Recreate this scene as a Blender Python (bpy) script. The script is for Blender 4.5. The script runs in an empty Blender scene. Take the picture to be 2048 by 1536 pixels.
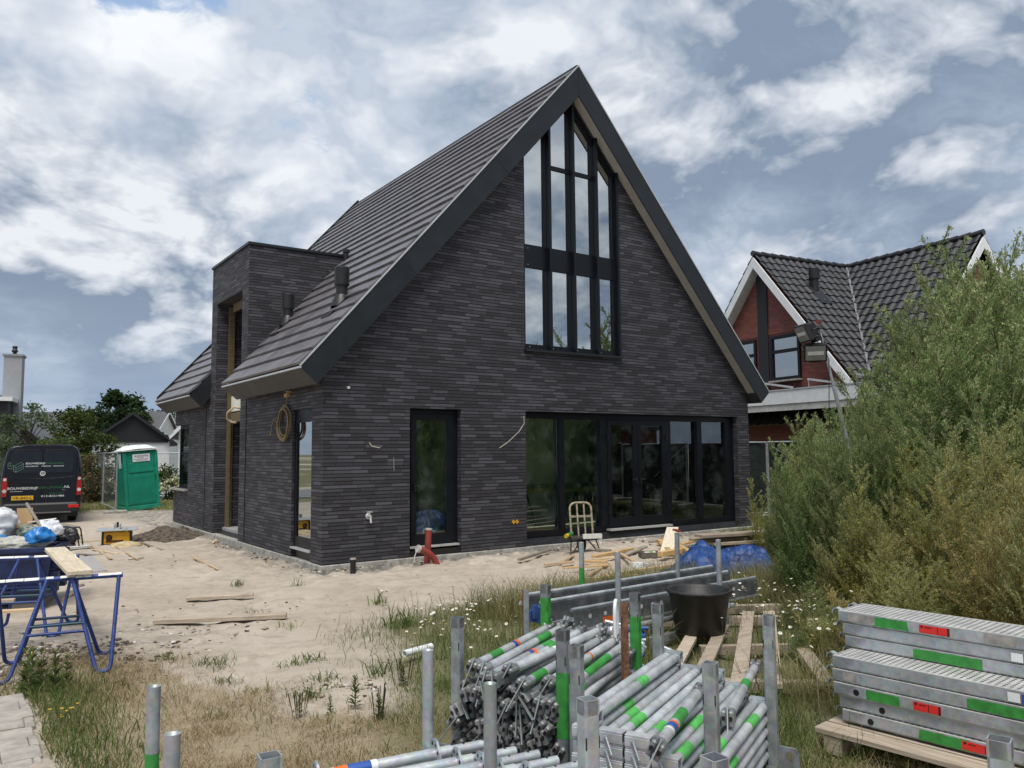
import bpy, bmesh, math, random
import numpy as np
from mathutils import Vector, Matrix
S = bpy.context.scene
COL = S.collection
R = math.radians
PI = math.pi
RNG = random.Random(11)

# ------------------------------------------------------------------ camera
CAM = np.array([-4.6422, -11.7121, 1.7]); FPX = 1594.08; YAW = .6103; PIT = .0843; ROL = -.0085
_cy, _sy = math.cos(YAW), math.sin(YAW)
CF = np.array([_sy*math.cos(PIT), _cy*math.cos(PIT), math.sin(PIT)])
R0 = np.array([_cy, -_sy, 0.]); F0 = np.array([_sy, _cy, 0.])
_u0 = np.cross(R0, CF)
CR = R0*math.cos(ROL)+_u0*math.sin(ROL); CU = _u0*math.cos(ROL)-R0*math.sin(ROL)
cam = bpy.data.cameras.new('camera'); camo = bpy.data.objects.new('camera', cam); COL.objects.link(camo)
cam.sensor_fit = 'HORIZONTAL'; cam.sensor_width = 36; cam.lens = FPX/2048*36
cam.clip_start = .05; cam.clip_end = 3000
camo.matrix_world = Matrix(((CR[0], CU[0], -CF[0], CAM[0]), (CR[1], CU[1], -CF[1], CAM[1]), (CR[2], CU[2], -CF[2], CAM[2]), (0, 0, 0, 1)))
S.camera = camo

def ray(px, py): return CF+CR*((px-1024)/FPX)-CU*((py-768)/FPX)
def at(px, py, d): return Vector(CAM+ray(px, py)*d)
def zpl(px, py, z):
    q = ray(px, py); return Vector(CAM+q*((z-CAM[2])/q[2]))
def LD(lat, dep, z=0.):                                    # metres to the right of and ahead of the photographer
    p = CAM+R0*lat+F0*dep; return Vector((p[0], p[1], z))
def pix(x, y, z):
    dx, dy, dz = x-CAM[0], y-CAM[1], z-CAM[2]
    w = dx*CF[0]+dy*CF[1]+dz*CF[2]; w = np.where(w < .3, .3, w)
    return 1024+FPX*(dx*CR[0]+dy*CR[1]+dz*CR[2])/w, 768-FPX*(dx*CU[0]+dy*CU[1]+dz*CU[2])/w

# ------------------------------------------------------------------ node helpers
def nd(nt, t, ins=None, **props):
    n = nt.nodes.new(t)
    for k, v in props.items(): setattr(n, k, v)
    for k, v in (ins or {}).items():
        s = n.inputs[k]
        if isinstance(v, bpy.types.NodeSocket): nt.links.new(v, s)
        elif isinstance(v, (tuple, list)) and len(v) == 3 and s.type == 'RGBA': s.default_value = (*v, 1)
        else: s.default_value = v
    return n
def mth(nt, op, a, b=0., c=0., clamp=False):
    n = nt.nodes.new('ShaderNodeMath'); n.operation = op; n.use_clamp = clamp
    for i, v in enumerate((a, b, c)):
        if isinstance(v, bpy.types.NodeSocket): nt.links.new(v, n.inputs[i])
        else: n.inputs[i].default_value = v
    return n.outputs[0]
def mixc(nt, f, a, b, bt='MIX'):
    n = nt.nodes.new('ShaderNodeMix'); n.data_type = 'RGBA'; n.blend_type = bt
    for i, v in ((0, f), (6, a), (7, b)):
        s = n.inputs[i]
        if isinstance(v, bpy.types.NodeSocket): nt.links.new(v, s)
        elif i == 0: s.default_value = v
        else: s.default_value = (*v[:3], 1)
    return n.outputs[2]
def mr(nt, v, a, b, c=0., d=1., t='SMOOTHSTEP'):
    n = nt.nodes.new('ShaderNodeMapRange'); n.interpolation_type = t
    nt.links.new(v, n.inputs[0])
    for i, q in zip((1, 2, 3, 4), (a, b, c, d)): n.inputs[i].default_value = q
    return n.outputs[0]
def noise(nt, vec, scale, detail=4., rough=.5, dist=0.):
    n = nd(nt, 'ShaderNodeTexNoise', {'Scale': scale, 'Detail': detail, 'Roughness': rough, 'Distortion': dist})
    if vec is not None: nt.links.new(vec, n.inputs['Vector'])
    return n.outputs[0]

# ------------------------------------------------------------------ world
SUN_EL, SUN_AZ = R(66), R(-140)         # azimuth of the sun measured from +Y towards +X: high, behind the photographer's left shoulder, veiled by cloud
SKY_SEED, SKY_OFF = 26.6, (0., 0.)
world = bpy.data.worlds.new('World'); S.world = world; world.use_nodes = True
def build_world():
    nt = world.node_tree; nt.nodes.clear()
    sky = nd(nt, 'ShaderNodeTexSky', sky_type='NISHITA', sun_disc=False, sun_elevation=SUN_EL, sun_rotation=SUN_AZ, air_density=1.0, dust_density=2.0, ozone_density=1.5)
    tc = nd(nt, 'ShaderNodeTexCoord').outputs['Generated']
    sp = nd(nt, 'ShaderNodeSeparateXYZ', {0: tc}); x, y, z = sp.outputs
    zz = mth(nt, 'ADD', mth(nt, 'MAXIMUM', z, 0.), .42)
    px = mth(nt, 'DIVIDE', x, zz); py = mth(nt, 'DIVIDE', y, zz)
    def field(k, off, det):
        """cumulus density over the flat cloud layer: rounded billows riding on broad cloud masses; k < 1 samples nearer the zenith"""
        P = nd(nt, 'ShaderNodeCombineXYZ', {0: mth(nt, 'MULTIPLY_ADD', px, k, off[0]), 1: mth(nt, 'MULTIPLY_ADD', py, k, off[1]), 2: SKY_SEED}).outputs[0]
        w = nd(nt, 'ShaderNodeTexNoise', {'Vector': P, 'Scale': 3.0, 'Detail': 4, 'Roughness': .55}).outputs['Color']
        Pw = nd(nt, 'ShaderNodeVectorMath', {0: P, 1: nd(nt, 'ShaderNodeVectorMath', {0: w, 'Scale': .22}, operation='SCALE').outputs[0]}, operation='ADD').outputs[0]
        big = noise(nt, P, 1.25, 3, .5, .1)
        v = nd(nt, 'ShaderNodeTexVoronoi', {'Vector': Pw, 'Scale': 3.4, 'Detail': det, 'Roughness': .52, 'Lacunarity': 2.3, 'Smoothness': .6}, feature='SMOOTH_F1', normalize=True, voronoi_dimensions='2D').outputs[0]
        f = noise(nt, Pw, 4.5, 9 if det > 3 else 4, .63)
        return mth(nt, 'ADD', mth(nt, 'MULTIPLY', big, .87), mth(nt, 'ADD', mth(nt, 'MULTIPLY', v, -.42), mth(nt, 'MULTIPLY', f, .44)))
    d0 = field(1., (0, 0), 4.); d1 = field(.92, SKY_OFF, 2.)
    cover = mr(nt, d0, .325, .385); thick = mr(nt, d0, .40, .60)
    lit = mth(nt, 'MULTIPLY_ADD', mth(nt, 'SUBTRACT', d0, d1), 7.5, .21, True)
    rim = mth(nt, 'SUBTRACT', 1., mr(nt, d0, .35, .50))
    l2 = mth(nt, 'ADD', mth(nt, 'MULTIPLY', lit, .85), mth(nt, 'MULTIPLY', rim, .34), clamp=True)
    grey = mixc(nt, thick, (2.9, 3.5, 4.4), (1.75, 2.25, 3.05))
    white = (6.7, 6.9, 7.2)
    ccol = mixc(nt, l2, grey, white)
    base = mixc(nt, .6, sky.outputs[0], (3.2, 4.5, 6.6))
    c = mixc(nt, cover, base, ccol)
    st = nd(nt, 'ShaderNodeCombineXYZ', {0: mth(nt, 'MULTIPLY', x, 1.), 1: y, 2: mth(nt, 'MULTIPLY', z, 4.)}).outputs[0]
    hz = mixc(nt, mr(nt, noise(nt, st, 2.4, 6, .55), .38, .68), (2.3, 3.0, 4.0), (3.9, 4.5, 5.3))
    c = mixc(nt, mr(nt, z, .02, .20, .85, 0.), c, hz)
    bg = nd(nt, 'ShaderNodeBackground', {'Color': c, 'Strength': .1})
    nt.links.new(bg.outputs[0], nd(nt, 'ShaderNodeOutputWorld').inputs[0])
build_world()
try: world.cycles.sampling_method = 'MANUAL'; world.cycles.sample_map_resolution = 256
except Exception: pass
sun = bpy.data.lights.new('sun', 'SUN'); sun.energy = 2.4; sun.angle = R(30); sun.color = (1, .95, .87)
suno = bpy.data.objects.new('sun', sun); COL.objects.link(suno)
_sd = Vector((math.sin(SUN_AZ)*math.cos(SUN_EL), math.cos(SUN_AZ)*math.cos(SUN_EL), math.sin(SUN_EL)))
suno.rotation_euler = _sd.to_track_quat('Z', 'Y').to_euler()
S.view_settings.view_transform = 'Standard'; S.view_settings.look = 'None'; S.view_settings.exposure = 0.50; S.view_settings.gamma = 1
S.cycles.max_bounces = 8; S.cycles.transparent_max_bounces = 16; S.cycles.use_denoising = True
try: S.cycles.denoiser = 'OPENIMAGEDENOISE'
except Exception: pass

# ------------------------------------------------------------------ materials
def newmat(name):
    m = bpy.data.materials.new(name); m.use_nodes = True; nt = m.node_tree; nt.nodes.clear()
    out = nd(nt, 'ShaderNodeOutputMaterial'); b = nd(nt, 'ShaderNodeBsdfPrincipled')
    nt.links.new(b.outputs[0], out.inputs[0]); return m, nt, b, out
_mats = {}
def mat(name, col, rough=.6, metal=0., var=.15, scale=6., bump=0., bscale=40., spec=.5, col2=None, detail=5., coat=0.):
    if name in _mats: return _mats[name]
    m, nt, b, out = newmat(name)
    tc = nd(nt, 'ShaderNodeTexCoord').outputs['Object']
    n = noise(nt, tc, scale, detail, .6)
    f = mr(nt, n, .3, .7)
    a = tuple(c*(1-var) for c in col); c2 = col2 or tuple(min(1, c*(1+var)) for c in col)
    nt.links.new(mixc(nt, f, a, c2), b.inputs['Base Color'])
    nt.links.new(mr(nt, n, .25, .75, max(.02, rough-.08), min(1, rough+.1), 'LINEAR'), b.inputs['Roughness'])
    b.inputs['Metallic'].default_value = metal; b.inputs['Specular IOR Level'].default_value = spec
    b.inputs['Coat Weight'].default_value = coat
    if bump:
        bp = nd(nt, 'ShaderNodeBump', {'Strength': bump, 'Distance': .02, 'Height': noise(nt, tc, bscale, 4, .6)})
        nt.links.new(bp.outputs[0], b.inputs['Normal'])
    _mats[name] = m; return m

def brick(name, lo, hi, joint, course=.057, length=.29, jw=.010, jv=.006, light=.25, bump=.6, wild=True, stain=None):
    m, nt, b, out = newmat(name)
    uv = nd(nt, 'ShaderNodeUVMap').outputs[0]; sp = nd(nt, 'ShaderNodeSeparateXYZ', {0: uv}); u, v = sp.outputs[0], sp.outputs[1]
    row = mth(nt, 'FLOOR', mth(nt, 'DIVIDE', v, course))
    fv = mth(nt, 'MULTIPLY', mth(nt, 'SUBTRACT', mth(nt, 'DIVIDE', v, course), row), course)
    wn = nd(nt, 'ShaderNodeTexWhiteNoise', {'W': row}, noise_dimensions='1D').outputs[0]
    off = wn if wild else mth(nt, 'MULTIPLY', mth(nt, 'MODULO', row, 2.), .5)
    uu = mth(nt, 'ADD', mth(nt, 'DIVIDE', u, length), off)
    cell = mth(nt, 'FLOOR', uu)
    fu = mth(nt, 'MULTIPLY', mth(nt, 'SUBTRACT', uu, cell), length)
    rnd = nd(nt, 'ShaderNodeTexWhiteNoise', {'Vector': nd(nt, 'ShaderNodeCombineXYZ', {0: cell, 1: row, 2: 1.5}).outputs[0]}, noise_dimensions='3D').outputs[0]
    rnd2 = nd(nt, 'ShaderNodeTexWhiteNoise', {'Vector': nd(nt, 'ShaderNodeCombineXYZ', {0: cell, 1: row, 2: 7.5}).outputs[0]}, noise_dimensions='3D').outputs[0]
    patch = noise(nt, uv, .55, 3, .5)
    rr = mth(nt, 'ADD', mth(nt, 'MULTIPLY', rnd, .75), mth(nt, 'MULTIPLY', patch, .5))
    c = mixc(nt, mr(nt, rr, .3, .75, 0., .42), lo, hi)
    c = mixc(nt, mr(nt, rr, 1-light*1.05, 1.05), c, hi)
    warm = tuple(x*y for x, y in zip(lo, (1.55, 1.2, 1.0)))
    c = mixc(nt, mth(nt, 'MULTIPLY', mr(nt, rnd2, .6, 1.), .5), c, warm)
    c = mixc(nt, mr(nt, noise(nt, uv, 60, 4, .7), .35, .75, 0., .35), c, tuple(x*1.5 for x in hi))
    if stain:                                                  # lime and sand splashes low on the wall
        st = mth(nt, 'MULTIPLY', mr(nt, v, .05, .75, 1., 0.), mr(nt, noise(nt, uv, 3.2, 8, .72), .55, .7))
        c = mixc(nt, mth(nt, 'MULTIPLY', st, .75), c, stain)
        c = mixc(nt, mth(nt, 'MULTIPLY', mr(nt, noise(nt, uv, 1.1, 9, .75), .60, .74), .22), c, stain)
    jh = mth(nt, 'LESS_THAN', fv, jw); jx = mth(nt, 'MULTIPLY', mth(nt, 'LESS_THAN', fu, jv), .8)
    j = mth(nt, 'MAXIMUM', jh, jx)
    nt.links.new(mixc(nt, j, c, joint), b.inputs['Base Color'])
    b.inputs['Roughness'].default_value = .72; b.inputs['Specular IOR Level'].default_value = .4
    h = mth(nt, 'ADD', mth(nt, 'MULTIPLY', mth(nt, 'SUBTRACT', 1., j), 1.), mth(nt, 'MULTIPLY', noise(nt, uv, 70, 3, .6), .18))
    h = mth(nt, 'ADD', h, mth(nt, 'MULTIPLY', rnd2, .25))
    bp = nd(nt, 'ShaderNodeBump', {'Strength': bump, 'Distance': .008, 'Height': h}); nt.links.new(bp.outputs[0], b.inputs['Normal'])
    return m

def glass(name, tint=(.55, .68, .62), refl=.16, dust_lift=.02):
    m, nt, b, out = newmat(name); nt.nodes.remove(b)
    tc = nd(nt, 'ShaderNodeTexCoord').outputs['Object']
    fr = nd(nt, 'ShaderNodeFresnel', {'IOR': 1.5}).outputs[0]
    f = mth(nt, 'ADD', mth(nt, 'MULTIPLY', fr, 1.1), refl, clamp=True)
    bp = nd(nt, 'ShaderNodeBump', {'Strength': .02, 'Distance': .02, 'Height': noise(nt, tc, 1.1, 2, .5)})
    gl = nd(nt, 'ShaderNodeBsdfGlossy', {'Roughness': .0, 'Color': (.9, .95, .97), 'Normal': bp.outputs[0]})
    tr = nd(nt, 'ShaderNodeBsdfTransparent', {'Color': tint})
    mx = nd(nt, 'ShaderNodeMixShader', {0: f, 1: tr.outputs[0], 2: gl.outputs[0]})
    df = nd(nt, 'ShaderNodeBsdfDiffuse', {'Color': (.42, .47, .43)})
    dust_veil = mth(nt, 'MULTIPLY', mr(nt, noise(nt, tc, 2.5, 6, .65), .45, .8), dust_lift)  # dust patches; their pale tone also brightens the dark panes in place of light
    m2 = nd(nt, 'ShaderNodeMixShader', {0: dust_veil, 1: mx.outputs[0], 2: df.outputs[0]})
    nt.links.new(m2.outputs[0], out.inputs[0]); _mats[name] = m; return m

def leafmat(name, cols, trans=.35, rough=.6):
    m, nt, b, out = newmat(name)
    geo = nd(nt, 'ShaderNodeNewGeometry'); oi = nd(nt, 'ShaderNodeObjectInfo')
    tc = nd(nt, 'ShaderNodeTexCoord').outputs['Object']
    rnd = geo.outputs['Random Per Island']
    cr = nd(nt, 'ShaderNodeValToRGB', {0: mth(nt, 'ADD', mth(nt, 'MULTIPLY', rnd, .6), mth(nt, 'MULTIPLY', noise(nt, tc, 2.2, 3), .5))})
    el = cr.color_ramp.elements
    for i, c in enumerate(cols):
        p = .2+.65*i/max(1, len(cols)-1)
        e = el[i] if i < 2 else el.new(p)
        e.position = p; e.color = (*c, 1)
    hs = nd(nt, 'ShaderNodeHueSaturation', {'Color': cr.outputs[0], 'Hue': mth(nt, 'MULTIPLY_ADD', oi.outputs['Random'], .03, .485), 'Value': mth(nt, 'MULTIPLY_ADD', oi.outputs['Random'], .45, .78)})
    nt.links.new(hs.outputs[0], b.inputs['Base Color']); b.inputs['Roughness'].default_value = rough; b.inputs['Specular IOR Level'].default_value = .25
    tl = nd(nt, 'ShaderNodeBsdfTranslucent', {'Color': hs.outputs[0]})
    mx = nd(nt, 'ShaderNodeMixShader', {0: trans, 1: b.outputs[0], 2: tl.outputs[0]})
    nt.links.new(mx.outputs[0], out.inputs[0]); return m

def woodmat(name, a, b_, rough=.7, scale=1., grey=0.):
    if name in _mats: return _mats[name]
    m, nt, b, out = newmat(name)
    tc = nd(nt, 'ShaderNodeTexCoord').outputs['Object']
    mp = nd(nt, 'ShaderNodeMapping', {'Vector': tc, 'Scale': (2.2*scale, 26*scale, 26*scale)}).outputs[0]
    oi = nd(nt, 'ShaderNodeObjectInfo').outputs['Random']
    n = noise(nt, mp, 1.6, 6, .6, .6); n2 = noise(nt, tc, 5, 5, .6)
    c = mixc(nt, mr(nt, n, .3, .72), a, b_)
    c = mixc(nt, mr(nt, n2, .55, .8, 0., .45), c, tuple(x*.55 for x in a))
    hs = nd(nt, 'ShaderNodeHueSaturation', {'Color': c, 'Value': mth(nt, 'MULTIPLY_ADD', oi, .4, .8)})
    nt.links.new(hs.outputs[0], b.inputs['Base Color']); b.inputs['Roughness'].default_value = rough; b.inputs['Specular IOR Level'].default_value = .3
    bp = nd(nt, 'ShaderNodeBump', {'Strength': .25, 'Distance': .01, 'Height': n}); nt.links.new(bp.outputs[0], b.inputs['Normal'])
    _mats[name] = m; return m

def galvmat(name, a=(.33, .36, .38), b_=(.52, .55, .57), rough=.42, metal=.55, spot=None):
    m, nt, b, out = newmat(name)
    tc = nd(nt, 'ShaderNodeTexCoord').outputs['Object']; oi = nd(nt, 'ShaderNodeObjectInfo').outputs['Random']
    v = nd(nt, 'ShaderNodeTexVoronoi', {'Vector': tc, 'Scale': 55.}).outputs['Color']
    n = noise(nt, tc, 9, 6, .65)
    c = mixc(nt, mr(nt, n, .32, .68), a, b_)
    c = mixc(nt, .10, c, v, 'OVERLAY')
    c = mixc(nt, mr(nt, noise(nt, tc, 3.3, 7, .7), .6, .72, 0., .35), c, spot or tuple(x*.5 for x in a))
    c = mixc(nt, mr(nt, noise(nt, tc, 42, 3, .6), .68, .76, 0., .6), c, (.62, .62, .6))
    hs = nd(nt, 'ShaderNodeHueSaturation', {'Color': c, 'Value': mth(nt, 'MULTIPLY_ADD', oi, .35, .8)})
    nt.links.new(hs.outputs[0], b.inputs['Base Color'])
    b.inputs['Metallic'].default_value = metal
    nt.links.new(mr(nt, n, .3, .7, rough-.08, rough+.18, 'LINEAR'), b.inputs['Roughness'])
    bp = nd(nt, 'ShaderNodeBump', {'Strength': .12, 'Distance': .005, 'Height': noise(nt, tc, 60, 4)}); nt.links.new(bp.outputs[0], b.inputs['Normal'])
    _mats[name] = m; return m

# ------------------------------------------------------------------ mesh builder
class MB:
    def __init__(s, T=None): s.v = []; s.f = []; s.m = []; s.s = []; s.T = T
    def add(s, vs, fs, mi=0, smooth=False):
        o = len(s.v)
        if s.T is not None: vs = [s.T @ Vector(p) for p in vs]
        s.v += [tuple(p) for p in vs]
        for k, f in enumerate(fs):
            s.f.append(tuple(i+o for i in f)); s.m.append(mi); s.s.append(smooth)
        return s
    def box(s, c, d, rot=None, mi=0):
        c = Vector(c); hx, hy, hz = d[0]/2, d[1]/2, d[2]/2
        vs = [Vector((x, y, z)) for x in (-hx, hx) for y in (-hy, hy) for z in (-hz, hz)]
        if rot is not None: vs = [rot @ v for v in vs]
        return s.add([c+v for v in vs], [(0, 1, 3, 2), (4, 6, 7, 5), (0, 4, 5, 1), (2, 3, 7, 6), (0, 2, 6, 4), (1, 5, 7, 3)], mi)
    def bb(s, x0, x1, y0, y1, z0, z1, mi=0): return s.box(((x0+x1)/2, (y0+y1)/2, (z0+z1)/2), (x1-x0, y1-y0, z1-z0), None, mi)
    def cbox(s, c, d, ch, rot=None, mi=0):                   # box with chamfered vertical and top edges
        hx, hy, hz = d[0]/2, d[1]/2, d[2]/2
        def ring(a, b, z): return [(-a+ch, -b, z), (a-ch, -b, z), (a, -b+ch, z), (a, b-ch, z), (a-ch, b, z), (-a+ch, b, z), (-a, b-ch, z), (-a, -b+ch, z)]
        vs = ring(hx, hy, -hz)+ring(hx, hy, hz-ch)+[(x*(1-ch/hx), y*(1-ch/hy), hz) for x, y, z in ring(hx, hy, 0)]
        fs = [tuple(range(7, -1, -1)), tuple(range(16, 24))]
        for k in (0, 8):
            for i in range(8): j = (i+1) % 8; fs.append((k+i, k+j, k+8+j, k+8+i))
        c = Vector(c); vs = [Vector(v) for v in vs]
        if rot is not None: vs = [rot @ v for v in vs]
        return s.add([c+v for v in vs], fs, mi)
    def beam(s, p, q, w, h, mi=0, up=(0, 0, 1)):
        p, q = Vector(p), Vector(q); d = q-p; L = d.length; x = d/L
        y = Vector(up).cross(x)
        if y.length < 1e-4: y = Vector((0, 1, 0)).cross(x)
        y.normalize(); z = x.cross(y)
        rot = Matrix((x, y, z)).transposed()
        return s.box((p+q)/2, (L, w, h), rot, mi)
    def tube(s, p, q, r, n=12, mi=0, caps=True, r2=None, hollow=0.):
        p, q = Vector(p), Vector(q); d = (q-p).normalized()
        a = d.orthogonal().normalized(); b = d.cross(a); r2 = r if r2 is None else r2
        vs = []
        for c, rr in ((p, r), (q, r2)):
            for i in range(n):
                t = 2*PI*i/n; vs.append(c+a*math.cos(t)*rr+b*math.sin(t)*rr)
        s.add(vs, [(i, (i+1) % n, n+(i+1) % n, n+i) for i in range(n)], mi, True)
        if hollow:
            for c, sg in ((p, 1), (q, -1)):
                vs = []
                for rr, off in ((r, 0), (hollow, 0), (hollow, .12)):
                    for i in range(n):
                        t = 2*PI*i/n; vs.append(c+d*off*sg+a*math.cos(t)*rr+b*math.sin(t)*rr)
                fs = [(i, (i+1) % n, n+(i+1) % n, n+i) for i in range(n)]
                if sg > 0: fs = [f[::-1] for f in fs]
                s.add(vs[:2*n], fs, mi)
                s.add(vs[n:], fs, mi, True); s.add(vs[2*n:], [tuple(range(n))], mi)
        elif caps: s.add(vs, [tuple(range(n-1, -1, -1)), tuple(range(n, 2*n))], mi)
        return s
    def path(s, pts, r, n=8, mi=0, closed=False, caps=True):
        pts = [Vector(p) for p in pts]; N = len(pts)
        rs = r if isinstance(r, (list, tuple)) else [r]*N
        vs = []; a = None
        for i, p in enumerate(pts):
            if closed: t = pts[(i+1) % N]-pts[i-1]
            else: t = pts[min(i+1, N-1)]-pts[max(i-1, 0)]
            t.normalize()
            if a is None: a = t.orthogonal().normalized()
            else:
                a = a-t*a.dot(t); a = a.normalized() if a.length > 1e-6 else t.orthogonal().normalized()
            b = t.cross(a)
            for k in range(n): q = 2*PI*k/n; vs.append(p+(a*math.cos(q)+b*math.sin(q))*rs[i])
        fs = []
        for i in range(N if closed else N-1):
            for k in range(n): j = ((i+1) % N)*n; fs.append((i*n+k, i*n+(k+1) % n, j+(k+1) % n, j+k))
        s.add(vs, fs, mi, True)
        if caps and not closed: s.add(vs, [tuple(range(n-1, -1, -1)), tuple(range((N-1)*n, N*n))], mi)
        return s
    def lathe(s, prof, n=20, c=(0, 0, 0), mi=0, smooth=True, rot=None):
        c = Vector(c); vs = []
        for r, z in prof:
            for i in range(n):
                t = 2*PI*i/n; p = Vector((r*math.cos(t), r*math.sin(t), z)); vs.append(c+(rot @ p if rot is not None else p))
        fs = [(k*n+i, k*n+(i+1) % n, (k+1)*n+(i+1) % n, (k+1)*n+i) for k in range(len(prof)-1) for i in range(n)]
        return s.add(vs, fs, mi, smooth)
    def extr(s, poly, vec, mi=0, caps=True, mis=None):
        poly = [Vector(p) for p in poly]; vec = Vector(vec); n = len(poly)
        nrm = Vector((0, 0, 0))
        for i in range(n): nrm += poly[i].cross(poly[(i+1) % n])
        if nrm.dot(vec) > 0: poly = poly[::-1]
        vs = poly+[p+vec for p in poly]
        fs = [(i, n+i, n+(i+1) % n, (i+1) % n) for i in range(n)]
        s.add(vs, [f[::-1] for f in fs] if False else [(f[0], f[3], f[2], f[1])[::-1] for f in fs], mi)
        if caps: s.add(vs, [tuple(range(n)), tuple(range(2*n-1, n-1, -1))], mi)
        return s
    def quad(s, a, b, c, d, mi=0): return s.add([a, b, c, d], [(0, 1, 2, 3)], mi)
    def grid(s, fn, nu, nv, mi=0, smooth=True):
        vs = [fn(i/nu, j/nv) for j in range(nv+1) for i in range(nu+1)]
        fs = [(j*(nu+1)+i, j*(nu+1)+i+1, (j+1)*(nu+1)+i+1, (j+1)*(nu+1)+i) for j in range(nv) for i in range(nu)]
        return s.add(vs, fs, mi, smooth)
    def build(s, name, mats, parent=None, bevel=0., uv=True, weld=False):
        me = bpy.data.meshes.new(name); me.from_pydata(s.v, [], s.f)
        if not isinstance(mats, (list, tuple)): mats = [mats]
        for m in mats: me.materials.append(m)
        me.polygons.foreach_set('material_index', s.m); me.polygons.foreach_set('use_smooth', s.s)
        bm = bmesh.new(); bm.from_mesh(me)
        if weld: bmesh.ops.remove_doubles(bm, verts=bm.verts, dist=1e-4)
        bmesh.ops.recalc_face_normals(bm, faces=bm.faces)
        bm.to_mesh(me); bm.free()
        if uv: boxuv(me)
        me.update()
        o = bpy.data.objects.new(name, me); COL.objects.link(o)
        if parent is not None: o.parent = parent
        if bevel:
            md = o.modifiers.new('bevel', 'BEVEL'); md.width = bevel; md.segments = 2; md.limit_method = 'ANGLE'; md.angle_limit = R(40)
        return o
def boxuv(me):
    n = len(me.loops)
    co = np.empty(len(me.vertices)*3, 'f'); me.vertices.foreach_get('co', co); co = co.reshape(-1, 3)
    li = np.empty(n, 'i'); me.loops.foreach_get('vertex_index', li)
    nr = np.empty(len(me.polygons)*3, 'f'); me.polygons.foreach_get('normal', nr); nr = nr.reshape(-1, 3)
    lt = np.empty(len(me.polygons), 'i'); me.polygons.foreach_get('loop_total', lt)
    N = np.repeat(nr, lt, axis=0); Pn = co[li]
    U = np.stack([-N[:, 1], N[:, 0], np.zeros(n)], 1); ln = np.linalg.norm(U, axis=1)
    flat = ln < .1
    U[flat] = (1, 0, 0); ln[flat] = 1; U /= ln[:, None]
    V = np.cross(N, U); V[flat] = (0, 1, 0)
    uv = np.stack([(Pn*U).sum(1), (Pn*V).sum(1)], 1).astype('f')
    l = me.uv_layers.new(name='UVMap'); l.data.foreach_set('uv', uv.ravel())

def tag(o, label=None, cat=None, group=None, kind=None):
    if label: o['label'] = label
    if cat: o['category'] = cat
    if group: o['group'] = group
    if kind: o['kind'] = kind
    return o
def thing(name, label, cat, loc=(0, 0, 0), rz=0., group=None, rot=None):
    o = bpy.data.objects.new(name, None); COL.objects.link(o); o.empty_display_size = .2
    o.location = loc; o.rotation_euler = rot if rot is not None else (0, 0, rz)
    return tag(o, label, cat, group)
CHILD = {}
def kids(o): return [c for c in bpy.data.objects if c.parent == o]
def dup(o, loc, rz=0., label=None, group=None, scale=None, rot=None, ch=None):
    r = o.copy(); COL.objects.link(r); r.location = loc; r.rotation_euler = rot if rot is not None else (0, 0, rz)
    if scale: r.scale = scale if isinstance(scale, (tuple, list)) else (scale,)*3
    tag(r, label, None, group)
    for c in (ch if ch is not None else kids(o)):
        d = c.copy(); COL.objects.link(d); d.parent = r
    return r
def text(body, size, m, parent, loc, rot, name='lettering', width=None, ext=.002, shear=0., align='LEFT'):
    cu = bpy.data.curves.new(name, 'FONT'); cu.body = body; cu.size = size; cu.extrude = ext; cu.shear = shear; cu.align_x = align
    t = bpy.data.objects.new('tmp', cu); COL.objects.link(t)
    bpy.context.view_layer.update()
    me = bpy.data.meshes.new_from_object(t.evaluated_get(bpy.context.evaluated_depsgraph_get()))
    bpy.data.objects.remove(t); bpy.data.curves.remove(cu)
    me.materials.clear(); me.materials.append(m)
    o = bpy.data.objects.new(name, me); COL.objects.link(o); o.parent = parent; o.location = loc; o.rotation_euler = rot
    if width:
        xs = [v.co.x for v in me.vertices]; o.scale = (width/(max(xs)-min(xs)), 1, 1)
    return o
def fmesh(name, verts, faces, mats, mi=None, parent=None, smooth=False):         # fast mesh from numpy arrays, all faces same size
    verts = np.asarray(verts, 'f'); faces = np.asarray(faces, 'i'); k = faces.shape[1]
    me = bpy.data.meshes.new(name); me.vertices.add(len(verts)); me.vertices.foreach_set('co', verts.ravel())
    me.loops.add(faces.size); me.loops.foreach_set('vertex_index', faces.ravel())
    me.polygons.add(len(faces)); me.polygons.foreach_set('loop_start', np.arange(0, faces.size, k, dtype='i'))
    try: me.polygons.foreach_set('loop_total', np.full(len(faces), k, 'i'))
    except Exception: pass
    for m in (mats if isinstance(mats, (list, tuple)) else [mats]): me.materials.append(m)
    if mi is not None: me.polygons.foreach_set('material_index', np.asarray(mi, 'i'))
    if smooth: me.polygons.foreach_set('use_smooth', np.ones(len(faces), bool))
    me.update(calc_edges=True); me.validate()
    o = bpy.data.objects.new(name, me); COL.objects.link(o)
    if parent is not None: o.parent = parent
    return o

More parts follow.
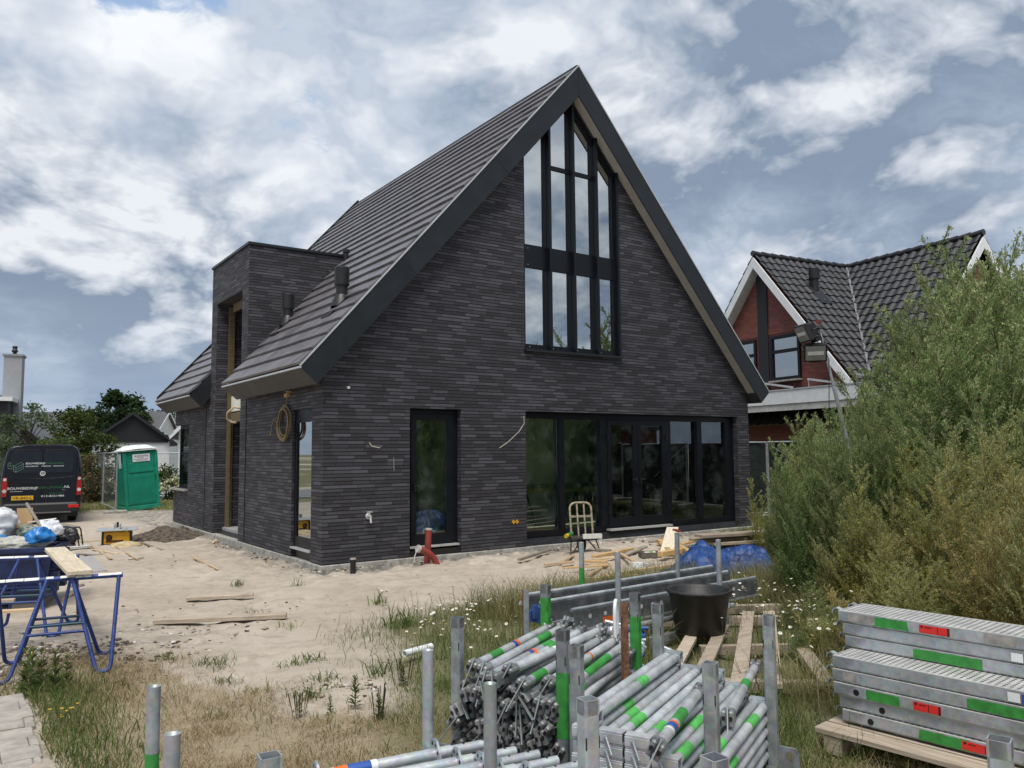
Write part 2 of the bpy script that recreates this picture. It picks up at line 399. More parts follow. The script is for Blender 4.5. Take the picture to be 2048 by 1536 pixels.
# ------------------------------------------------------------------ terrain
def _h(ix, iy, s): 
    q = np.sin(ix*127.1+iy*311.7+s*74.7)*43758.5453; return q-np.floor(q)
def vn(x, y, s=0):
    ix, iy = np.floor(x), np.floor(y); fx, fy = x-ix, y-iy
    fx = fx*fx*(3-2*fx); fy = fy*fy*(3-2*fy)
    return (_h(ix, iy, s)*(1-fx)+_h(ix+1, iy, s)*fx)*(1-fy)+(_h(ix, iy+1, s)*(1-fx)+_h(ix+1, iy+1, s)*fx)*fy
def fbm(x, y, s=0, o=4): return sum(vn(x*2**k, y*2**k, s+k*13)*.5**k for k in range(o))/sum(.5**k for k in range(o))
def ss(v, a, b): t = np.clip((v-a)/(b-a), 0, 1); return t*t*(3-2*t)
def gz0(x, y):
    return -.07-.13*ss(y, 0., 14.)+.06*ss(-y, 4.5, 7.5)+.30*np.exp(-(((x-8.)/3.2)**2+((y+6.5)/2.4)**2))
def gz(x, y): return float(gz0(np.float64(x), np.float64(y)))
def G(px, py):
    z = -.07
    for _ in range(6): p = zpl(px, py, z); z = gz(p.x, p.y)
    return zpl(px, py, z)
def inpoly(x, y, poly):
    c = np.zeros(np.shape(x), bool); j = len(poly)-1
    for i in range(len(poly)):
        xi, yi = poly[i]; xj, yj = poly[j]
        c ^= ((yi > y) != (yj > y)) & (x < (xj-xi)*(y-yi)/((yj-yi)+1e-9)+xi); j = i
    return c
_px = lambda L: [tuple(G(*p)[:2]) for p in L]
DRY = _px([(28, 1345), (120, 1322), (330, 1330), (420, 1400), (640, 1435), (840, 1425), (900, 1400), (900, 1490), (700, 1600), (20, 1600)])
GRN = _px([(745, 1262), (830, 1235), (960, 1205), (1060, 1190), (1200, 1165), (1330, 1155), (1500, 1060), (1540, 1010), (2100, 990), (2900, 985), (3000, 1500), (2300, 1900), (900, 1900), (760, 1500), (830, 1350)])
def edge_soft(x, y, poly, s, amp=.5):
    a = np.zeros(np.shape(x))
    for k, (dx, dy) in enumerate(((0, 0), (.25, 0), (-.25, 0), (0, .25), (0, -.25), (.4, .4), (-.4, -.4), (.4, -.4), (-.4, .4))):
        wx = (fbm(x*1.4, y*1.4, s)-.5)*1.6*amp; wy = (fbm(x*1.4+9, y*1.4+5, s+3)-.5)*1.6*amp
        a += inpoly(x+dx+wx, y+dy+wy, poly)
    return a/9
def grass_masks(x, y):
    x, y = np.asarray(x, float), np.asarray(y, float)
    dry = edge_soft(x, y, DRY, 5); grn = edge_soft(x, y, GRN, 8)
    outside = ss(-y, 8.6, 9.6)*(x < 2)
    dry = np.maximum(dry, outside)
    far = ss(y, 17.5, 19.5)*(fbm(x*.6, y*.6, 21) > .38)
    side = ss(x, 11.5, 13.)*(y > -4)
    pave = (x > -6.2) & (x < -4.12) & (y < -4.75)
    dry = np.where(pave, 0, dry)
    return dry, np.clip(grn+far+side, 0, 1)*(1-pave)
# ------------------------------------------------------------------ material set
M_BRICK = brick('dark_long_brick', (.0185, .0178, .0225), (.088, .087, .102), (.004, .004, .0045), jw=.0125, light=.3, bump=.8, stain=(.13, .118, .10))
M_RED = brick('red_brick', (.150, .040, .030), (.25, .080, .058), (.12, .085, .07), course=.0625, length=.22, jw=.012, jv=.010, light=.2, wild=False)
M_TILE = mat('dark_roof_tile', (.125, .120, .130), .42, var=.25, scale=2.2, bump=.12, bscale=90, spec=.6)
M_PAN = mat('glazed_pantile', (.017, .017, .020), .42, var=.3, scale=3, bump=.05, spec=.6)
M_FASC = mat('anthracite_board', (.011, .0145, .018), .48, var=.3, scale=2.5, spec=.4)
M_TRIMD = mat('black_trim', (.012, .013, .015), .35, var=.1)
M_FRAME = mat('black_window_frame', (.0055, .007, .0105), .42, var=.15, spec=.28)
M_SOFF = mat('beige_soffit', (.47, .455, .42), .7, var=.06)
M_EAVE = mat('grey_eave_board', (.040, .040, .039), .6, var=.12, scale=3)
M_ALU = mat('pale_metal_trim', (.55, .56, .56), .4, .4, var=.08)
M_CONC = mat('rough_concrete', (.34, .33, .30), .9, var=.3, scale=9, bump=.5, bscale=30)
M_PLAST = mat('interior_plaster', (.66, .68, .60), .85, var=.1, scale=3)
M_SCREED = mat('interior_screed', (.28, .27, .25), .85, var=.2, scale=3)
M_FOIL = mat('black_foil', (.012, .012, .013), .35, var=.3, scale=12, bump=.8, bscale=9)
M_GLASSU = glass('upper_window_glass', (.30, .36, .36), .50, .01)
M_GLASSL = glass('lower_window_glass', (.86, .97, .91), .09, .11)
M_GLASSB = glass('far_window_glass', (.3, .34, .34), .35, .02)
M_LATH = woodmat('fresh_lath', (.46, .33, .19), (.62, .48, .31))
M_WOOD = woodmat('weathered_plank', (.30, .24, .18), (.47, .40, .32))
M_GREYW = woodmat('grey_old_wood', (.20, .175, .145), (.36, .32, .27))
M_PINE = woodmat('yellow_pine', (.48, .30, .13), (.60, .42, .22))
M_GALV = galvmat('galvanised_steel', (.35, .38, .40), (.51, .54, .56))
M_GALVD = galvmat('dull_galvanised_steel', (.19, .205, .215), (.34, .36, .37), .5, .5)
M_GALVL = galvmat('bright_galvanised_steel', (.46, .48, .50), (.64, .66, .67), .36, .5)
M_GREEN = mat('green_marking_paint', (.035, .24, .040), .55, var=.22, scale=18, bump=.1)
M_RUST = mat('rusty_steel', (.16, .060, .028), .85, var=.45, scale=14, bump=.5, bscale=60, col2=(.27, .13, .075))
M_RED_L = mat('red_label', (.62, .025, .020), .45, var=.08)
M_BLUE_L = mat('blue_label', (.020, .075, .30), .45, var=.2)
M_ORNG = mat('orange_label', (.72, .14, .02), .5, var=.1)
M_WHITE = mat('white_paint', (.74, .76, .77), .45, var=.06)
M_WHITER = mat('white_render', (.72, .73, .73), .8, var=.06, scale=1.2)
M_BLACKP = mat('black_plastic', (.011, .011, .012), .42, var=.25, scale=8, bump=.1)
M_BLACK = mat('black_print', (.008, .008, .008), .5, var=.05)
M_BLUEP = mat('blue_trestle_paint', (.018, .045, .19), .42, var=.35, scale=20, bump=.2, bscale=60)
M_NAVY = mat('navy_container_paint', (.010, .022, .080), .5, var=.4, scale=7, bump=.2)
M_WORN = mat('worn_white_paint', (.70, .70, .66), .6, var=.1, scale=14)
M_DKWOOD = mat('black_boarding', (.014, .015, .018), .6, var=.2)
M_TILEG = mat('grey_far_tile', (.085, .085, .092), .6, var=.2, scale=3)

# ------------------------------------------------------------------ ground
def build_ground():
    def axis(a, b, step, lo, hi):
        c = list(np.arange(a, b, step)); q = step; p = b
        while p < hi: c.append(p); q *= 1.18; p += q
        q = step; p = a-step; pre = []
        while p > lo: pre.append(p); q *= 1.18; p -= q
        return np.array(pre[::-1]+c)
    xs = axis(-7, 11, .075, -900, 900); ys = axis(-10.5, 12, .075, -900, 900)
    X, Y = np.meshgrid(xs, ys)
    near = np.exp(-np.maximum(0, np.hypot(X-1, Y)-11)/4)
    dry, grn = grass_masks(X, Y)
    Z = gz0(X, Y)
    lump = (fbm(X*2.2, Y*2.2, 1)-.5)*.06+(fbm(X*6, Y*6, 2)-.5)*.045+(fbm(X*.7, Y*.7, 3)-.5)*.05-.025*ss(fbm(X*3.1+5, Y*3.1, 17, 2), .60, .72)
    dist = np.minimum(np.maximum(-X, 0)+np.where(Y < 0, -Y, 0), 3.)           # rough spoil against the foot of the walls
    spoil = np.exp(-dist/.35)*((X > -2) & (X < 10.5))
    Z = Z+near*lump*(1+1.5*spoil)+near*spoil*(fbm(X*9, Y*9, 14)-.5)*.07
    Z += np.where((X > .2) & (X < 9.9) & (Y > .2) & (Y < 9.8), -.3, 0)
    n, mm = len(xs), len(ys)
    idx = np.arange(n*mm).reshape(mm, n)
    F = np.stack([idx[:-1, :-1], idx[:-1, 1:], idx[1:, 1:], idx[1:, :-1]], -1).reshape(-1, 4)
    m, nt, b, out = newmat('sandy_ground')
    tc = nd(nt, 'ShaderNodeTexCoord').outputs['Object']
    ag = nd(nt, 'ShaderNodeAttribute', attribute_name='turf').outputs['Color']
    sp = nd(nt, 'ShaderNodeSeparateColor', {0: ag}).outputs
    n1 = noise(nt, tc, .55, 5, .55); n2 = noise(nt, tc, 5.5, 8, .65, .3); n3 = noise(nt, tc, 60, 4, .7)
    c = mixc(nt, mr(nt, n1, .3, .7), (.45, .385, .312), (.56, .49, .41))
    c = mixc(nt, mr(nt, n2, .42, .72, 0., .5), c, (.28, .225, .17))
    c = mixc(nt, mr(nt, n3, .5, .8, 0., .4), c, (.58, .52, .44))
    vo = nd(nt, 'ShaderNodeTexVoronoi', {'Vector': tc, 'Scale': 17.}).outputs
    spk = mth(nt, 'MULTIPLY', mr(nt, vo[0], .06, .12, 1., 0.), mr(nt, noise(nt, tc, 1.3, 3), .5, .65))
    c = mixc(nt, mth(nt, 'MULTIPLY', spk, .8), c, mixc(nt, vo[1], (.06, .05, .045), (.45, .42, .38)))
    soil = mixc(nt, n2, (.085, .065, .045), (.22, .175, .12))
    c = mixc(nt, mr(nt, sp[0], .2, .8, 0., .75), c, mixc(nt, n2, (.24, .185, .115), (.42, .34, .22)))
    c = mixc(nt, mr(nt, sp[1], .15, .85, 0., .85), c, mixc(nt, n2, (.085, .095, .036), (.19, .175, .08)))
    c = mixc(nt, mth(nt, 'MULTIPLY', sp[2], mr(nt, n2, .35, .6)), c, mixc(nt, n3, (.13, .12, .11), (.30, .285, .26)))
    nt.links.new(c, b.inputs['Base Color']); b.inputs['Roughness'].default_value = .95; b.inputs['Specular IOR Level'].default_value = .15
    h = mth(nt, 'ADD', mth(nt, 'MULTIPLY', n2, .7), mth(nt, 'MULTIPLY', n3, .3))
    bp = nd(nt, 'ShaderNodeBump', {'Strength': 1.0, 'Distance': .055, 'Height': h}); nt.links.new(bp.outputs[0], b.inputs['Normal'])
    o = fmesh('ground', np.stack([X, Y, Z], -1).reshape(-1, 3), F, m, smooth=True)
    a = o.data.color_attributes.new('turf', 'FLOAT_COLOR', 'POINT')
    grey = np.clip(spoil*1.2, 0, 1)+np.exp(-((X+3.9)**2+(Y+3.)**2)/1.2)*.8
    colr = np.stack([dry, grn, np.clip(grey, 0, 1), np.ones_like(dry)], -1).astype('f')
    a.data.foreach_set('color', colr.reshape(-1))
    tag(o, kind='structure')
build_ground()
def build_road():
    mb = MB(); a = []
    for p in ((-12, 19.8), (3., 24.5), (16, 29), (16, 34), (3, 31), (-12, 28)): a.append((p[0], p[1], gz(p[0], p[1])+.03))
    mb.add(a, [(0, 1, 4, 5), (1, 2, 3, 4)])
    tag(mb.build('road', mat('grey_road', (.20, .20, .20), .85, var=.12, scale=2, bump=.3, bscale=40)), kind='structure')
    mb = MB(); rg = random.Random(3); x0 = -6.2
    y = -4.85
    while y > -12:
        x = x0+(.0 if int(y*5) % 2 else -.15)
        while x < -4.52:
            w = .40
            mb.cbox((x+w/2+rg.uniform(-.004, .004), y-.105, -.062+rg.uniform(-.006, .006)), (w-.008, .202, .12), .006, Matrix.Rotation(rg.uniform(-.012, .012), 3, 'Z')); x += w
        xe = -4.15+rg.uniform(-.014, .014); mb.cbox(((x+xe)/2, y-.105, -.062+rg.uniform(-.006, .006)), (xe-x, .202, .12), .006, Matrix.Rotation(rg.uniform(-.015, .015), 3, 'Z'))
        y -= .21
    tag(mb.build('path', mat('worn_concrete_paver', (.36, .33, .29), .9, var=.22, scale=7, bump=.5, bscale=50)), kind='structure')
build_road()

# ------------------------------------------------------------------ the new dark brick house
W, L = 10.055, 9.997
TH = math.atan2(6.169, 5.493); XR = 5.0275; ZR = 9.146
def zo(x): x = min(x, 2*XR-x); return 2.977+(x+.463)*6.169/5.4905      # outer roof line
def zi(x): x = min(x, 2*XR-x); return 2.74+(x+.1915)*5.82/5.219        # inner roof line
OV = .235; T1, T2 = 3.95, 6.655; ZT = 5.836; ZD = 2.426
house = thing('brick_house', 'new dark brick house with steep tiled roof and tall black gable window', 'house')
def filled(outline, holes, ext, mi=0, name='wall', m=None, parent=None):
    bm = bmesh.new()
    def loop(pts):
        vs = [bm.verts.new(p) for p in pts]
        return [bm.edges.new((vs[i], vs[(i+1) % len(vs)])) for i in range(len(vs))]
    ed = loop(outline)
    for h in holes: ed += loop(h)
    bmesh.ops.triangle_fill(bm, use_beauty=True, use_dissolve=False, edges=ed)
    bm.faces.ensure_lookup_table()
    r = bmesh.ops.extrude_face_region(bm, geom=bm.faces[:])
    bmesh.ops.translate(bm, vec=Vector(ext), verts=[v for v in r['geom'] if isinstance(v, bmesh.types.BMVert)])
    bmesh.ops.recalc_face_normals(bm, faces=bm.faces)
    me = bpy.data.meshes.new(name); bm.to_mesh(me); bm.free(); me.materials.append(m); boxuv(me)
    o = bpy.data.objects.new(name, me); COL.objects.link(o); o.parent = parent; return o
D1, D2, B1, B2, W2, ZS = 1.494, 2.475, 3.845, 9.671, 6.196, 3.564
def gp(x, z, y=0.): return (x, y, z)
TW = .02
filled([gp(0, 0), gp(D1, 0), gp(D1, ZD), gp(D2, ZD), gp(D2, 0), gp(B1, 0), gp(B1, ZD), gp(B2, ZD), gp(B2, 0), gp(W, 0), gp(W, zi(W)+TW), gp(XR, zi(XR)+TW), gp(0, zi(0)+TW)],
       [[gp(B1, ZS), gp(W2, ZS), gp(W2, zi(W2)-.02), gp(XR, zi(XR)-.02), gp(B1, zi(B1)-.02)]], (0, .32, 0), name='gable_wall', m=M_BRICK, parent=house)
LD0, LD1 = .47, 1.36                                                      # door in the side wall
def sp_(y, z, x=0.): return (x, y, z)
ZW = 2.93
filled([sp_(.32, 0), sp_(LD0, 0), sp_(LD0, ZD), sp_(LD1, ZD), sp_(LD1, 0), sp_(T1, 0), sp_(T1, ZW), sp_(.32, ZW)], [], (.32, 0, 0), name='side_wall', m=M_BRICK, parent=house)
CW0 = 8.55
filled([sp_(T2, 0), sp_(L, 0), sp_(L, .86), sp_(CW0, .86), sp_(CW0, ZD), sp_(L, ZD), sp_(L, ZW), sp_(T2, ZW)], [], (.32, 0, 0), name='side_wall', m=M_BRICK, parent=house)
# rear and right walls, with openings so daylight falls through the rooms
RX0, RX1 = 7.0, 9.0
filled([(.32, L, 0), (.32, L, .86), (1.3, L, .86), (1.3, L, ZD), (.32, L, ZD), (.32, L, zi(.32)), (XR, L, zi(XR)), (W-.3, L, zi(W-.3)), (W-.3, L, 0)],
       [[(1.6, L, .1), (5.2, L, .1), (5.2, L, 2.5), (1.6, L, 2.5)], [(5.8, L, .1), (9.2, L, .1), (9.2, L, 2.5), (5.8, L, 2.5)]], (0, -.3, 0), name='rear_wall', m=M_BRICK, parent=house)
filled([(W, .32, 0), (W, L, 0), (W, L, zi(W)), (W, .32, zi(W))], [[(W, 4.0, .3), (W, 4.42, .3), (W, 4.42, 2.35), (W, 4.0, 2.35)]], (-.3, 0, 0), name='right_wall', m=M_BRICK, parent=house)
# foundation strip under the bricks
mb = MB(); mb.bb(-.035, W+.02, -.035, .25, -.4, -.004); mb.bb(-.035, .25, .25, L, -.4, -.004); mb.build('foundation', M_CONC, house, .01)
mb = MB(); mb.bb(.3, W-.3, .3, L-.3, -.05, .03); mb.build('floor_slab', M_SCREED, house)
mb = MB(); mb.bb(.322, W-.302, .322, L-.302, 2.62, 2.95); mb.build('storey_floor', M_PLAST, house)
mb = MB(); mb.bb(2.7, 2.82, .5, 6.2, .03, 2.62); mb.bb(9.0, 9.74, 5.2, 5.32, .03, 2.62); mb.bb(7.3, 7.42, 3.2, 5.0, .03, 2.62); mb.bb(2.82, 4.2, 6.1, 6.22, .03, 2.62); mb.bb(.6, 2.7, 3.4, 3.52, .03, 2.62); mb.build('inner_wall', M_PLAST, house)
mb = MB(); mb.extr([(1.6, 2.6, 2.96), (2*XR-1.6, 2.6, 2.96), (2*XR-1.6, 2.6, zi(1.6)-.3), (XR, 2.6, 8.2), (1.6, 2.6, zi(1.6)-.3)], (0, .1, 0)); mb.build('attic_wall', mat('dark_attic_board', (.10, .10, .10), .9), house)

# stair tower with deep recess
YO0, YO1, ZO = 4.36, 6.235, 4.99
mb = MB(); X1 = 2.3
mb.extr([(0, T1, 0), (X1, T1, 0), (X1, T2, 0), (0, T2, 0), (0, YO1, 0), (.78, YO1, 0), (.78, YO0, 0), (0, YO0, 0)], (0, 0, ZO))
mb.bb(0, X1, T1, T2, ZO, ZT)
tower = mb.build('stair_tower', M_BRICK, house)
mb = MB(); mb.bb(-.03, X1, T1-.03, T1+.06, ZT, ZT+.05); mb.bb(-.03, .06, T1+.06, T2-.06, ZT, ZT+.05); mb.bb(-.03, X1, T2-.06, T2+.03, ZT, ZT+.05); mb.bb(.06, X1, T1+.06, T2-.06, ZT-.2, ZT+.01)
mb.build('roof_cap', M_TRIMD, tower)
# inside the recess: wooden battens, unfinished frame, threshold
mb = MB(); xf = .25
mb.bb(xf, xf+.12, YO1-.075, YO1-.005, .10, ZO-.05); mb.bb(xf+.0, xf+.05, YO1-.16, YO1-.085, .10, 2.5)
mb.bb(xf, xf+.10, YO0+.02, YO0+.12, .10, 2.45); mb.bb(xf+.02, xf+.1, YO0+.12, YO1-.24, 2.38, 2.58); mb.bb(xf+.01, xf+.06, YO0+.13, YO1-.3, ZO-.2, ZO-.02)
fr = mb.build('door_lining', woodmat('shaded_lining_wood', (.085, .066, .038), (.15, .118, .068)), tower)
mb = MB(); mb.bb(.62, .7, YO0+.1, YO1-.1, .12, ZO-.05); mb.build('opening_shade', mat('painted_opening_shade', (.02, .02, .022), .8), tower)  # dark sheet painted in for the shade inside the door opening
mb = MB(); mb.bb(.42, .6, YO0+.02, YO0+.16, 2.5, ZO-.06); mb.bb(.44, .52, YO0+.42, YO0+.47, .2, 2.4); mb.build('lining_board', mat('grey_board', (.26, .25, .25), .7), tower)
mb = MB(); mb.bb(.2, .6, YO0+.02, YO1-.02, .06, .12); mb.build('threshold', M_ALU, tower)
mb = MB(); mb.bb(.1, .6, YO0+.004, YO1-.004, 0, .055); mb.build('sill_step', M_FOIL, tower)

# ---- roof
def tiled(mb, e0, along, length, s0, s1, course, tw, th, seed, mi=0):
    """flat interlocking tiles on a slope; e0 eave point at along=0, th slope angle sign-aware up vector"""
    rg = random.Random(seed); up, nr = th
    n = int(round((s1-s0)/course)); cc = (s1-s0)/n; nt_ = max(1, int(round(length/tw))); w = length/nt_
    for i in range(n):
        off = (i % 2)*.5*w
        k0 = -1 if i % 2 else 0
        for k in range(k0, nt_):
            a = max(0, k*w+off)+.0025; b = min(length, (k+1)*w+off)-.0025
            if b-a < .03: continue
            j = rg.uniform(-.0022, .0022); sa = s0+i*cc-.025; sb = s0+(i+1)*cc+.01
            def P(l, s, h): return e0+along*l+up*s+nr*h
            h0, h1, t = .072+j, .026+j, .046
            v = [P(a, sa, h0), P(b, sa, h0), P(b, sb, h1), P(a, sb, h1), P(a, sa, h0-t), P(b, sa, h0-t), P(b, sb, h1-t), P(a, sb, h1-t)]
            mb.add(v, [(0, 1, 2, 3), (0, 4, 5, 1), (1, 5, 6, 2), (3, 7, 4, 0)], mi)
UPL, NRL = Vector((math.cos(TH), 0, math.sin(TH))), Vector((-math.sin(TH), 0, math.cos(TH)))
UPR, NRR = Vector((-math.cos(TH), 0, math.sin(TH))), Vector((math.sin(TH), 0, math.cos(TH)))
SL = math.hypot(6.169, 5.4905); YE = L+.12
EL, ER = Vector((-.463, 0, 2.977)), Vector((2*XR+.463, 0, 2.977)); YV = Vector((0, 1, 0))
def roof():
    root = None
    mb = MB(); C = .335
    sx = lambda x: (x+.463)/math.cos(TH)
    b0 = -OV+.03
    nr1 = int(sx(2.14)/C)*C+.06
    tiled(mb, EL+YV*b0, YV, T1-b0, .06, nr1, C, .30, (UPL, NRL), 1)
    tiled(mb, EL+YV*T2, YV, YE-T2, .06, nr1, C, .30, (UPL, NRL), 2)
    tiled(mb, EL+YV*b0, YV, YE-b0, nr1, SL-.02, C, .30, (UPL, NRL), 3)
    tiled(mb, ER+YV*b0, YV, YE-b0, .06, SL-.02, C, .30, (UPR, NRR), 4)
    r = mb.build('roof', M_TILE, house)
    mb = MB(); mb.tube((XR, b0, ZR+.0), (XR, YE, ZR+.0), .055, 10)
    mb.build('ridge_cap', M_TRIMD, r)
    mb = MB()                                                       # roof deck under the tiles
    e = .02
    def dk(y0, y1, xa):
        mb.extr([(xa, y0, zo(xa)), (XR, y0, ZR), (XR, y0, ZR-.2), (xa, y0, zo(xa)-.2)], (0, y1-y0, 0))
    dk(.0, T1, -.27); dk(T1, T2, 2.05); dk(T2, YE, -.27)
    mb.extr([(2*XR+.27, 0, zo(-.27)), (XR, 0, ZR), (XR, 0, ZR-.2), (2*XR+.27, 0, zo(-.27)-.2)], (0, YE, 0))
    mb.build('roof_deck', M_TRIMD, r)
    # verge boards of the gable
    f = MB(); TPR = .06
    for sgn in (1, -1):
        X = (lambda x: x) if sgn > 0 else (lambda x: 2*XR-x)
        f.extr([(X(-.463), -OV, 2.977), (X(XR), -OV, ZR), (X(XR), -OV, 8.56), (X(-.1915), -OV, 2.74)], (0, .021, 0))
    fb = f.build('verge_board', M_FASC, r)
    f = MB()                                                        # joint between the boards, a thin dark strip proud of the face
    f.bb(XR-.004, XR+.004, -OV-.003, -OV-.0005, 8.57, 9.13); f.build('board_joint', M_BLACK, fb)
    for X in (1.35, 3.2, 2*XR-1.35, 2*XR-3.2):
        sg = 1 if X < XR else -1
        f = MB(); c = Vector((X, -OV-.0018, (zo(X)+zi(X))/2)); f.box(c, (.005, .0025, .36), Matrix.Rotation(-sg*TH, 3, 'Y')); f.build('board_joint', M_BLACK, fb)
    f = MB()
    for X in ((lambda x: x), (lambda x: 2*XR-x)):
        f.extr([(X(-.465), -OV-.012, 2.985), (X(XR), -OV-.012, ZR+.012), (X(XR), -OV-.012, ZR+.045), (X(-.465), -OV-.012, 3.018)], (0, .03, 0))
    f.build('verge_trim', M_ALU, fb)
    f = MB()
    for X in ((lambda x: x), (lambda x: 2*XR-x)):
        f.extr([(X(-.44), YE-.004, 3.0), (X(XR), YE-.004, ZR-.02), (X(XR), YE-.004, ZR+.135), (X(-.44), YE-.004, 3.155)], (0, .04, 0))
    f.build('rear_verge_trim', M_TRIMD, fb)
    # soffit under the verge
    for X, ls in (((lambda x: x), .5), ((lambda x: 2*XR-x), -.18)):
        f = MB(); f.extr([(X(ls), -OV+.022, zi(ls)+.013), (X(XR), -OV+.022, 8.575), (X(XR), -OV+.022, 8.60), (X(ls), -OV+.022, zi(ls)+.038)], (0, OV-.022-.002, 0)); f.build('soffit', M_SOFF, r)
    for y0, y1 in ((-OV+.022, T1), (T2, YE)):
        e = MB(); e.extr([(-.463, y0, 2.977), (-.1915, y0, 2.74), (-.1715, y0, 2.755), (-.443, y0, 2.995)], (0, y1-y0, 0)); eb = e.build('eave_board', M_EAVE, r)
        e = MB(); e.extr([(-.1708, y0, 2.76), (-.14, y0, 2.80), (-.002, y0, 2.93), (-.002, y0, 3.2), (-.30, y0, 3.06)], (0, y1-y0, 0)); e.build('eave_box', M_TRIMD, eb)
        e = MB(); e.bb(-.485, -.445, y0-.03, y1, 2.965, 2.992); e.build('gutter_edge', M_ALU, eb)
        e = MB(); e.extr([(-.455, y0+.005, 2.978), (-.30, y0+.005, 3.11), (-.30, y0+.005, 3.05)], (0, y1-y0-.01, 0)); e.build('gutter', M_TRIMD, eb)
    # end board where the far eave starts behind the tower, and the right-hand eave
    e = MB(); e.extr([(-.463, T2-.02, 2.977), (1.2, T2-.02, zo(1.2)), (1.2, T2-.02, zi(1.2)), (-.1915, T2-.02, 2.74)], (0, .018, 0)); e.build('verge_board', M_FASC, r)
    e = MB(); e.extr([(2*XR+.463, -OV+.022, 2.977), (2*XR+.1915, -OV+.022, 2.74), (2*XR+.002, -OV+.022, 2.92), (2*XR+.002, -OV+.022, 3.2), (2*XR+.3, -OV+.022, 3.06)], (0, YE+OV, 0)); e.build('eave_box', M_EAVE, r)
    e = MB(); e.extr([(-.463, YE, 2.977), (XR, YE, ZR), (2*XR+.463, YE, 2.977), (2*XR+.19, YE, 2.74), (XR, YE, 8.56), (-.19, YE, 2.74)], (0, .03, 0)); e.build('verge_board', M_FASC, r)
    # vents
    def vent(x, y, h, rr):
        z = zo(x); v = MB()
        v.tube((x, y, z-.05), (x, y, z+h*.55), rr*.78, 18); v.tube((x, y, z+h*.52), (x, y, z+h), rr, 20); v.lathe([(rr*.95, 0), (rr*.9, .012), (0, .018)], 20, (x, y, z+h))
        v.tube((x, y, z+h*.50), (x, y, z+h*.52), rr*.86, 20)
        b = v.build('vent_pipe', M_BLACKP, r)
        v = MB(); v.lathe([(rr*1.5, -.05), (rr*1.25, .06), (rr*.8, .16)], 18, (x, y, z))
        c = Vector((x, y, z))+NRL*.055-UPL*.12; v.box(c, (.52, .36, .012), Matrix((UPL, YV, NRL)).transposed()); v.build('flashing', M_BLACKP, b)
    vent(.62, .80, .62, .125); vent(.66, 3.55, .58, .115)
    x, y = 1.95, 4.0-.25; z = zo(x); v = MB(); v.tube((x, y, z), (x, y, z+.22), .05, 12); v.tube((x, y, z+.2), (x, y, z+.26), .075, 12); v.build('vent_pipe', M_BLACKP, r)
roof()
def grid_frame(parent, name, m, xs, z0, z1, y0, y1, fw=.06, top=None):
    pass
# ---- tall gable window
def tall_window():
    y = .10; f = MB()
    f.bb(B1+.002, W2-.002, .02, .14, ZS+.002, ZS+.10)                                  # bottom rail
    fins = [4.432, 5.02, 5.608, W2-.045]
    rl = lambda x: zi(x)-.03
    f.bb(B1+.002, B1+.04, .03, .14, ZS+.10, rl(B1+.002))
    f.bb(W2-.13, W2-.07, .03, .10, ZS+.10, rl(W2-.07))
    for i, x in enumerate(fins[:3]): f.bb(x-.035, x+.035, .04, .10, ZS+.10, rl(x)-.06)
    for a, b in ((B1+.04, 4.397), (4.467, 4.985), (5.055, 5.573), (5.643, W2-.13)):
        f.bb(a, b, .045, .10, 5.10, 5.54)
    for a, b in ((4.467, 4.985), (5.055, 5.573)): f.bb(a, b, .045, .10, 7.08, 7.16)
    # sloping top rails
    f.extr([(B1, .04, rl(B1)-.07), (XR, .04, rl(XR)-.07), (XR, .04, rl(XR)), (B1, .04, rl(B1))], (0, .1, 0))
    f.extr([(W2, .04, rl(W2)-.16), (XR, .04, rl(XR)-.16), (XR, .04, rl(XR)), (W2, .04, rl(W2))], (0, .1, 0))
    w = f.build('tall_window', M_FRAME, house); w['label'] = 'tall peaked window with black fins in the gable'
    for x in fins:
        f = MB(); t = rl(x)+(.02 if x < XR+.1 else .05); f.bb(x-.026, x+.026, -.055, .04, ZS+.02, t-.02); f.build('fin', M_FRAME, w)
    f = MB(); f.bb(B1-.02, W2+.03, -.07, .02, ZS-.045, ZS-.002); f.build('sill', M_TRIMD, w)
    for a, b in ((B1+.04, 4.40), (4.47, 4.985), (5.055, 5.57), (5.64, W2-.12)):
        mid = (a+b)/2
        f = MB(); f.bb(a, b, .07, .075, ZS+.1, 5.12); f.build('pane', M_GLASSU, w)
        f = MB(); f.extr([(a, .07, 5.52), (b, .07, 5.52), (b, .07, rl(b)-.02), (a, .07, rl(a)-.02)], (0, .005, 0)); f.build('pane', M_GLASSU, w)
    for a in (B1+.12, 4.52, 5.11, 5.70):
        for z in (5.16, 5.47, ZS+.05):
            f = MB(); f.tube((a, .049 if z > 4 else .018, z), (a, .044 if z > 4 else .012, z), .008, 8); f.build('fixing_screw', M_ALU, w)
tall_window()
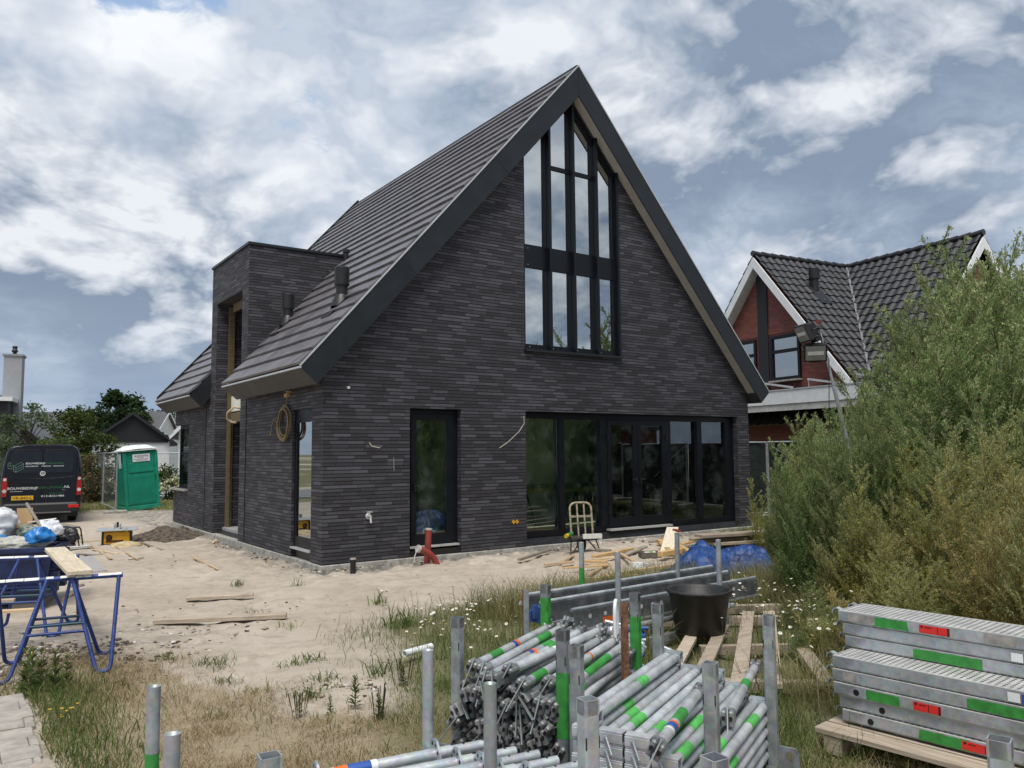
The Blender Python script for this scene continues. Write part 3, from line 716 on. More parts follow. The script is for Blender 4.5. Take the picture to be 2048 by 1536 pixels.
def gable_door():
    f = MB(); z0 = .10; a, b = D1+.002, D2-.002; y0, y1 = .12, .22
    f.bb(a, a+.07, y0, y1, z0, ZD-.002); f.bb(b-.09, b, y0, y1, z0, ZD-.002); f.bb(a+.07, b-.09, y0, y1, ZD-.09, ZD-.002); f.bb(a+.07, b-.09, y0, y1, z0, z0+.07)
    d = f.build('glass_door', M_FRAME, house); d['label'] = 'single glazed door left of the wide window'
    c, e = a+.075, b-.095; f = MB(); y0, y1 = .10, .19
    f.bb(c, c+.10, y0, y1, z0+.075, ZD-.095); f.bb(e-.12, e, y0, y1, z0+.075, ZD-.095); f.bb(c+.1, e-.12, y0, y1, ZD-.19, ZD-.095); f.bb(c+.1, e-.12, y0, y1, z0+.075, z0+.24)
    f.build('door_leaf', M_FRAME, d)
    f = MB(); f.bb(c+.1, e-.12, .14, .145, z0+.24, ZD-.19); f.build('pane', M_GLASSL, d)
    f = MB(); f.bb(a+.02, b-.02, .02, .12, z0+.03, z0+.06); f.build('threshold', M_ALU, d)
    f = MB(); f.bb(c+.03, c+.06, .05, .1, 1.05, 1.19); f.tube((c+.045, .06, 1.14), (c+.16, .06, 1.14), .011, 8); f.build('handle', M_TRIMD, d)
    f = MB(); f.bb(a, b, .02, .3, .0, z0-.004); f.build('foil_skirt', M_FOIL, d)
gable_door()
def wide_window():
    f = MB(); a, b = B1+.002, B2-.002; z0, z1 = .13, ZD-.002; y0, y1 = .13, .24
    f.bb(a, b, y0, y1, z1-.12, z1); f.bb(a, b, y0, y1, z0, z0+.11); f.bb(a, a+.05, y0, y1, z0+.11, z1-.12); f.bb(b-.26, b, y0, y1, z0+.11, z1-.12)
    mm = [(4.70, 4.82), (5.71, 5.885), (7.52, 7.66), (8.47, 8.61)]
    for p, q in mm: f.bb(p, q, y0-.03, y1, z0+.11, z1-.12)
    w = f.build('wide_window', M_FRAME, house); w['label'] = 'six bay black window with double doors on the ground floor'
    cells = [(a+.05, 4.70), (4.82, 5.71), (7.66, 8.47), (8.61, b-.26)]
    for p, q in cells:
        f = MB(); f.bb(p, q, .19, .195, z0+.11, z1-.12); f.build('pane', M_GLASSL, w)
    for p, q, hs in ((5.89, 6.69, 1), (6.70, 7.515, -1)):
        f = MB(); y0, y1 = .09, .18
        f.bb(p, p+.105, y0, y1, z0+.10, z1-.125); f.bb(q-.105, q, y0, y1, z0+.10, z1-.125); f.bb(p+.105, q-.105, y0, y1, z1-.22, z1-.125); f.bb(p+.105, q-.105, y0, y1, z0+.1, z0+.25)
        d = f.build('door_leaf', M_FRAME, w)
        f = MB(); f.bb(p+.105, q-.105, .135, .14, z0+.25, z1-.22); f.build('pane', M_GLASSL, d)
        f = MB(); hx = q-.05 if hs > 0 else p+.05; f.bb(hx-.015, hx+.015, .05, .09, 1.02, 1.18); f.tube((hx, .055, 1.12), (hx-hs*.12, .055, 1.12), .011, 8)
        f.build('handle', M_TRIMD, d)
        for zz in (.55, 1.2, 1.95):
            f = MB(); f.bb((p if hs > 0 else q)-.012, (p if hs > 0 else q)+.012, .06, .092, zz-.06, zz+.06); f.build('hinge', M_TRIMD, d)
    f = MB(); f.bb(5.86, 7.55, -.01, .13, z0+.015, z0+.05); f.build('threshold', M_ALU, w)
    f = MB()
    def skirt(u, v): return (a+(b-a)*u, .02+.03*math.sin(u*23)*.5+.06*v, .12*v+.004)
    f.grid(skirt, 60, 3); f.bb(a, b, .13, .26, .0, z0-.004); f.build('foil_skirt', M_FOIL, w)
wide_window()
def side_door():
    f = MB(); a, b = LD0+.002, LD1-.002; z0 = .12; x0, x1 = .045, .145
    f.bb(x0, x1, a, a+.08, z0, ZD-.002); f.bb(x0, x1, b-.10, b, z0, ZD-.002); f.bb(x0, x1, a+.08, b-.1, ZD-.22, ZD-.002); f.bb(x0, x1, a+.08, b-.1, z0, z0+.22)
    d = f.build('side_door', M_FRAME, house)
    f = MB(); f.bb(.065, .07, a+.08, b-.10, z0+.22, ZD-.22); f.build('pane', M_GLASSB, d)
    f = MB(); f.bb(-.02, .044, a+.01, b-.01, z0+.02, z0+.05); f.build('threshold', M_ALU, d)
    f = MB(); f.bb(.06, .3, a, b, 0, z0-.004); f.build('foil_skirt', M_FOIL, d)
side_door()
def corner_window():
    f = MB(); a, b = CW0+.002, L; z0, z1 = .86, ZD-.002; x0, x1 = .12, .20
    f.bb(x0, x1, a, a+.07, z0, z1); f.bb(x0, x1, b-.09, b-.02, z0, z1); f.bb(x0, x1, a+.07, b-.09, z1-.08, z1); f.bb(x0, x1, a+.07, b-.09, z0+.002, z0+.08); f.bb(x0, x1, a+.07, b-.09, 1.70, 1.74)
    f.bb(x1, 1.3, b-.10, b-.02, z0+.002, z0+.08); f.bb(x1, 1.3, b-.10, b-.02, z1-.08, z1); f.bb(1.23, 1.3, b-.10, b-.02, z0+.08, z1-.08)
    w = f.build('corner_window', M_FRAME, house)
    f = MB(); f.bb(.155, .16, a+.07, b-.09, z0+.08, 1.70); f.build('pane', M_GLASSL, w); f = MB(); f.bb(.155, .16, a+.07, b-.09, 1.74, z1-.08); f.build('pane', M_GLASSL, w)
    f = MB(); f.bb(x1, 1.23, b-.06, b-.055, z0+.08, z1-.08); f.build('pane', M_GLASSL, w)
    f = MB(); f.bb(-.09, .12, a-.03, b+.09, z0-.045, z0-.002); f.build('sill', M_CONC, w)
corner_window()
# small fittings on the walls
f = MB(); f.bb(.70, .82, -.012, -.001, .66, .76); tapb = None
f = MB(); f.tube((.76, 0, .70), (.76, -.10, .70), .022, 10); f.tube((.76, -.08, .70), (.76, -.11, .60), .017, 10); f.tube((.76, -.05, .70), (.76, -.05, .76), .012, 8); f.box((.76, -.05, .77), (.09, .02, .018)); f.lathe([(.0, 0), (.05, .0), (.045, .012), (.0, .014)], 14, (.76, -.001, .70), rot=Matrix.Rotation(PI/2, 3, 'X'))
f.build('wall_tap', M_ALU, house)
for x in (3.555, 3.63):
    f = MB(); f.box((x, -.006, .45), (.058, .012, .058), Matrix.Rotation(PI/4, 3, 'Y')); f.build('socket_cap', mat('amber_plastic', (.55, .28, .02), .4), house)
M_WIRE = mat('pale_wire', (.36, .35, .28), .5)
for pts, r_ in (([(3.8, -.005, 2.33), (3.79, -.03, 2.2), (3.65, -.06, 2.05), (3.4, -.09, 1.87), (3.2, -.10, 1.76)], .007), ([(.77, -.002, 1.86), (.79, -.05, 1.80), (.9, -.12, 1.77)], .009), ([(1.2, -.004, 1.62), (1.195, -.02, 1.5), (1.2, -.02, 1.4)], .004)):
    f = MB(); f.path(pts, r_, 6); f.build('loose_wire', M_WIRE, house)
f = MB(); f.tube((.40, 0, 2.72), (.40, -.04, 2.72), .022, 8); f.build('wall_plug', M_WHITE, house)
f = MB(); f.bb(-.012, -.001, T1-.012, T1+.012, .05, 2.75); f.build('expansion_joint', M_BLACK, house)
f = MB(); f.bb(-.011, -.001, T2+.30, T2+.322, .1, 2.75); f.build('expansion_joint', M_BLACK, house)
f = MB(); pts = [(-.005, 4.33, 2.60), (-.12, 4.36, 2.62), (-.2, 4.52, 2.52), (-.19, 4.60, 2.40), (-.10, 4.56, 2.33), (-.05, 4.44, 2.32)]; f.path(pts, .022, 8); f.build('conduit', mat('cream_conduit', (.50, .40, .26), .5), house)
coil = MB(); rg = random.Random(5)
for k in range(6):
    rr = .255+rg.uniform(-.03, .03); oy, oz = rg.uniform(-.02, .02), rg.uniform(-.03, .03)
    coil.path([(-.03-.012*k+.01*math.sin(3*t), 1.62+oy+rr*math.cos(t), 2.20+oz+rr*1.02*math.sin(t)) for t in [2*PI*i/28 for i in range(28)]], .010, 6, closed=True)
coil.path([(-.05, 1.62, 2.45), (-.04, 1.55, 2.55), (-.03, 1.52, 2.68)], .010, 6); coil.path([(-.05, 1.9, 2.2), (-.06, 2.15, 2.30), (-.07, 2.22, 2.12), (-.06, 2.3, 2.02)], .009, 6)
tag(coil.build('cable_coil', mat('tan_cable', (.24, .17, .085), .5, var=.3)), 'coil of tan cable hanging on the dark side wall under the eave', 'cable')
f = MB(); f.bb(-.05, 0, 1.50, 1.66, 2.655, 2.715); f.bb(-.07, 0, 1.40, 1.5, 2.725, 2.745); f.build('wall_bracket', M_PINE, house)
# ------------------------------------------------------------------ neighbour's red brick house
def neighbour():
    ang = R(-35)+math.atan2(2.0, 3.87)
    A = LD(8.09, 26.0); zr = 8.1
    h = thing('neighbour_house', 'red brick house with dark pantiles and white verge boards beyond the weeds', 'house', (A.x, A.y, 0), ang)
    # local: x along the wing ridge away from its gable, y along the main ridge (positive = away from the viewer's right)
    HW, RL, SLP = 3.55, 4.36, 1.20
    zw = lambda y: zr-abs(y)*SLP
    ze = zw(HW)
    w = MB(); w.extr([(.28, -HW, -.4), (.28, HW, -.4), (.28, HW, ze), (.28, 0, zr-.1), (.28, -HW, ze)], (RL+4, 0, 0)); 
    w.build('wing_wall', M_RED, h)
    w = MB(); w.extr([(.5, -4.75, -.4), (.5, 2.9, -.4), (8.2, 2.9, -.4), (8.2, -4.75, -.4)], (0, 0, 3.6)); w.extr([(RL-3.4, -4.75, 3.2), (RL, -4.75, zr-.5), (RL+3.4, -4.75, 3.2)], (0, .3, 0)); w.build('main_wall', M_RED, h)
    def pan(mb, e0, al, ln, up, nr, sl, seed):
        rg = random.Random(seed); tw, cs = .315, .365; n = int(sl/cs)+1; cs = sl/n; nu = int(ln/tw*6)
        for i in range(n):
            rows = []
            for sa, hh in ((i*cs-.03, .0), (i*cs-.03, .055), ((i+1)*cs+.01, .018)):
                rows.append([e0+al*(k*tw/6)+up*sa+nr*(hh+(.028*max(0, math.sin(2*PI*k/6+.6))+.010*math.sin(2*PI*k/6) if hh else 0)) for k in range(nu+1)])
            vs = rows[0]+rows[1]+rows[2]; m = nu+1
            mb.add(vs, [(r*m+k, r*m+k+1, (r+1)*m+k+1, (r+1)*m+k) for r in (0, 1) for k in range(nu)], 0, False)
    th = math.atan(SLP); c, s = math.cos(th), math.sin(th)
    r = MB(); X, Y = Vector((1, 0, 0)), Vector((0, 1, 0)); ov = .25; sl = (HW+.35)/c
    for sg in (-1, 1):
        e = Vector((-.05, sg*(HW+.35), zr-(HW+.35)*SLP)); pan(r, e, X, RL+.05+(.0 if sg < 0 else 1.5), Vector((0, -sg*c, s)), Vector((0, sg*s, c)), sl, 3)
    MW = 4.3; sl2 = (MW+.4)/c
    for sg in (-1, 1):
        e = Vector((RL+sg*(MW+.4), -4.95, zr-(MW+.4)*SLP)); pan(r, e, Y, 8.0, Vector((-sg*c, 0, s)), Vector((sg*s, 0, c)), sl2, 5)
    rf = r.build('roof', M_PAN, h)
    q = MB()
    for k in range(11): q.tube((-.1+k*.42, 0, zr+.07+.006*(k % 2)), (.34+k*.42, 0, zr+.05), .095, 10, r2=.082)
    q.build('ridge_tiles', M_PAN, rf)
    q = MB()
    for k in range(19): q.tube((RL, -5.0+k*.41, zr+.07), (RL, -4.56+k*.41, zr+.05), .095, 10, r2=.082)
    q.build('ridge_tiles', M_PAN, rf)
    q = MB()                                                         # lead valley
    for y in (-1,):
        q.beam((RL-.05, -.06, zr+.03), (RL-3.9, -3.95, zr-3.9*SLP+.06), .07, .03)
    q.build('valley_gutter', mat('grey_lead', (.16, .165, .18), .6), rf)
    def verge(pts, nx, name='verge_board'):
        for sg in (-1, 1):
            b = MB(); p = [pts(sg*0), pts(sg*1)]
            b.extr([p[0], p[1], p[1]+Vector((0, 0, -.34)), p[0]+Vector((0, 0, -.36))], nx); b.build(name, M_WHITE, rf)
    EW = HW+.30
    verge(lambda t: Vector((-.10, t*EW, zr-.06-abs(t)*EW*SLP)), (.05, 0, 0))
    for sg in (-1, 1):
        b = MB(); b.extr([(-.05, 0, zr-.42), (-.05, sg*EW, zr-.42-EW*SLP), (-.05, sg*EW, zr-.39-EW*SLP), (-.05, 0, zr-.39)], (.325, 0, 0)); b.build('soffit', mat('white_soffit', (.60, .60, .58), .6), rf)
    EM = MW+.35
    verge(lambda t: Vector((RL+t*EM, -5.0, zr-.06-abs(t)*EM*SLP)), (0, .05, 0))
    # dark centre strip and two windows in the wing gable
    b = MB(); b.bb(.235, .275, -.22, .22, 3.3, zr-.55); b.build('gable_strip', M_DKWOOD, h)
    for y0, y1 in ((.32, 1.35), (-1.55, -.32)):
        b = MB(); z0, z1 = 3.9, 5.35; x0, x1 = .20, .274
        b.bb(x0, x1, y0, y0+.09, z0, z1); b.bb(x0, x1, y1-.09, y1, z0, z1); b.bb(x0, x1, y0+.09, y1-.09, z1-.1, z1); b.bb(x0, x1, y0+.09, y1-.09, z0, z0+.1); b.bb(x0, x1, y0+.09, y1-.09, 4.78, 4.88)
        wn = b.build('window', M_FRAME, h)
        b = MB(); b.bb(.262, .266, y0+.09, y1-.09, z0+.1, 4.78); b.bb(.262, .266, y0+.09, y1-.09, 4.88, z1-.1); b.build('pane', M_GLASSB, wn)
        b = MB(); b.bb(.268, .272, y0+.09, y1-.09, z0+.1, 4.78); b.build('blind', mat('pale_curtain', (.45, .47, .47), .8), wn)
        b = MB(); b.bb(.1, .27, y0-.03, y1+.03, z0-.06, z0-.004); b.build('sill', M_CONC, wn)
    b = MB(); b.bb(.262, .276, -2.4, 2.2, 5.42, 5.62); b.build('brick_lintel', M_RED, h)
    # vents
    for (x, y, hh, rr) in ((1.55, -1.05, .75, .17), (3.1, -3.75, .32, .09)):
        z = zw(y); v = MB(); v.tube((x, y, z-.1), (x, y, z+hh*.6), rr*.75, 14); v.tube((x, y, z+hh*.55), (x, y, z+hh), rr, 14); v.lathe([(rr, 0), (.0, .05)], 14, (x, y, z+hh))
        v.box((x, y-.2, z-.16), (.5, .85, .05), Matrix.Rotation(th, 3, 'X')); v.build('vent_pipe', M_BLACKP, rf)
    # carport: flat roof with white fascia, posts, solar panels
    b = MB(); cx0, cx1, cy0, cy1, zt = -.9, 4.3, -9.8, 4.5, 3.45
    b.bb(cx0+.02, cx1, cy0+.02, cy1, zt-.52, zt-.03)
    cp = b.build('carport_roof', mat('carport_underside', (.22, .20, .18), .8), h)
    b = MB(); b.bb(cx0-.03, cx0+.015, cy0-.03, cy1, zt-.40, zt); b.bb(cx0+.015, cx1, cy0-.03, cy0+.015, zt-.40, zt); b.build('fascia', M_WHITE, cp)
    b = MB(); b.bb(cx0-.0, cx0+.018, cy0, cy1, zt-.60, zt-.41); b.bb(cx0+.018, cx1, cy0, cy0+.018, zt-.60, zt-.41); b.build('lower_fascia', mat('grey_white_board', (.52, .52, .50), .6), cp)
    b = MB(); b.bb(cx0-.05, cx0+.04, cy0-.05, cy1, zt+.004, zt+.04); b.build('roof_edge', M_ALU, cp)
    for y in (2.6, -9.4):
        b = MB(); b.bb(cx0+.1, cx0+.34, y-.12, y+.12, -.4, zt-.53); b.build('post', M_WHITE, cp)
    for k in range(6):
        y = 1.1-k*1.72
        b = MB(); b.extr([(-.35, y, zt+.30), (2.8, y, zt+.30), (2.8, y-1.15, zt+.09), (-.35, y-1.15, zt+.09)], (0, 0, .04)); p_ = b.build('solar_panel', mat('solar_glass', (.012, .014, .02), .15, spec=.8), cp)
        b = MB(); b.beam((-.36, y, zt+.33), (-.36, y-1.15, zt+.12), .03, .06); b.beam((-.3, y, zt+.04), (-.3, y, zt+.32), .04, .04); b.beam((-.3, y-1.15, zt+.04), (-.3, y-1.15, zt+.10), .04, .04); b.beam((-.36, y, zt+.06), (-.36, y-1.2, zt+.06), .04, .03); b.build('panel_frame', M_ALU, p_)
    b = MB(); b.bb(.24, .276, -4.2, 2.4, -.4, 2.9); b.build('dark_porch_door', mat('dark_timber_door', (.02, .02, .02), .6), h) if False else None
neighbour()

# ------------------------------------------------------------------ background houses
def gable_house(name, label, c, rz, w, l, ze, zr, wallm, roofm, gablem=None, group=None):
    h = thing(name, label, 'house', c, rz, group)
    b = MB(); b.bb(-w/2, w/2, 0, l, -.8, ze); b.build('wall', wallm, h)
    b = MB(); b.extr([(-w/2-.3, -.06, ze-.02), (w/2+.3, -.06, ze-.02), (0, -.06, zr)], (0, .1, 0)); b.build('gable', gablem or wallm, h)
    b = MB(); b.extr([(-w/2, l-.04, ze), (w/2, l-.04, ze), (0, l-.04, zr)], (0, .1, 0)); b.build('gable', gablem or wallm, h)
    b = MB(); e = .4; sl = (zr-ze)/(w/2); k = ze-e*sl
    for sg in (-1, 1): b.extr([(sg*(w/2+e), -.3, k), (0, -.3, zr), (0, -.3, zr+.14), (sg*(w/2+e), -.3, k+.14)], (0, l+.6, 0))
    r = b.build('roof', roofm, h)
    b = MB()
    for sg in (-1, 1): b.extr([(sg*(w/2+e), -.33, k-.02), (0, -.33, zr-.02), (0, -.33, zr+.16), (sg*(w/2+e), -.33, k+.16)], (0, .028, 0))
    b.build('verge_board', M_DKWOOD if gablem else M_WHITE, r)
    return h
c = at(264, 880, 47); rz = R(-35+28)
barn = gable_house('barn', 'low white barn with black boarded gable and grey tiles behind the green cabin', (c.x, c.y, 0), rz, 4.1, 9, 2.5, 4.05, M_WHITER, M_TILEG, M_DKWOOD)
b = MB(); b.bb(-1.95, 1.95, -.09, -.07, 2.40, 2.53)
for k in range(9): z = 2.56+k*.16; hw = 2.2*(4.05-z)/1.5; b.bb(-hw, hw, -.085, -.065, z, z+.15)
b.build('boarding', M_DKWOOD, barn)
c = at(330, 890, 62); gable_house('long_house', 'grey tiled low house seen behind the black gabled barn', (c.x, c.y, 0), R(60), 7, 16, 2.6, 4.9, M_WHITER, M_TILEG)
c = at(205, 890, 66); gable_house('far_house', 'far grey tiled roof to the left of the black gabled barn', (c.x, c.y, 0), R(-95), 6, 9, 2.4, 4.7, M_WHITER, M_TILEG)
# white rendered house with dark shutters
c = at(352, 900, 41)
wh = gable_house('white_house', 'white rendered house with dark shutters beside the corner window', (c.x+2.75, c.y, 0), R(-20), 5.2, 9, 2.9, 5.6, M_WHITER, M_TILEG)
for x in (-2.2, -1.0, .3):
    b = MB(); b.bb(x, x+.5, -.07, -.055, .6, 2.3); wn = b.build('window', M_GLASSB, wh)
    b = MB(); b.bb(x-.05, x, -.1, -.05, .55, 2.35); b.bb(x+.5, x+.55, -.1, -.05, .55, 2.35); b.bb(x, x+.5, -.1, -.05, 2.3, 2.36); b.bb(x, x+.5, -.1, -.05, .54, .6); b.build('frame', M_WHITE, wn)
    for s_ in (-.28, .57): b = MB(); b.bb(x+s_, x+s_+.24, -.09, -.056, .55, 2.35); b.build('shutter', M_DKWOOD, wn)
b = MB(); b.bb(-2.62, 2.62, -.03, 9, -.8, .45); b.build('plinth', mat('dark_plinth', (.05, .05, .055), .8), wh)
# chimney house at the left edge
c = at(-60, 880, 31); ch = gable_house('chimney_house', 'dark boarded house with tall pale chimney at the left edge', (c.x, c.y, 0), R(-10), 6.0, 8, 1.5, 4.4, M_WHITER, M_TILEG, M_DKWOOD)
Mi = Matrix.Rotation(R(10), 4, 'Z') @ Matrix.Translation((-c.x, -c.y, 0))
p = Mi @ at(22, 880, 31.5); b = MB(); b.bb(p.x-.31, p.x+.31, p.y-.4, p.y+.4, .5, 5.62); cm = b.build('chimney', mat('grey_white_render', (.30, .31, .33), .8, var=.05), ch)
b = MB(); b.bb(p.x-.36, p.x+.36, p.y-.45, p.y+.45, 5.62, 5.69); b.build('chimney_cap', mat('lead_cap', (.25, .26, .28), .6), cm)
b = MB(); b.lathe([(.07, 0), (.07, .12), (.11, .12), (.11, .2), (.075, .22), (.09, .3), (.09, .36), (0, .38)], 12, (p.x, p.y, 5.69)); b.build('chimney_pot', M_BLACKP, cm)
p = Mi @ at(0, 880, 30.2); b = MB(); b.bb(p.x-1.6, p.x+.25, p.y-.4, p.y+2, 2.2, 3.75); d = b.build('dormer', M_DKWOOD, ch)
b = MB(); b.bb(p.x-1.8, p.x+.42, p.y-.6, p.y+2, 3.75, 3.9); b.build('dormer_roof', M_WHITE, d)

# ------------------------------------------------------------------ trees and hedges
LEAF_D = leafmat('tree_leaf_dark', [(.012, .028, .010), (.030, .060, .020), (.060, .095, .035)])
LEAF_M = leafmat('tree_leaf_mid', [(.022, .040, .008), (.060, .095, .018), (.12, .16, .035)])
LEAF_P = leafmat('tree_leaf_pale', [(.035, .055, .025), (.08, .11, .05), (.15, .18, .10)])
BARK = mat('bark', (.07, .055, .042), .9, var=.3, scale=12, bump=.6)
CREAM = leafmat('cream_blossom', [(.40, .42, .20), (.62, .62, .42), (.72, .71, .58)], .2)
def leaves(n, rng, pts, size, asp=.6, jit=.05, droop=0.):
    """n leaf quads scattered about the given points (N,3)"""
    P = pts[rng.integers(0, len(pts), n)]+rng.normal(0, jit, (n, 3))
    d = rng.normal(0, 1, (n, 3)); d[:, 2] = d[:, 2]*.6+.25-droop; d /= np.linalg.norm(d, axis=1)[:, None]
    e = np.cross(d, rng.normal(0, 1, (n, 3))); e /= np.linalg.norm(e, axis=1)[:, None]+1e-6
    s = size*(.6+.8*rng.random(n))[:, None]
    V = np.stack([P, P+d*s*.5+e*s*asp*.5, P+d*s, P+d*s*.5-e*s*asp*.5], 1).reshape(-1, 3)
    return V, np.arange(4*n).reshape(n, 4)
def tree(name, label, c, h, crown, leaf, n, size, seed, cat='tree', trunk=.12, clumps=26, low=.25, group=None, shape=1.0, gap=.35):
    """crown = (rx, ry); limbs run out from the trunk to leaf clumps spread through the crown's volume"""
    t = thing(name, label, cat, c, 0, group); rng = np.random.default_rng(seed); rg = random.Random(seed)
    m = MB(); top = h*.8
    tk = [Vector((rg.uniform(-.03, .03)*h*q, rg.uniform(-.03, .03)*h*q, top*q)) for q in (0, .2, .4, .6, .8, 1)]
    m.path(tk, [trunk*(1-.8*q) for q in (0, .2, .4, .6, .8, 1)], 8)
    pts = []
    for k in range(clumps):
        u = rg.random(); zc = h*(low+(1-low)*u); prof = math.sin(PI*min(1, max(0.05, (u*.86+.12))))**.7*shape
        a = rg.uniform(0, 2*PI); rr = math.sqrt(rg.uniform(.05, 1))
        cc = Vector((math.cos(a)*crown[0]*prof*rr, math.sin(a)*crown[1]*prof*rr, zc))
        q = max(0, min(.95, (zc/top)*.75)); i = int(q*5); b0 = tk[i].lerp(tk[min(5, i+1)], q*5-i)
        m.path([b0, b0.lerp(cc, .55)+Vector((0, 0, .04*h)), cc], [trunk*.35, trunk*.2, trunk*.06], 5)
        s = crown[0]*(gap*(.6+.7*rg.random()))
        pp = rng.normal(0, 1, (60, 3)); pp /= np.linalg.norm(pp, axis=1)[:, None]; pp *= s*np.cbrt(rng.random((60, 1)))*np.array([1, 1, .7])
        pts.append(pp+np.array(cc))
    m.build('trunk', BARK, t)
    V, F = leaves(n, rng, np.concatenate(pts), size, .6, size*.4)
    fmesh('crown', V, F, leaf, parent=t)
    return t
def gnd(px, py, d): p = at(px, py, d); return (p.x, p.y, gz(p.x, p.y)-.05)
tree('tree', 'thin pale tree with see-through crown in front of the chimney', gnd(58, 900, 27), 3.6, (1.25, 1.2), LEAF_P, 3600, .10, 1, trunk=.06, clumps=34, low=.3, gap=.22)
tree('tree', 'rounded yellow green bushy tree above the black van', gnd(152, 900, 33), 3.75, (1.55, 1.4), LEAF_M, 9000, .12, 2, trunk=.1, clumps=60, low=.12, gap=.32)
tree('tree', 'tall dark tree rising behind the black gabled barn', gnd(238, 900, 60), 6.6, (2.0, 2.0), LEAF_D, 6500, .26, 3, trunk=.16, clumps=40, low=.2, gap=.34)
tree('tree', 'dark treetop peeping under the far eave of the brick house', gnd(318, 900, 70), 5.6, (1.6, 1.6), LEAF_D, 3500, .28, 4, clumps=26)
tree('tree', 'low dark tree between the yellow green tree and the barn', gnd(188, 900, 58), 4.9, (2.4, 1.8), LEAF_D, 4500, .25, 5, clumps=36, low=.1)
tree('bush', 'loose green bush at the left edge beneath the chimney', gnd(24, 905, 29), 2.7, (1.6, 1.2), LEAF_P, 4200, .11, 6, 'bush', clumps=40, low=.05, trunk=.05)
tree('bush', 'green bush between the van roof and the yellow green tree', gnd(104, 905, 31), 2.7, (1.5, 1.2), LEAF_M, 4500, .11, 7, 'bush', clumps=40, low=.05, trunk=.05)
tree('bush', 'brownish garden bush right of the van', gnd(182, 920, 30), 1.95, (.62, .6), leafmat('brown_leaf', [(.06, .05, .02), (.13, .10, .045), (.20, .15, .09)]), 3000, .07, 8, 'bush', clumps=40, low=.05, trunk=.03)
for k, (px, lab) in enumerate(((178, 'hydrangea with cream flower heads next to the van'), (196, 'hydrangea with cream flower heads behind the fence posts'), (214, 'hydrangea with cream flower heads left of the green cabin'), (332, 'small hydrangea right of the green cabin'))):
    t = tree('hydrangea', lab, gnd(px, 985, 30.5+k*.3), 1.45, (.62, .5), LEAF_M, 2200, .09, 20+k, 'bush', trunk=.03, clumps=30, low=.05, group='hydrangeas behind the site fence')
    rng = np.random.default_rng(40+k); P_ = rng.normal(0, 1, (34, 3)); P_ /= np.linalg.norm(P_, axis=1)[:, None]; P_[:, 2] = abs(P_[:, 2])*.62+.5; P_[:, :2] *= .62
    V, F = leaves(900, rng, P_, .075, .9, .055); fmesh('flower_heads', V, F, CREAM, parent=t)
# trees beyond the rear and the right boundary and behind the photographer: they stand in the window reflections
for k, (x, y, h_, lab) in enumerate(((12.6, 6.2, 2.6, 'bush seen through the narrow side window of the brick house'), (8, 24, 3.2, 'tree standing beyond the rear wall of the brick house'), (15, 19, 4.5, 'tree seen through the narrow rear window'))):
    tree('tree', lab, (x, y, -.2), h_, (2.6, 2.6) if h_ > 3 else (1.1, 1.1), LEAF_M, 5000, .2, 60+k, clumps=40, low=.08)

# ------------------------------------------------------------------ site fences
def fence_panel(p, q, label, cloth=None, group='temporary site fence panels', h=1.98):
    p, q = Vector(p), Vector(q); d = (q-p); ln = d.xy.length; rz = math.atan2(d.y, d.x)
    t = thing('fence_panel', label, 'fence', p, rz, group)
    sl = (q.z-p.z)
    fr = MB()
    for x in (.02, ln-.02): fr.tube((x, 0, -.02), (x, 0, h), .021, 8)
    fr.tube((.02, 0, h-.02), (ln-.02, 0, h-.02), .021, 8); fr.tube((.02, 0, .14), (ln-.02, 0, .14), .021, 8)
    if ln > 2: fr.beam((.06, .012, h-.08), (ln*.5, .012, .9), .02, .02) if cloth else None
    fr.build('frame', M_GALV, t)
    w = MB(); n = int(ln/.115)
    for k in range(1, n): x = k*ln/n; w.bb(x-.0016, x+.0016, -.0016, .0016, .14, h-.02)
    for k in range(1, 8): z = .14+k*(h-.16)/8; w.bb(.02, ln-.02, .003, .008, z-.002, z+.002)
    w.build('wire_mesh', mat('dark_fence_wire', (.03, .035, .035), .6) if cloth else M_GALVD, t)
    f = MB(); f.cbox((0, 0, .03), (.24, .68, .14), .03); f.build('foot', M_CONC, t)
    if cloth:
        c_ = MB(); rg = random.Random(4)
        c_.grid(lambda u, v: (.04+u*(ln-.08), .035+.02*math.sin(u*17+v*3)+.012*math.sin(u*41), .16+v*(h-.2)), 40, 6); c_.build('screen_cloth', cloth, t)
    return t
CLOTH = mat('black_green_screen', (.008, .016, .0145), .8, var=.3, scale=3)
def gp3(x, y): return (x, y, gz(x, y))
a_ = at(231, 1027, 25.9); b_ = at(205, 1012, 29.0); c_ = at(193, 1003, 32.6)
fence_panel(gp3(a_.x, a_.y), gp3(b_.x, b_.y), 'bare mesh fence panel nearest the van, left of the green cabin')
fence_panel(gp3(b_.x, b_.y), gp3(c_.x, c_.y), 'bare mesh fence panel farther back left of the green cabin')
d_ = Vector((math.cos(R(-7)), math.sin(R(-7)), 0))*3.45; p0 = Vector((c_.x, c_.y, 0))
for k, lab in enumerate(('mesh fence panel behind the left side of the green cabin', 'mesh fence panel right of the green cabin', 'mesh fence panel ending behind the corner window')):
    q0 = p0+d_; fence_panel(gp3(p0.x, p0.y), gp3(q0.x, q0.y), lab); p0 = q0
pts = [(10.6, 2.55), (12.80, 1.62), (13.5, -1.7), (13.95, -5.1), (14.3, -8.5), (14.6, -11.9), (14.8, -15.3)]
labs = ('screened fence panel butting the right end of the brick house', 'screened fence panel just right of the double fence posts', 'screened fence panel among the tall weeds behind the blue tarp', 'screened fence panel deep behind the tall weeds', 'screened fence panel behind the weed thicket, seen in the window glass', 'farthest screened fence panel mirrored in the window glass')
for k in range(6): fence_panel(gp3(*pts[k]), gp3(*pts[k+1]), labs[k], CLOTH)
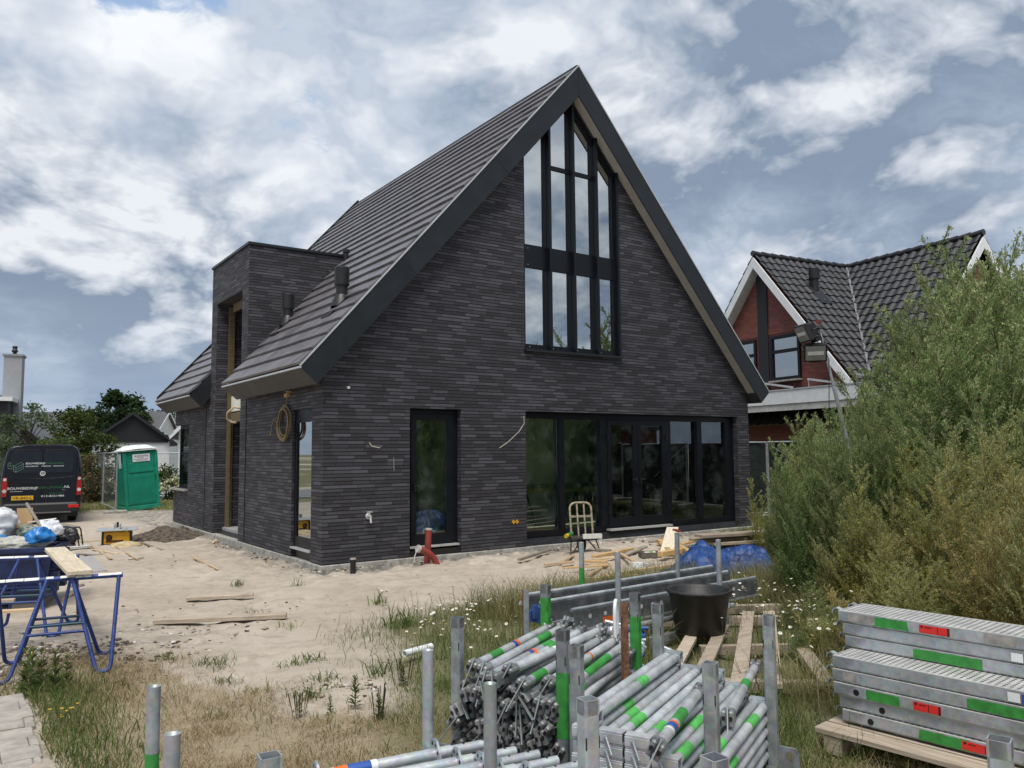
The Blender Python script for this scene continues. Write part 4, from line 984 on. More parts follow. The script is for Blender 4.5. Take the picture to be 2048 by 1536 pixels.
# brick house on the far side of the fence, mirrored in the ground floor glass
gable_house('garden_house', 'brown brick bungalow mirrored in the ground floor windows', (19, -17, 0), R(75), 9, 12, 2.7, 4.6, M_RED, M_TILEG)

# ------------------------------------------------------------------ van
M_VAN = mat('black_van_paint', (.0028, .0034, .006), .2, var=.1, spec=.35, coat=.12)
M_VGLASS = mat('dark_van_glass', (.006, .007, .010), .04, var=.05, spec=.6)
M_TAIL = mat('red_tail_lens', (.30, .008, .008), .2, var=.2, scale=20)
M_TYRE = mat('tyre_rubber', (.014, .014, .014), .85, var=.3)
M_LETW = mat('white_lettering', (.72, .74, .76), .5, var=.03)
M_LETG = mat('green_lettering', (.014, .13, .035), .5, var=.05)
def van():
    p = G(152, 1045); rz = R(-6)
    ex = Vector((math.cos(rz), math.sin(rz), 0))
    o = p-ex*.86; z = gz(o.x, o.y)
    v = thing('van', 'black works van with rear doors lettered in white and green', 'van', (o.x, o.y, z), rz)
    prof = [(-.90, .34), (-.965, .46), (-.985, .85), (-.985, 1.28), (-.95, 1.62), (-.885, 1.98), (-.83, 2.10), (-.74, 2.165), (-.4, 2.20)]
    prof = prof+[(-x, zz) for x, zz in prof[::-1]]
    b = MB(); secs = []
    for y, k, dz in ((.0, .93, .03), (.03, .975, .012), (.10, 1., 0), (3.3, 1., 0), (3.9, .99, -.01), (4.6, .97, -.7), (5.2, .92, -1.1), (5.3, .8, -1.12)):
        secs.append([(x*k, y+(.10*max(0, (zz-1.2))/1. if y < .2 else 0), min(zz, 2.2+dz) if dz < -.1 else .34+(zz-.34)*(1+dz*.0)-(.03 if y == 0 and zz > 2 else 0)) for x, zz in prof])
    n = len(prof); vs = [q for s_ in secs for q in s_]
    fs = [(k*n+i, k*n+(i+1) % n, (k+1)*n+(i+1) % n, (k+1)*n+i) for k in range(len(secs)-1) for i in range(n)]
    b.add(vs, fs, 0, True); b.add(secs[0], [tuple(range(n))], 0); b.add(secs[-1], [tuple(range(n))], 0)
    body = b.build('body', M_VAN, v, .02)
    yb = lambda zz: .10*max(0, zz-1.2)
    def panel(x0, x1, z0, z1, off, m, name, par, r=.05):
        bb = MB(); pts = [(x0+r, z0), (x1-r, z0), (x1, z0+r), (x1, z1-r), (x1-r, z1), (x0+r, z1), (x0, z1-r), (x0, z0+r)]
        fr_ = [(x, yb(zz)-off, zz) for x, zz in pts]; bk = [(x, yb(zz)+.02, zz) for x, zz in pts]
        bb.add(fr_+bk, [tuple(range(8))]+[(i, (i+1) % 8, 8+(i+1) % 8, 8+i) for i in range(8)]); return bb.build(name, m, par, .006)
    for nm, x0, x1, g0, g1 in (('rear_door', -.83, -.005, -.76, -.02), ('rear_door', .005, .83, .02, .76)):
        dr = panel(x0, x1, .56, 2.06, .022, M_VAN, nm, v)
        panel(g0, g1, 1.42, 2.0, .030, M_VGLASS, 'rear_window', dr, .07)
        bb = MB(); nn = 12
        sg = 1 if x0 > 0 else -1
        bb.path([(sg*(.03+.74*k/nn), yb(1.27)-.024, 1.255+.055*(k/nn)**2) for k in range(nn+1)], .009, 6); bb.build('crease', M_VAN, dr)
    bb = MB(); bb.bb(.04, .24, -.052, -.02, 1.055, 1.085); bb.build('door_handle', M_VAN, v, .008)
    # lamps
    for sg in (-1, 1):
        bb = MB(); x = .895*sg
        pts = [(x-.06, .78), (x+.055, .78), (x+.075, 1.0), (x+.06, 1.3), (x-.035, 1.3), (x-.055, 1.05)]
        bb.extr([(a, -.045, c) for a, c in pts], (0, .12, 0)); tl = bb.build('tail_light', M_TAIL, v, .012)
        for zz, rr in ((1.24, .042), (.93, .05)):
            bb = MB(); bb.tube((x+.008, -.046, zz), (x+.008, -.052, zz), rr, 14); bb.build('clear_lens', mat('clear_lens', (.5, .45, .45), .2), tl)
    bb = MB(); bb.cbox((0, .02, .46), (1.86, .22, .26), .05); bp = bb.build('bumper', mat('dark_bumper', (.013, .014, .017), .45), v, .02)
    bb = MB(); bb.bb(-.6, .72, -.10, -.07, .30, .335); bb.build('step_bar', mat('grey_step', (.12, .12, .12), .5), bp)
    bb = MB(); bb.cbox((.78, -.095, .475), (.26, .02, .085), .008); bb.build('fog_light', mat('bright_red_lens', (.55, .012, .014), .3), bp)
    bb = MB(); bb.bb(-.84, .84, .12, .9, .26, .38); bb.build('chassis', M_BLACKP, v)
    for sg in (-1, 1):
        for y in (.95, 4.2):
            bb = MB(); rot = Matrix.Rotation(PI/2, 3, 'Y'); c0 = (sg*.76, y, .345)
            bb.lathe([(.20, -.11), (.30, -.12), (.345, -.09), (.345, .09), (.30, .12), (.20, .11)], 28, c0, rot=rot); wl = bb.build('wheel', M_TYRE, v)
            bb = MB(); bb.lathe([(0, -.07), (.19, -.07), (.2, -.1), (.2, .1), (.19, .07), (0, .07)], 20, c0, rot=rot); bb.build('rim', mat('grey_rim', (.25, .25, .26), .4, .6), wl)
            if y < 1: bb = MB(); bb.bb(sg*.76-.14, sg*.76+.14, y-.50, y-.44, .16, .5); bb.build('mud_flap', M_BLACKP, v)
    # writing
    RX = (PI/2-math.atan(.10), 0, 0); RV = (PI/2, 0, 0); e = .0015
    def T(s_, x, zz, h_, m, wd, sh=.0): 
        slope = zz > 1.2
        return text(s_, h_, m, v, (x, yb(zz)-.037, zz), (PI/2-math.atan(.1), 0, 0) if slope else RV, 'lettering', wd, e, sh)
    T('BOUWBEDRIJF', -.42, 1.655, .068, M_LETW, .47, .1); T('OERLEMANS', .075, 1.655, .068, M_LETG, .42)
    T('NIEUWBOUW', -.42, 1.585, .042, M_LETW, .30); T('VERBOUW', -.04, 1.585, .042, M_LETW, .235); T('RENOVATIE', .25, 1.585, .042, M_LETW, .25)
    T('BOUWBEDRIJF', -.83, .965, .095, M_LETW, .72); T('OERLEMANS', -.10, .975, .095, M_LETG, .60); T('.NL', .51, .985, .095, M_LETW, .16)
    T('013-8221486', -.02, .745, .072, M_LETW, .56); T('UDENHOUT', .16, .83, .045, M_LETG, .38); T('TDI', .47, .915, .045, mat('chrome_badge', (.35, .35, .36), .3, .5), .09)
    bb = MB(); bb.bb(-.76, -.46, -.030, -.024, .905, .925); bb.build('model_badge', mat('chrome_badge', (.35, .35, .36)), v)
    bb = MB(); bb.cbox((-.46, -.046, .735), (.52, .014, .115), .004); pl = bb.build('number_plate', mat('yellow_plate', (.60, .36, .015), .4, var=.05), v)
    text('VR-843-L', .10, M_BLACK, pl, (-.69, -.0545, .70), RV, 'plate_lettering', .46, e)
    # roundel emblem
    bb = MB(); c0 = (0, yb(1.40)-.036, 1.395); rot = Matrix.Rotation(PI/2, 3, 'X')
    bb.lathe([(.068, -.004), (.068, .008), (.054, .008), (.054, -.004)], 28, c0, rot=rot); y = c0[1]-.006
    for a, q in (((-.036, .047), (-.002, .006)), ((.036, .047), (.002, .006)), ((-.054, .008), (-.030, -.045)), ((-.030, -.045), (0, -.004)), ((0, -.004), (.030, -.045)), ((.030, -.045), (.054, .008))):
        bb.beam((a[0], y, 1.395+a[1]), (q[0], y, 1.395+q[1]), .012, .012, up=(0, 1, 0))
    bb.build('emblem', mat('silver_emblem', (.70, .71, .72), .3, .2), v)
    # outline logo of folded blocks
    lg = MB(); y = yb(1.62)-.040
    def ln(pts):
        for a, q in zip(pts[:-1], pts[1:]): lg.beam((a[0], yb(a[1])-.040, a[1]), (q[0], yb(q[1])-.040, q[1]), .010, .004, up=(0, 1, 0))
    ox, oz = -.83, 1.47
    ln([(ox, oz+.10), (ox+.04, oz+.06), (ox+.13, oz+.10), (ox+.13, oz+.16), (ox+.04, oz+.13), (ox+.06, oz+.24), (ox, oz+.22), (ox, oz+.10)])
    ln([(ox+.13, oz+.02), (ox+.19, oz-.03), (ox+.36, oz+.07), (ox+.36, oz+.20), (ox+.30, oz+.24), (ox+.13, oz+.14), (ox+.13, oz+.02)])
    ln([(ox+.19, oz-.03), (ox+.19, oz+.10), (ox+.36, oz+.20)]); ln([(ox+.19, oz+.10), (ox+.13, oz+.14)]); ln([(ox+.22, oz+.05), (ox+.32, oz+.11), (ox+.32, oz+.15)])
    lg.build('logo', mat('teal_outline', (.10, .22, .17), .5), v)
    return v
van()
def parked_car():
    c = at(-16, 1000, 29); z = gz(c.x, c.y)
    v = thing('parked_car', 'grey car at the left edge behind the black van', 'car', (c.x, c.y, z), R(-50))
    b = MB(); prof = [(-.85, .3), (-.92, .7), (-.88, .95), (-.70, 1.5), (-.55, 1.62), (.55, 1.62), (.70, 1.5), (.88, .95), (.92, .7), (.85, .3)]
    secs = []
    for y, k in ((0, .9), (.15, 1), (.9, 1), (2.9, 1), (3.2, .98), (4.3, .95), (4.5, .85)):
        secs.append([(x*k, y, zz if y < 3 else min(zz, 1.0)) for x, zz in prof])
    n = len(prof); b.add([q for s_ in secs for q in s_], [(k*n+i, k*n+(i+1) % n, (k+1)*n+(i+1) % n, (k+1)*n+i) for k in range(len(secs)-1) for i in range(n)], 0, True); b.add(secs[0], [tuple(range(n))]); b.add(secs[-1], [tuple(range(n))])
    b.build('body', mat('grey_car_paint', (.10, .12, .11), .3, coat=.5), v)
    for sg in (-1, 1):
        for y0, y1 in ((.5, 1.5), (1.6, 2.7)):
            b = MB(); b.extr([(sg*.905, y0, .98), (sg*.905, y1, .98), (sg*.73, y1-.1, 1.48), (sg*.73, y0+.15, 1.48)], (sg*.02, 0, 0)); b.build('side_window', mat('car_window', (.25, .28, .3), .1), v)
        for y in (.8, 3.6):
            b = MB(); b.lathe([(0, -.1), (.3, -.1), (.32, 0), (.3, .1), (0, .1)], 20, (sg*.8, y, .31), rot=Matrix.Rotation(PI/2, 3, 'Y')); b.build('wheel', M_TYRE, v)
parked_car()

# ------------------------------------------------------------------ green site cabin (portable toilet)
def toilet():
    M_G = mat('green_cabin_plastic', (.006, .25, .160), .45, var=.12, scale=3); M_GD = mat('dark_green_plastic', (.003, .11, .07), .5, var=.1)
    p = G(252, 1022); lean = R(-4.6)
    t = thing('portable_toilet', 'leaning green portable toilet with white roof and printed sign', 'toilet', (p.x, p.y, p.z-.02))
    rz = R(-35+40); t.rotation_mode = 'ZYX'; t.rotation_euler = (0, lean, rz)
    w, d, h = 1.12, 1.12, 2.02
    b = MB(); b.bb(.04, w-.04, .04, d-.04, .05, h); b.build('wall', M_G, t)
    b = MB(); b.bb(-.01, w+.01, -.01, d+.01, 0, .14); b.build('base', M_G, t, .01)
    for x in (0, w-.10):
        for y in (0, d-.10):
            b = MB(); b.bb(x, x+.10, y, y+.10, .14, h-.03); b.build('corner_post', M_G, t, .02)
    b = MB(); b.bb(.16, w-.16, .012, .045, 1.28, 1.60); b.build('upper_panel', M_G, t, .012)
    b = MB(); b.bb(.13, w-.13, .020, .045, .2, 1.22); 
    for k in range(13): x = .18+k*.0615; b.bb(x-.014, x+.014, .004, .021, .24, 1.16)
    b.build('ribbed_panel', M_G, t, .004)
    b = MB(); b.bb(.016, .045, .16, d-.16, .2, 1.6); b.build('side_panel', M_G, t, .01)
    b = MB(); b.bb(.05, w-.05, .0, .05, h-.05, h+.02); b.bb(.2, w-.2, -.005, .05, h+.02, h+.07); b.build('door_head', M_GD, t)
    def roof(u, v):
        x, y = u*1.2-.04, v*1.2-.04; a = min(1, min(u, 1-u)*3.2); q = min(1, min(v, 1-v)*3.2)
        return (x, y, h+.03+.14*math.sin(a*PI/2)*math.sin(q*PI/2)+.03*math.sin(PI*u))
    b = MB(); b.grid(roof, 24, 24); b.bb(-.04, w+.04, -.04, d+.04, h+.0, h+.032); b.build('roof', mat('white_translucent_roof', (.68, .72, .70), .4), t)
    b = MB(); b.bb(.30, .86, .002, .012, 1.64, 1.90); sg = b.build('sign', M_WHITE, t, .003)
    RV = (PI/2, 0, 0)
    text('ANTONIS', .095, M_BLACK, sg, (.355, .0005, 1.80), RV, 'sign_lettering', .45, .001, .25)
    for k, (x0, x1, z) in enumerate(((.46, .66, 1.765), (.34, .82, 1.715), (.40, .78, 1.672))):
        b = MB(); n = 10
        for i in range(n): a = x0+(x1-x0)*i/n; b.bb(a, a+(x1-x0)/n*.7, -.001, .0015, z, z+.022)
        b.build('small_print', mat('grey_print', (.22, .22, .22), .6), sg)
    b = MB(); b.bb(.0, .008, .3, .6, 1.45, 1.95); b.build('side_notice', M_WHITE, t)
    b = MB(); b.tube((w-.12, -.02, 1.1), (w-.12, -.02, 1.2), .02, 8); b.build('door_latch', M_GD, t)
toilet()
# ------------------------------------------------------------------ things lying about the yard
def tubebend(pts, r, n=8):
    """round the corners of a polyline a little"""
    out = [Vector(pts[0])]
    for i in range(1, len(pts)-1):
        a, b, c = Vector(pts[i-1]), Vector(pts[i]), Vector(pts[i+1])
        la, lc = min(r, (a-b).length*.45), min(r, (c-b).length*.45); p, q = b+(a-b).normalized()*la, b+(c-b).normalized()*lc
        for k in range(n+1): t = k/n; out.append(p*(1-t)**2+b*2*t*(1-t)+q*t*t)
    return out+[Vector(pts[-1])]
def trestle(label, A, B, seed):
    """A right end of the top bar, B left end; hairpin legs splay to both sides"""
    rg = random.Random(seed); A, B = Vector(A), Vector(B); d = (A-B).normalized(); s = Vector((d.y, -d.x, 0)); ln = (A-B).length
    c = (A+B)/2; zg = gz(c.x, c.y)
    t = thing('trestle', label, 'trestle', (c.x, c.y, zg), math.atan2(d.y, d.x), 'blue steel trestles'); h = A.z-zg; hl = ln/2
    f = MB(); f.tube((-hl, 0, h-.022), (hl, 0, h-.022), .021, 12, 0); x = -hl+.02
    bar = f.build('top_bar', M_BLUEP, t)
    f = MB()                                                     # worn white paint along the top of the bar
    while x < hl-.03:
        q = rg.uniform(.05, .16); lift = rg.uniform(-.15, .15); nn = 7
        vs = []
        for xx in (x, x+q*.5, min(hl-.01, x+q)):
            for k in range(nn): a = PI*(.08+.84*k/(nn-1))+lift+rg.uniform(-.1, .1); vs.append((xx, math.cos(a)*.0225, h-.022+math.sin(a)*.0225))
        f.add(vs, [(r_*nn+k, r_*nn+k+1, (r_+1)*nn+k+1, (r_+1)*nn+k) for r_ in (0, 1) for k in range(nn-1)], 0, True); x += q+rg.choice((.0, .005, .05))
    f.build('white_paint', M_WORN, bar)
    for sx in (1, -1):
        for sy in (-1, 1):
            f = MB(); pts = [(sx*(hl-.03), sy*.012, h-.03), (sx*(hl-.07), sy*.33, .02), (sx*(hl-.17), sy*.335, .015), (sx*(hl-.38), sy*.012, h-.03)]
            f.path(tubebend(pts, .06), .0165, 8); f.build('leg', M_BLUEP, t)
    for sy in (-1, 1):
        for z, kx in ((.33, .30), (.39, .33)):
            f = MB(); y = sy*.33*(1-z/h)+sy*.01; xx = hl-.38+.21*(1-z/h); f.tube((-xx, y, z), (xx, y, z), .012, 8); f.build('stretcher', M_BLUEP if kx < .31 else mat('green_trestle_paint', (.02, .12, .06), .5, var=.5, scale=20, col2=(.02, .05, .18)), t)
    return t
A1, B1_ = zpl(246, 1144, .69), zpl(-14, 1161, .69); A2, B2_ = zpl(158, 1108, .69), zpl(-45, 1115, .69)
trestle('nearer blue trestle with flaking white bar, carrying the plank end', A1, B1_, 1)
trestle('farther blue trestle standing against the blue container', A2, B2_, 2)
def plank(name, label, p, q, w, th, m, cat='plank', group=None, roll=0.):
    p, q = Vector(p), Vector(q); d = q-p; ln = d.length
    x = d.normalized(); y = Vector((0, 0, 1)).cross(x).normalized(); z = x.cross(y)
    mb = MB(); mb.cbox((0, 0, th/2), (ln, w, th), min(.006, th*.2)); o = mb.build(name, m)
    o.matrix_world = Matrix.Translation((p+q)/2) @ (Matrix((x, y, z)).transposed().to_4x4()) @ Matrix.Rotation(roll, 4, 'X')
    return tag(o, label, cat, group)
a = zpl(110, 1101, .70); b = zpl(160, 1149, .70)
plank('plank', 'pale rough plank laid across the two blue trestles', a, b, .19, .035, woodmat('pale_plank', (.46, .38, .27), (.62, .54, .42)))
def lat(name, label, p, q, w, th, m, group, cat='offcut', dz=0.):
    P, Q = G(*p), G(*q); P.z += .012+dz; Q.z += .012+dz
    return plank(name, label, P, Q, w, th, m, cat, group)
lat('plank', 'longer weathered plank lying alone on the sand', (308, 1249), (573, 1237), .13, .045, M_WOOD, 'weathered planks on the sand', 'plank')
lat('plank', 'shorter weathered plank lying behind the longer one on the sand', (373, 1202), (507, 1195), .11, .04, M_WOOD, 'weathered planks on the sand', 'plank')
GA = 'thin laths near the table saw'
for p, q, w, l in (((182, 1092), (222, 1120), .05, 'pale lath crossing another lath left of the table saw'), ((185, 1101), (236, 1110), .04, 'lath crossed by another left of the table saw'), ((232, 1095), (275, 1121), .03, 'thin lath slanting away from the front of the table saw'),
                   ((256, 1122), (287, 1118), .03, 'short dark lath at the end of a slanting lath'), ((278, 1085), (326, 1102), .04, 'lath between the table saw and the dark soil heap'), ((385, 1116), (436, 1141), .035, 'white lath alone on the sand near the side door'),
                   ((425, 1088), (437, 1078), .05, 'short pale lath at the foot of the stair tower'), ((150, 1088), (160, 1068), .05, 'short upright looking lath behind the hose reel'), ((160, 1086), (200, 1083), .04, 'lath behind the hose reel'), ((150, 1110), (208, 1112), .07, 'grey board on the ground by the plywood sheet')):
    lat('lath', l, p, q, w, .018, M_LATH if 'dark' not in l and 'grey' not in l else M_GREYW, GA)
GB = 'timber offcuts in front of the wide window'
for k, (p, q, w, m, l) in enumerate((((1119, 1130), (1147, 1113), .05, M_LATH, 'short lath slanting beside the tall round post, leftmost pair'), ((1089, 1135), (1147, 1129), .05, M_LATH, 'pale lath farthest left before the hand truck'), ((1170, 1130), (1214, 1132), .06, M_PINE, 'orange lath right behind the green tipped round post'),
        ((1127, 1144), (1217, 1138), .07, M_PINE, 'reddish lath running behind the green tipped round post'), ((1180, 1153), (1215, 1131), .05, M_LATH, 'lath slanting between the two round posts'), ((1187, 1119), (1264, 1103), .09, M_PINE, 'thick offcut topping the loose timber heap'),
        ((1191, 1125), (1236, 1119), .09, M_LATH, 'short wide offcut under the timber heap'), ((1240, 1115), (1266, 1130), .05, M_LATH, 'lath slanting down from the timber heap'), ((1202, 1157), (1349, 1135), .05, M_LATH, 'long lath reaching to the blue tarp, upper one'),
        ((1205, 1157), (1332, 1154), .06, M_LATH, 'long lath reaching to the blue tarp, lower one'), ((1038, 1126), (1101, 1105), .06, M_GREYW, 'grey crooked board below the glazed window corner'), ((1193, 1108), (1222, 1110), .06, M_GREYW, 'dark short board behind the timber heap'),
        ((1210, 1103), (1236, 1110), .05, M_LATH, 'small lath behind the timber heap'), ((1245, 1117), (1290, 1098), .10, M_GREYW, 'grey board leaning toward the tray'), ((1176, 1167), (1200, 1166), .04, M_LATH, 'tiny lath at the foot of the green tipped round post'),
        ((880, 1113), (905, 1107), .03, M_LATH, 'tiny white lath right of the red pipes'), ((1298, 1087), (1330, 1085), .05, M_GREYW, 'dark stick below the door threshold'), ((1360, 1100), (1394, 1093), .12, M_GREYW, 'brown board left of the stacked planks'))):
    lat('lath', l, p, q, w, .022+.012*(k % 3), m, GB, dz=.012*(k % 4))
GC = 'sawn pine blocks beside the blue tarp'
for k, (p, q, w, th, l) in enumerate((((1318, 1089), (1352, 1108), .10, .07, 'pine block slanting down toward the tall post'), ((1320, 1121), (1372, 1112), .10, .08, 'long pine block lying in front of the heap beside the tarp'), ((1352, 1104), (1378, 1118), .09, .06, 'pine block right of the round post with red cap'),
        ((1362, 1098), (1396, 1090), .10, .07, 'pine block leaning on the stacked planks'), ((1322, 1098), (1338, 1113), .09, .06, 'pine block half buried under the slanting one'))):
    lat('pine_block', l, p, q, w, th, M_PINE, GC, dz=.02+.03*(k % 3))
P, Q = G(1334, 1113), G(1346, 1085); P.z += .08; Q.z += .28
plank('panel_offcut', 'pale panel offcut standing in the pine block heap', P, Q, .22, .015, woodmat('pale_panel', (.60, .52, .40), (.70, .62, .5)), 'board')
# stacked planks beside the weeds
for k, (x0, y0, x1, y1, z, w, l) in enumerate(((1398, 1075, 1600, 1062, .34, .24, 'uppermost board of the grey plank stack'), (1388, 1083, 1600, 1070, .26, .30, 'second board of the grey plank stack, sticking out to the left'), (1420, 1090, 1610, 1078, .21, .25, 'third board of the grey plank stack, pale edge'),
        (1400, 1093, 1600, 1084, .14, .24, 'dark fourth board of the grey plank stack'), (1404, 1099, 1600, 1090, .07, .26, 'dark board second from the ground in the plank stack'), (1402, 1105, 1600, 1097, .0, .28, 'dark board on the ground under the plank stack'))):
    plank('scaffold_board', l, zpl(x0, y0, z), zpl(x1, y1, z), w, .045 if k < 3 else .055, M_WOOD if k < 3 else M_GREYW, 'board', 'stacked scaffold boards')
# tray with spray can, white block
p = G(1300, 1115); t = thing('tray', 'shallow dark tray holding a spray can beside the pine blocks', 'tray', (p.x, p.y, p.z+.01), R(-30))
f = MB(); f.bb(-.17, .17, -.12, .12, 0, .015)
for a in ((-.17, -.15, -.12, .12), (.15, .17, -.12, .12), (-.15, .15, -.12, -.10), (-.15, .15, .10, .12)): f.bb(*a, .015, .085)
f.build('tub', mat('grey_brown_tray', (.12, .10, .085), .7), t)
sc = thing('spray_can', 'white and green spray can lying in the dark tray', 'spray can', (p.x, p.y, p.z+.065), R(-22)); f = MB(); f.tube((-.10, 0, 0), (.09, 0, 0), .033, 14); f.build('can', M_WHITE, sc)
f = MB(); f.tube((-.02, 0, 0), (.05, 0, 0), .0336, 14); f.build('green_band', mat('lime_label', (.22, .45, .05), .5), sc); f = MB(); f.tube((.09, 0, 0), (.13, 0, 0), .026, 12); f.build('cap', mat('violet_cap', (.12, .08, .2), .5), sc)
p = G(1281, 1142); f = MB(); f.cbox((0, 0, .06), (.26, .16, .12), .01); o = f.build('foam_block', M_WHITE); o.location = p; o.rotation_euler = (0, .2, .4); tag(o, 'white foam block on the sand left of the blue tarp', 'foam block')

# lumpy bags
def blob(name, label, c, rad, m, seed, cat='bag', flat=.3, wr=.22, group=None, rz=0.):
    rng = np.random.default_rng(seed); n, k = 44, 30
    V = []; off = rng.random(3)*50
    for j in range(k+1):
        th = PI*j/k
        for i in range(n):
            a = 2*PI*i/n; V.append((math.sin(th)*math.cos(a), math.sin(th)*math.sin(a), math.cos(th)))
    V = np.array(V)
    def f3(q, s): return (vn(q[:, 0]*s+off[0]+q[:, 2]*s*.7, q[:, 1]*s+off[1]-q[:, 2]*s*.6, seed)+vn(q[:, 1]*s+9+q[:, 2]*s, q[:, 0]*s-q[:, 2]*s*.4, seed+5))/2
    r = 1+(f3(V, 1.7)-.5)*.7-wr*np.abs(f3(V, 3.1)-.5)*2-wr*.6*np.abs(f3(V, 7.)-.5)*2
    P = V*r[:, None]*np.array(rad); P[:, 2] = np.maximum(P[:, 2], -rad[2]*flat)
    F = [(j*n+i, j*n+(i+1) % n, (j+1)*n+(i+1) % n, (j+1)*n+i) for j in range(k) for i in range(n)]
    o = fmesh(name, P, F, m, smooth=True); o.location = c; o.rotation_euler.z = rz
    return tag(o, label, cat, group)
# blue container full of rubbish
def skip():
    P = zpl(104, 1096, .62); rz = R(-17)
    t = thing('waste_container', 'navy blue steel waste container heaped with rubbish bags', 'container', (P.x, P.y, 0), rz)
    zg = gz(P.x, P.y)
    f = MB(); w, d = 1.75, .85
    def ring(i, z): return [(-w+i, i, z), (-i, i, z), (-i, d-i, z), (-w+i, d-i, z)]
    a, b, c_, e = ring(0, .62), ring(.07, .02), ring(.03, .60), ring(.10, .30)
    f.add(a+b, [(0, 1, 5, 4), (1, 2, 6, 5), (2, 3, 7, 6), (3, 0, 4, 7), (4, 5, 6, 7)]); f.add(c_+e, [(1, 0, 4, 5), (2, 1, 5, 6), (3, 2, 6, 7), (0, 3, 7, 4), (7, 6, 5, 4)]); f.add(a+c_, [(0, 1, 5, 4), (1, 2, 6, 5), (2, 3, 7, 6), (3, 0, 4, 7)])
    f.build('body', M_NAVY, t)
    f = MB(); f.bb(-w-.03, .03, -.04, .0, .575, .635); f.bb(0, .035, .0, d, .575, .635); f.build('rim', M_NAVY, t, .008)
    for z in (.13, .17):
        f = MB(); f.bb(-w+.05, -.03, .0, .06, z, z+.018); f.build('ledge', M_NAVY, t)
    for y in (.12, .55):
        f = MB(); f.bb(-.03, .06, y, y+.12, .36, .56); f.bb(-.04, .05, y-.02, y+.1, .10, .34); f.build('side_bracket', M_NAVY, t, .01)
    for x in (-1.5, -.25):
        f = MB(); f.bb(x-.17, x+.17, .10, .75, zg-.02, .018); f.build('timber_block', M_GREYW, t)
    def L(x, y, z): return t.matrix_basis @ Vector((x, y, z))
    from mathutils import Euler
    M = Matrix.Translation(t.location) @ Matrix.Rotation(rz, 4, 'Z')
    L = lambda x, y, z: M @ Vector((x, y, z))
    WB = mat('white_bag_plastic', (.62, .63, .65), .35, var=.12, scale=9, bump=.4, bscale=18); BB = mat('blue_bag_plastic', (.02, .19, .52), .3, var=.2, scale=9, bump=.4, bscale=18); KB = mat('black_bag_plastic', (.02, .02, .022), .25, var=.3, bump=.5, bscale=18); GB_ = mat('grey_sheet_plastic', (.42, .42, .38), .45, var=.2, scale=8, bump=.5, bscale=16)
    gr = 'rubbish bags in the container'
    blob('rubbish_bag', 'large white bag at the left of the container heap', L(-.72, .5, .82), (.30, .28, .27), WB, 1, group=gr)
    blob('rubbish_bag', 'bright blue bag on the right front of the container heap', L(-.17, .18, .72), (.165, .14, .15), BB, 2, group=gr)
    blob('rubbish_bag', 'white tied bag behind the bright blue bag', L(-.12, .45, .78), (.15, .15, .16), WB, 3, group=gr)
    blob('rubbish_bag', 'black shiny bag at the right end of the container heap', L(.0, .72, .68), (.17, .15, .13), KB, 4, group=gr)
    blob('rubbish_bag', 'grey white plastic sheeting along the container front rim', L(-.42, .10, .66), (.34, .12, .10), GB_, 5, wr=.4, group=gr)
    blob('rubbish_bag', 'small blue bag at the left front of the container heap', L(-.62, .12, .70), (.14, .1, .09), BB, 6, group=gr)
    blob('rubbish_bag', 'greenish torn bag in the middle of the container heap', L(-.33, .42, .76), (.14, .13, .11), mat('green_grey_plastic', (.14, .18, .15), .4, var=.4), 7, group=gr)
    blob('rubbish_bag', 'white crumpled bag filling the back of the container', L(-1.1, .55, .75), (.35, .3, .2), WB, 8, group=gr)
    blob('rubble', 'dark mixed rubble filling the waste container', L(-.8, .5, .52), (.74, .44, .14), mat('dark_rubble', (.12, .10, .085), .9, var=.5, scale=20, bump=.8), 9, 'rubble', wr=.3)
    CB = mat('brown_cardboard', (.40, .27, .14), .8, var=.1)
    def board(lab, a, b, w_, m, th=.012, name='board_offcut'): return plank(name, lab, L(*a), L(*b), w_, th, m, 'board', 'boards sticking out of the container')
    board('upright tan board sticking out of the container', (-.44, .62, .72), (-.46, .70, 1.05), .17, CB)
    board('curled tan board lying on the container heap', (-.56, .5, .82), (-.36, .55, .86), .16, CB)
    board('pale wood piece at the far left of the container heap', (-.95, .7, 1.02), (-.62, .75, .98), .12, M_LATH, .04)
    board('white trim piece lying on the container heap', (-.42, .7, .87), (-.12, .75, .90), .10, M_WORN)
    s_ = MB(); a, b = L(-.40, .5, 1.12), L(-.13, .30, .74); s_.tube(a, b, .019, 10); o = s_.build('broom_stick', M_GREYW); tag(o, 'grey wooden stick leaning out of the container', 'stick')
skip()
# hose reel and boards beside the container
def hose_reel():
    p = G(133, 1098); t = thing('hose_reel', 'black hose reel with carrying frame on the sand behind the container', 'hose reel', p, R(-20))
    K = M_BLACKP
    f = MB(); rot = Matrix.Rotation(PI/2, 3, 'X')
    for y in (-.09, .09): f.lathe([(.05, -.008), (.17, -.008), (.17, .008), (.05, .008)], 22, (0, y, .22), rot=rot)
    f.tube((0, -.12, .22), (0, .12, .22), .05, 14); f.build('drum', K, t)
    f = MB()
    for k in range(6): f.path([(math.cos(a)*(.115+.008*(k % 2)), -.075+k*.03, .22+math.sin(a)*(.115+.008*(k % 2))) for a in [2*PI*i/22 for i in range(22)]], .017, 6, closed=True)
    f.build('hose', mat('grey_hose', (.10, .10, .10), .4), t)
    for y in (-.14, .14):
        f = MB(); f.path(tubebend([(-.22, y, .015), (-.05, y, .22), (.05, y, .40), (.2, y, .40), (.26, y, .02)], .05), .014, 7); f.build('frame', K, t)
    f = MB(); f.bb(-.16, .14, -.12, .12, .0, .10); f.build('base', K, t, .02)
hose_reel()
P = [G(*q) for q in ((146, 1118), (186, 1114), (214, 1144), (152, 1152))]
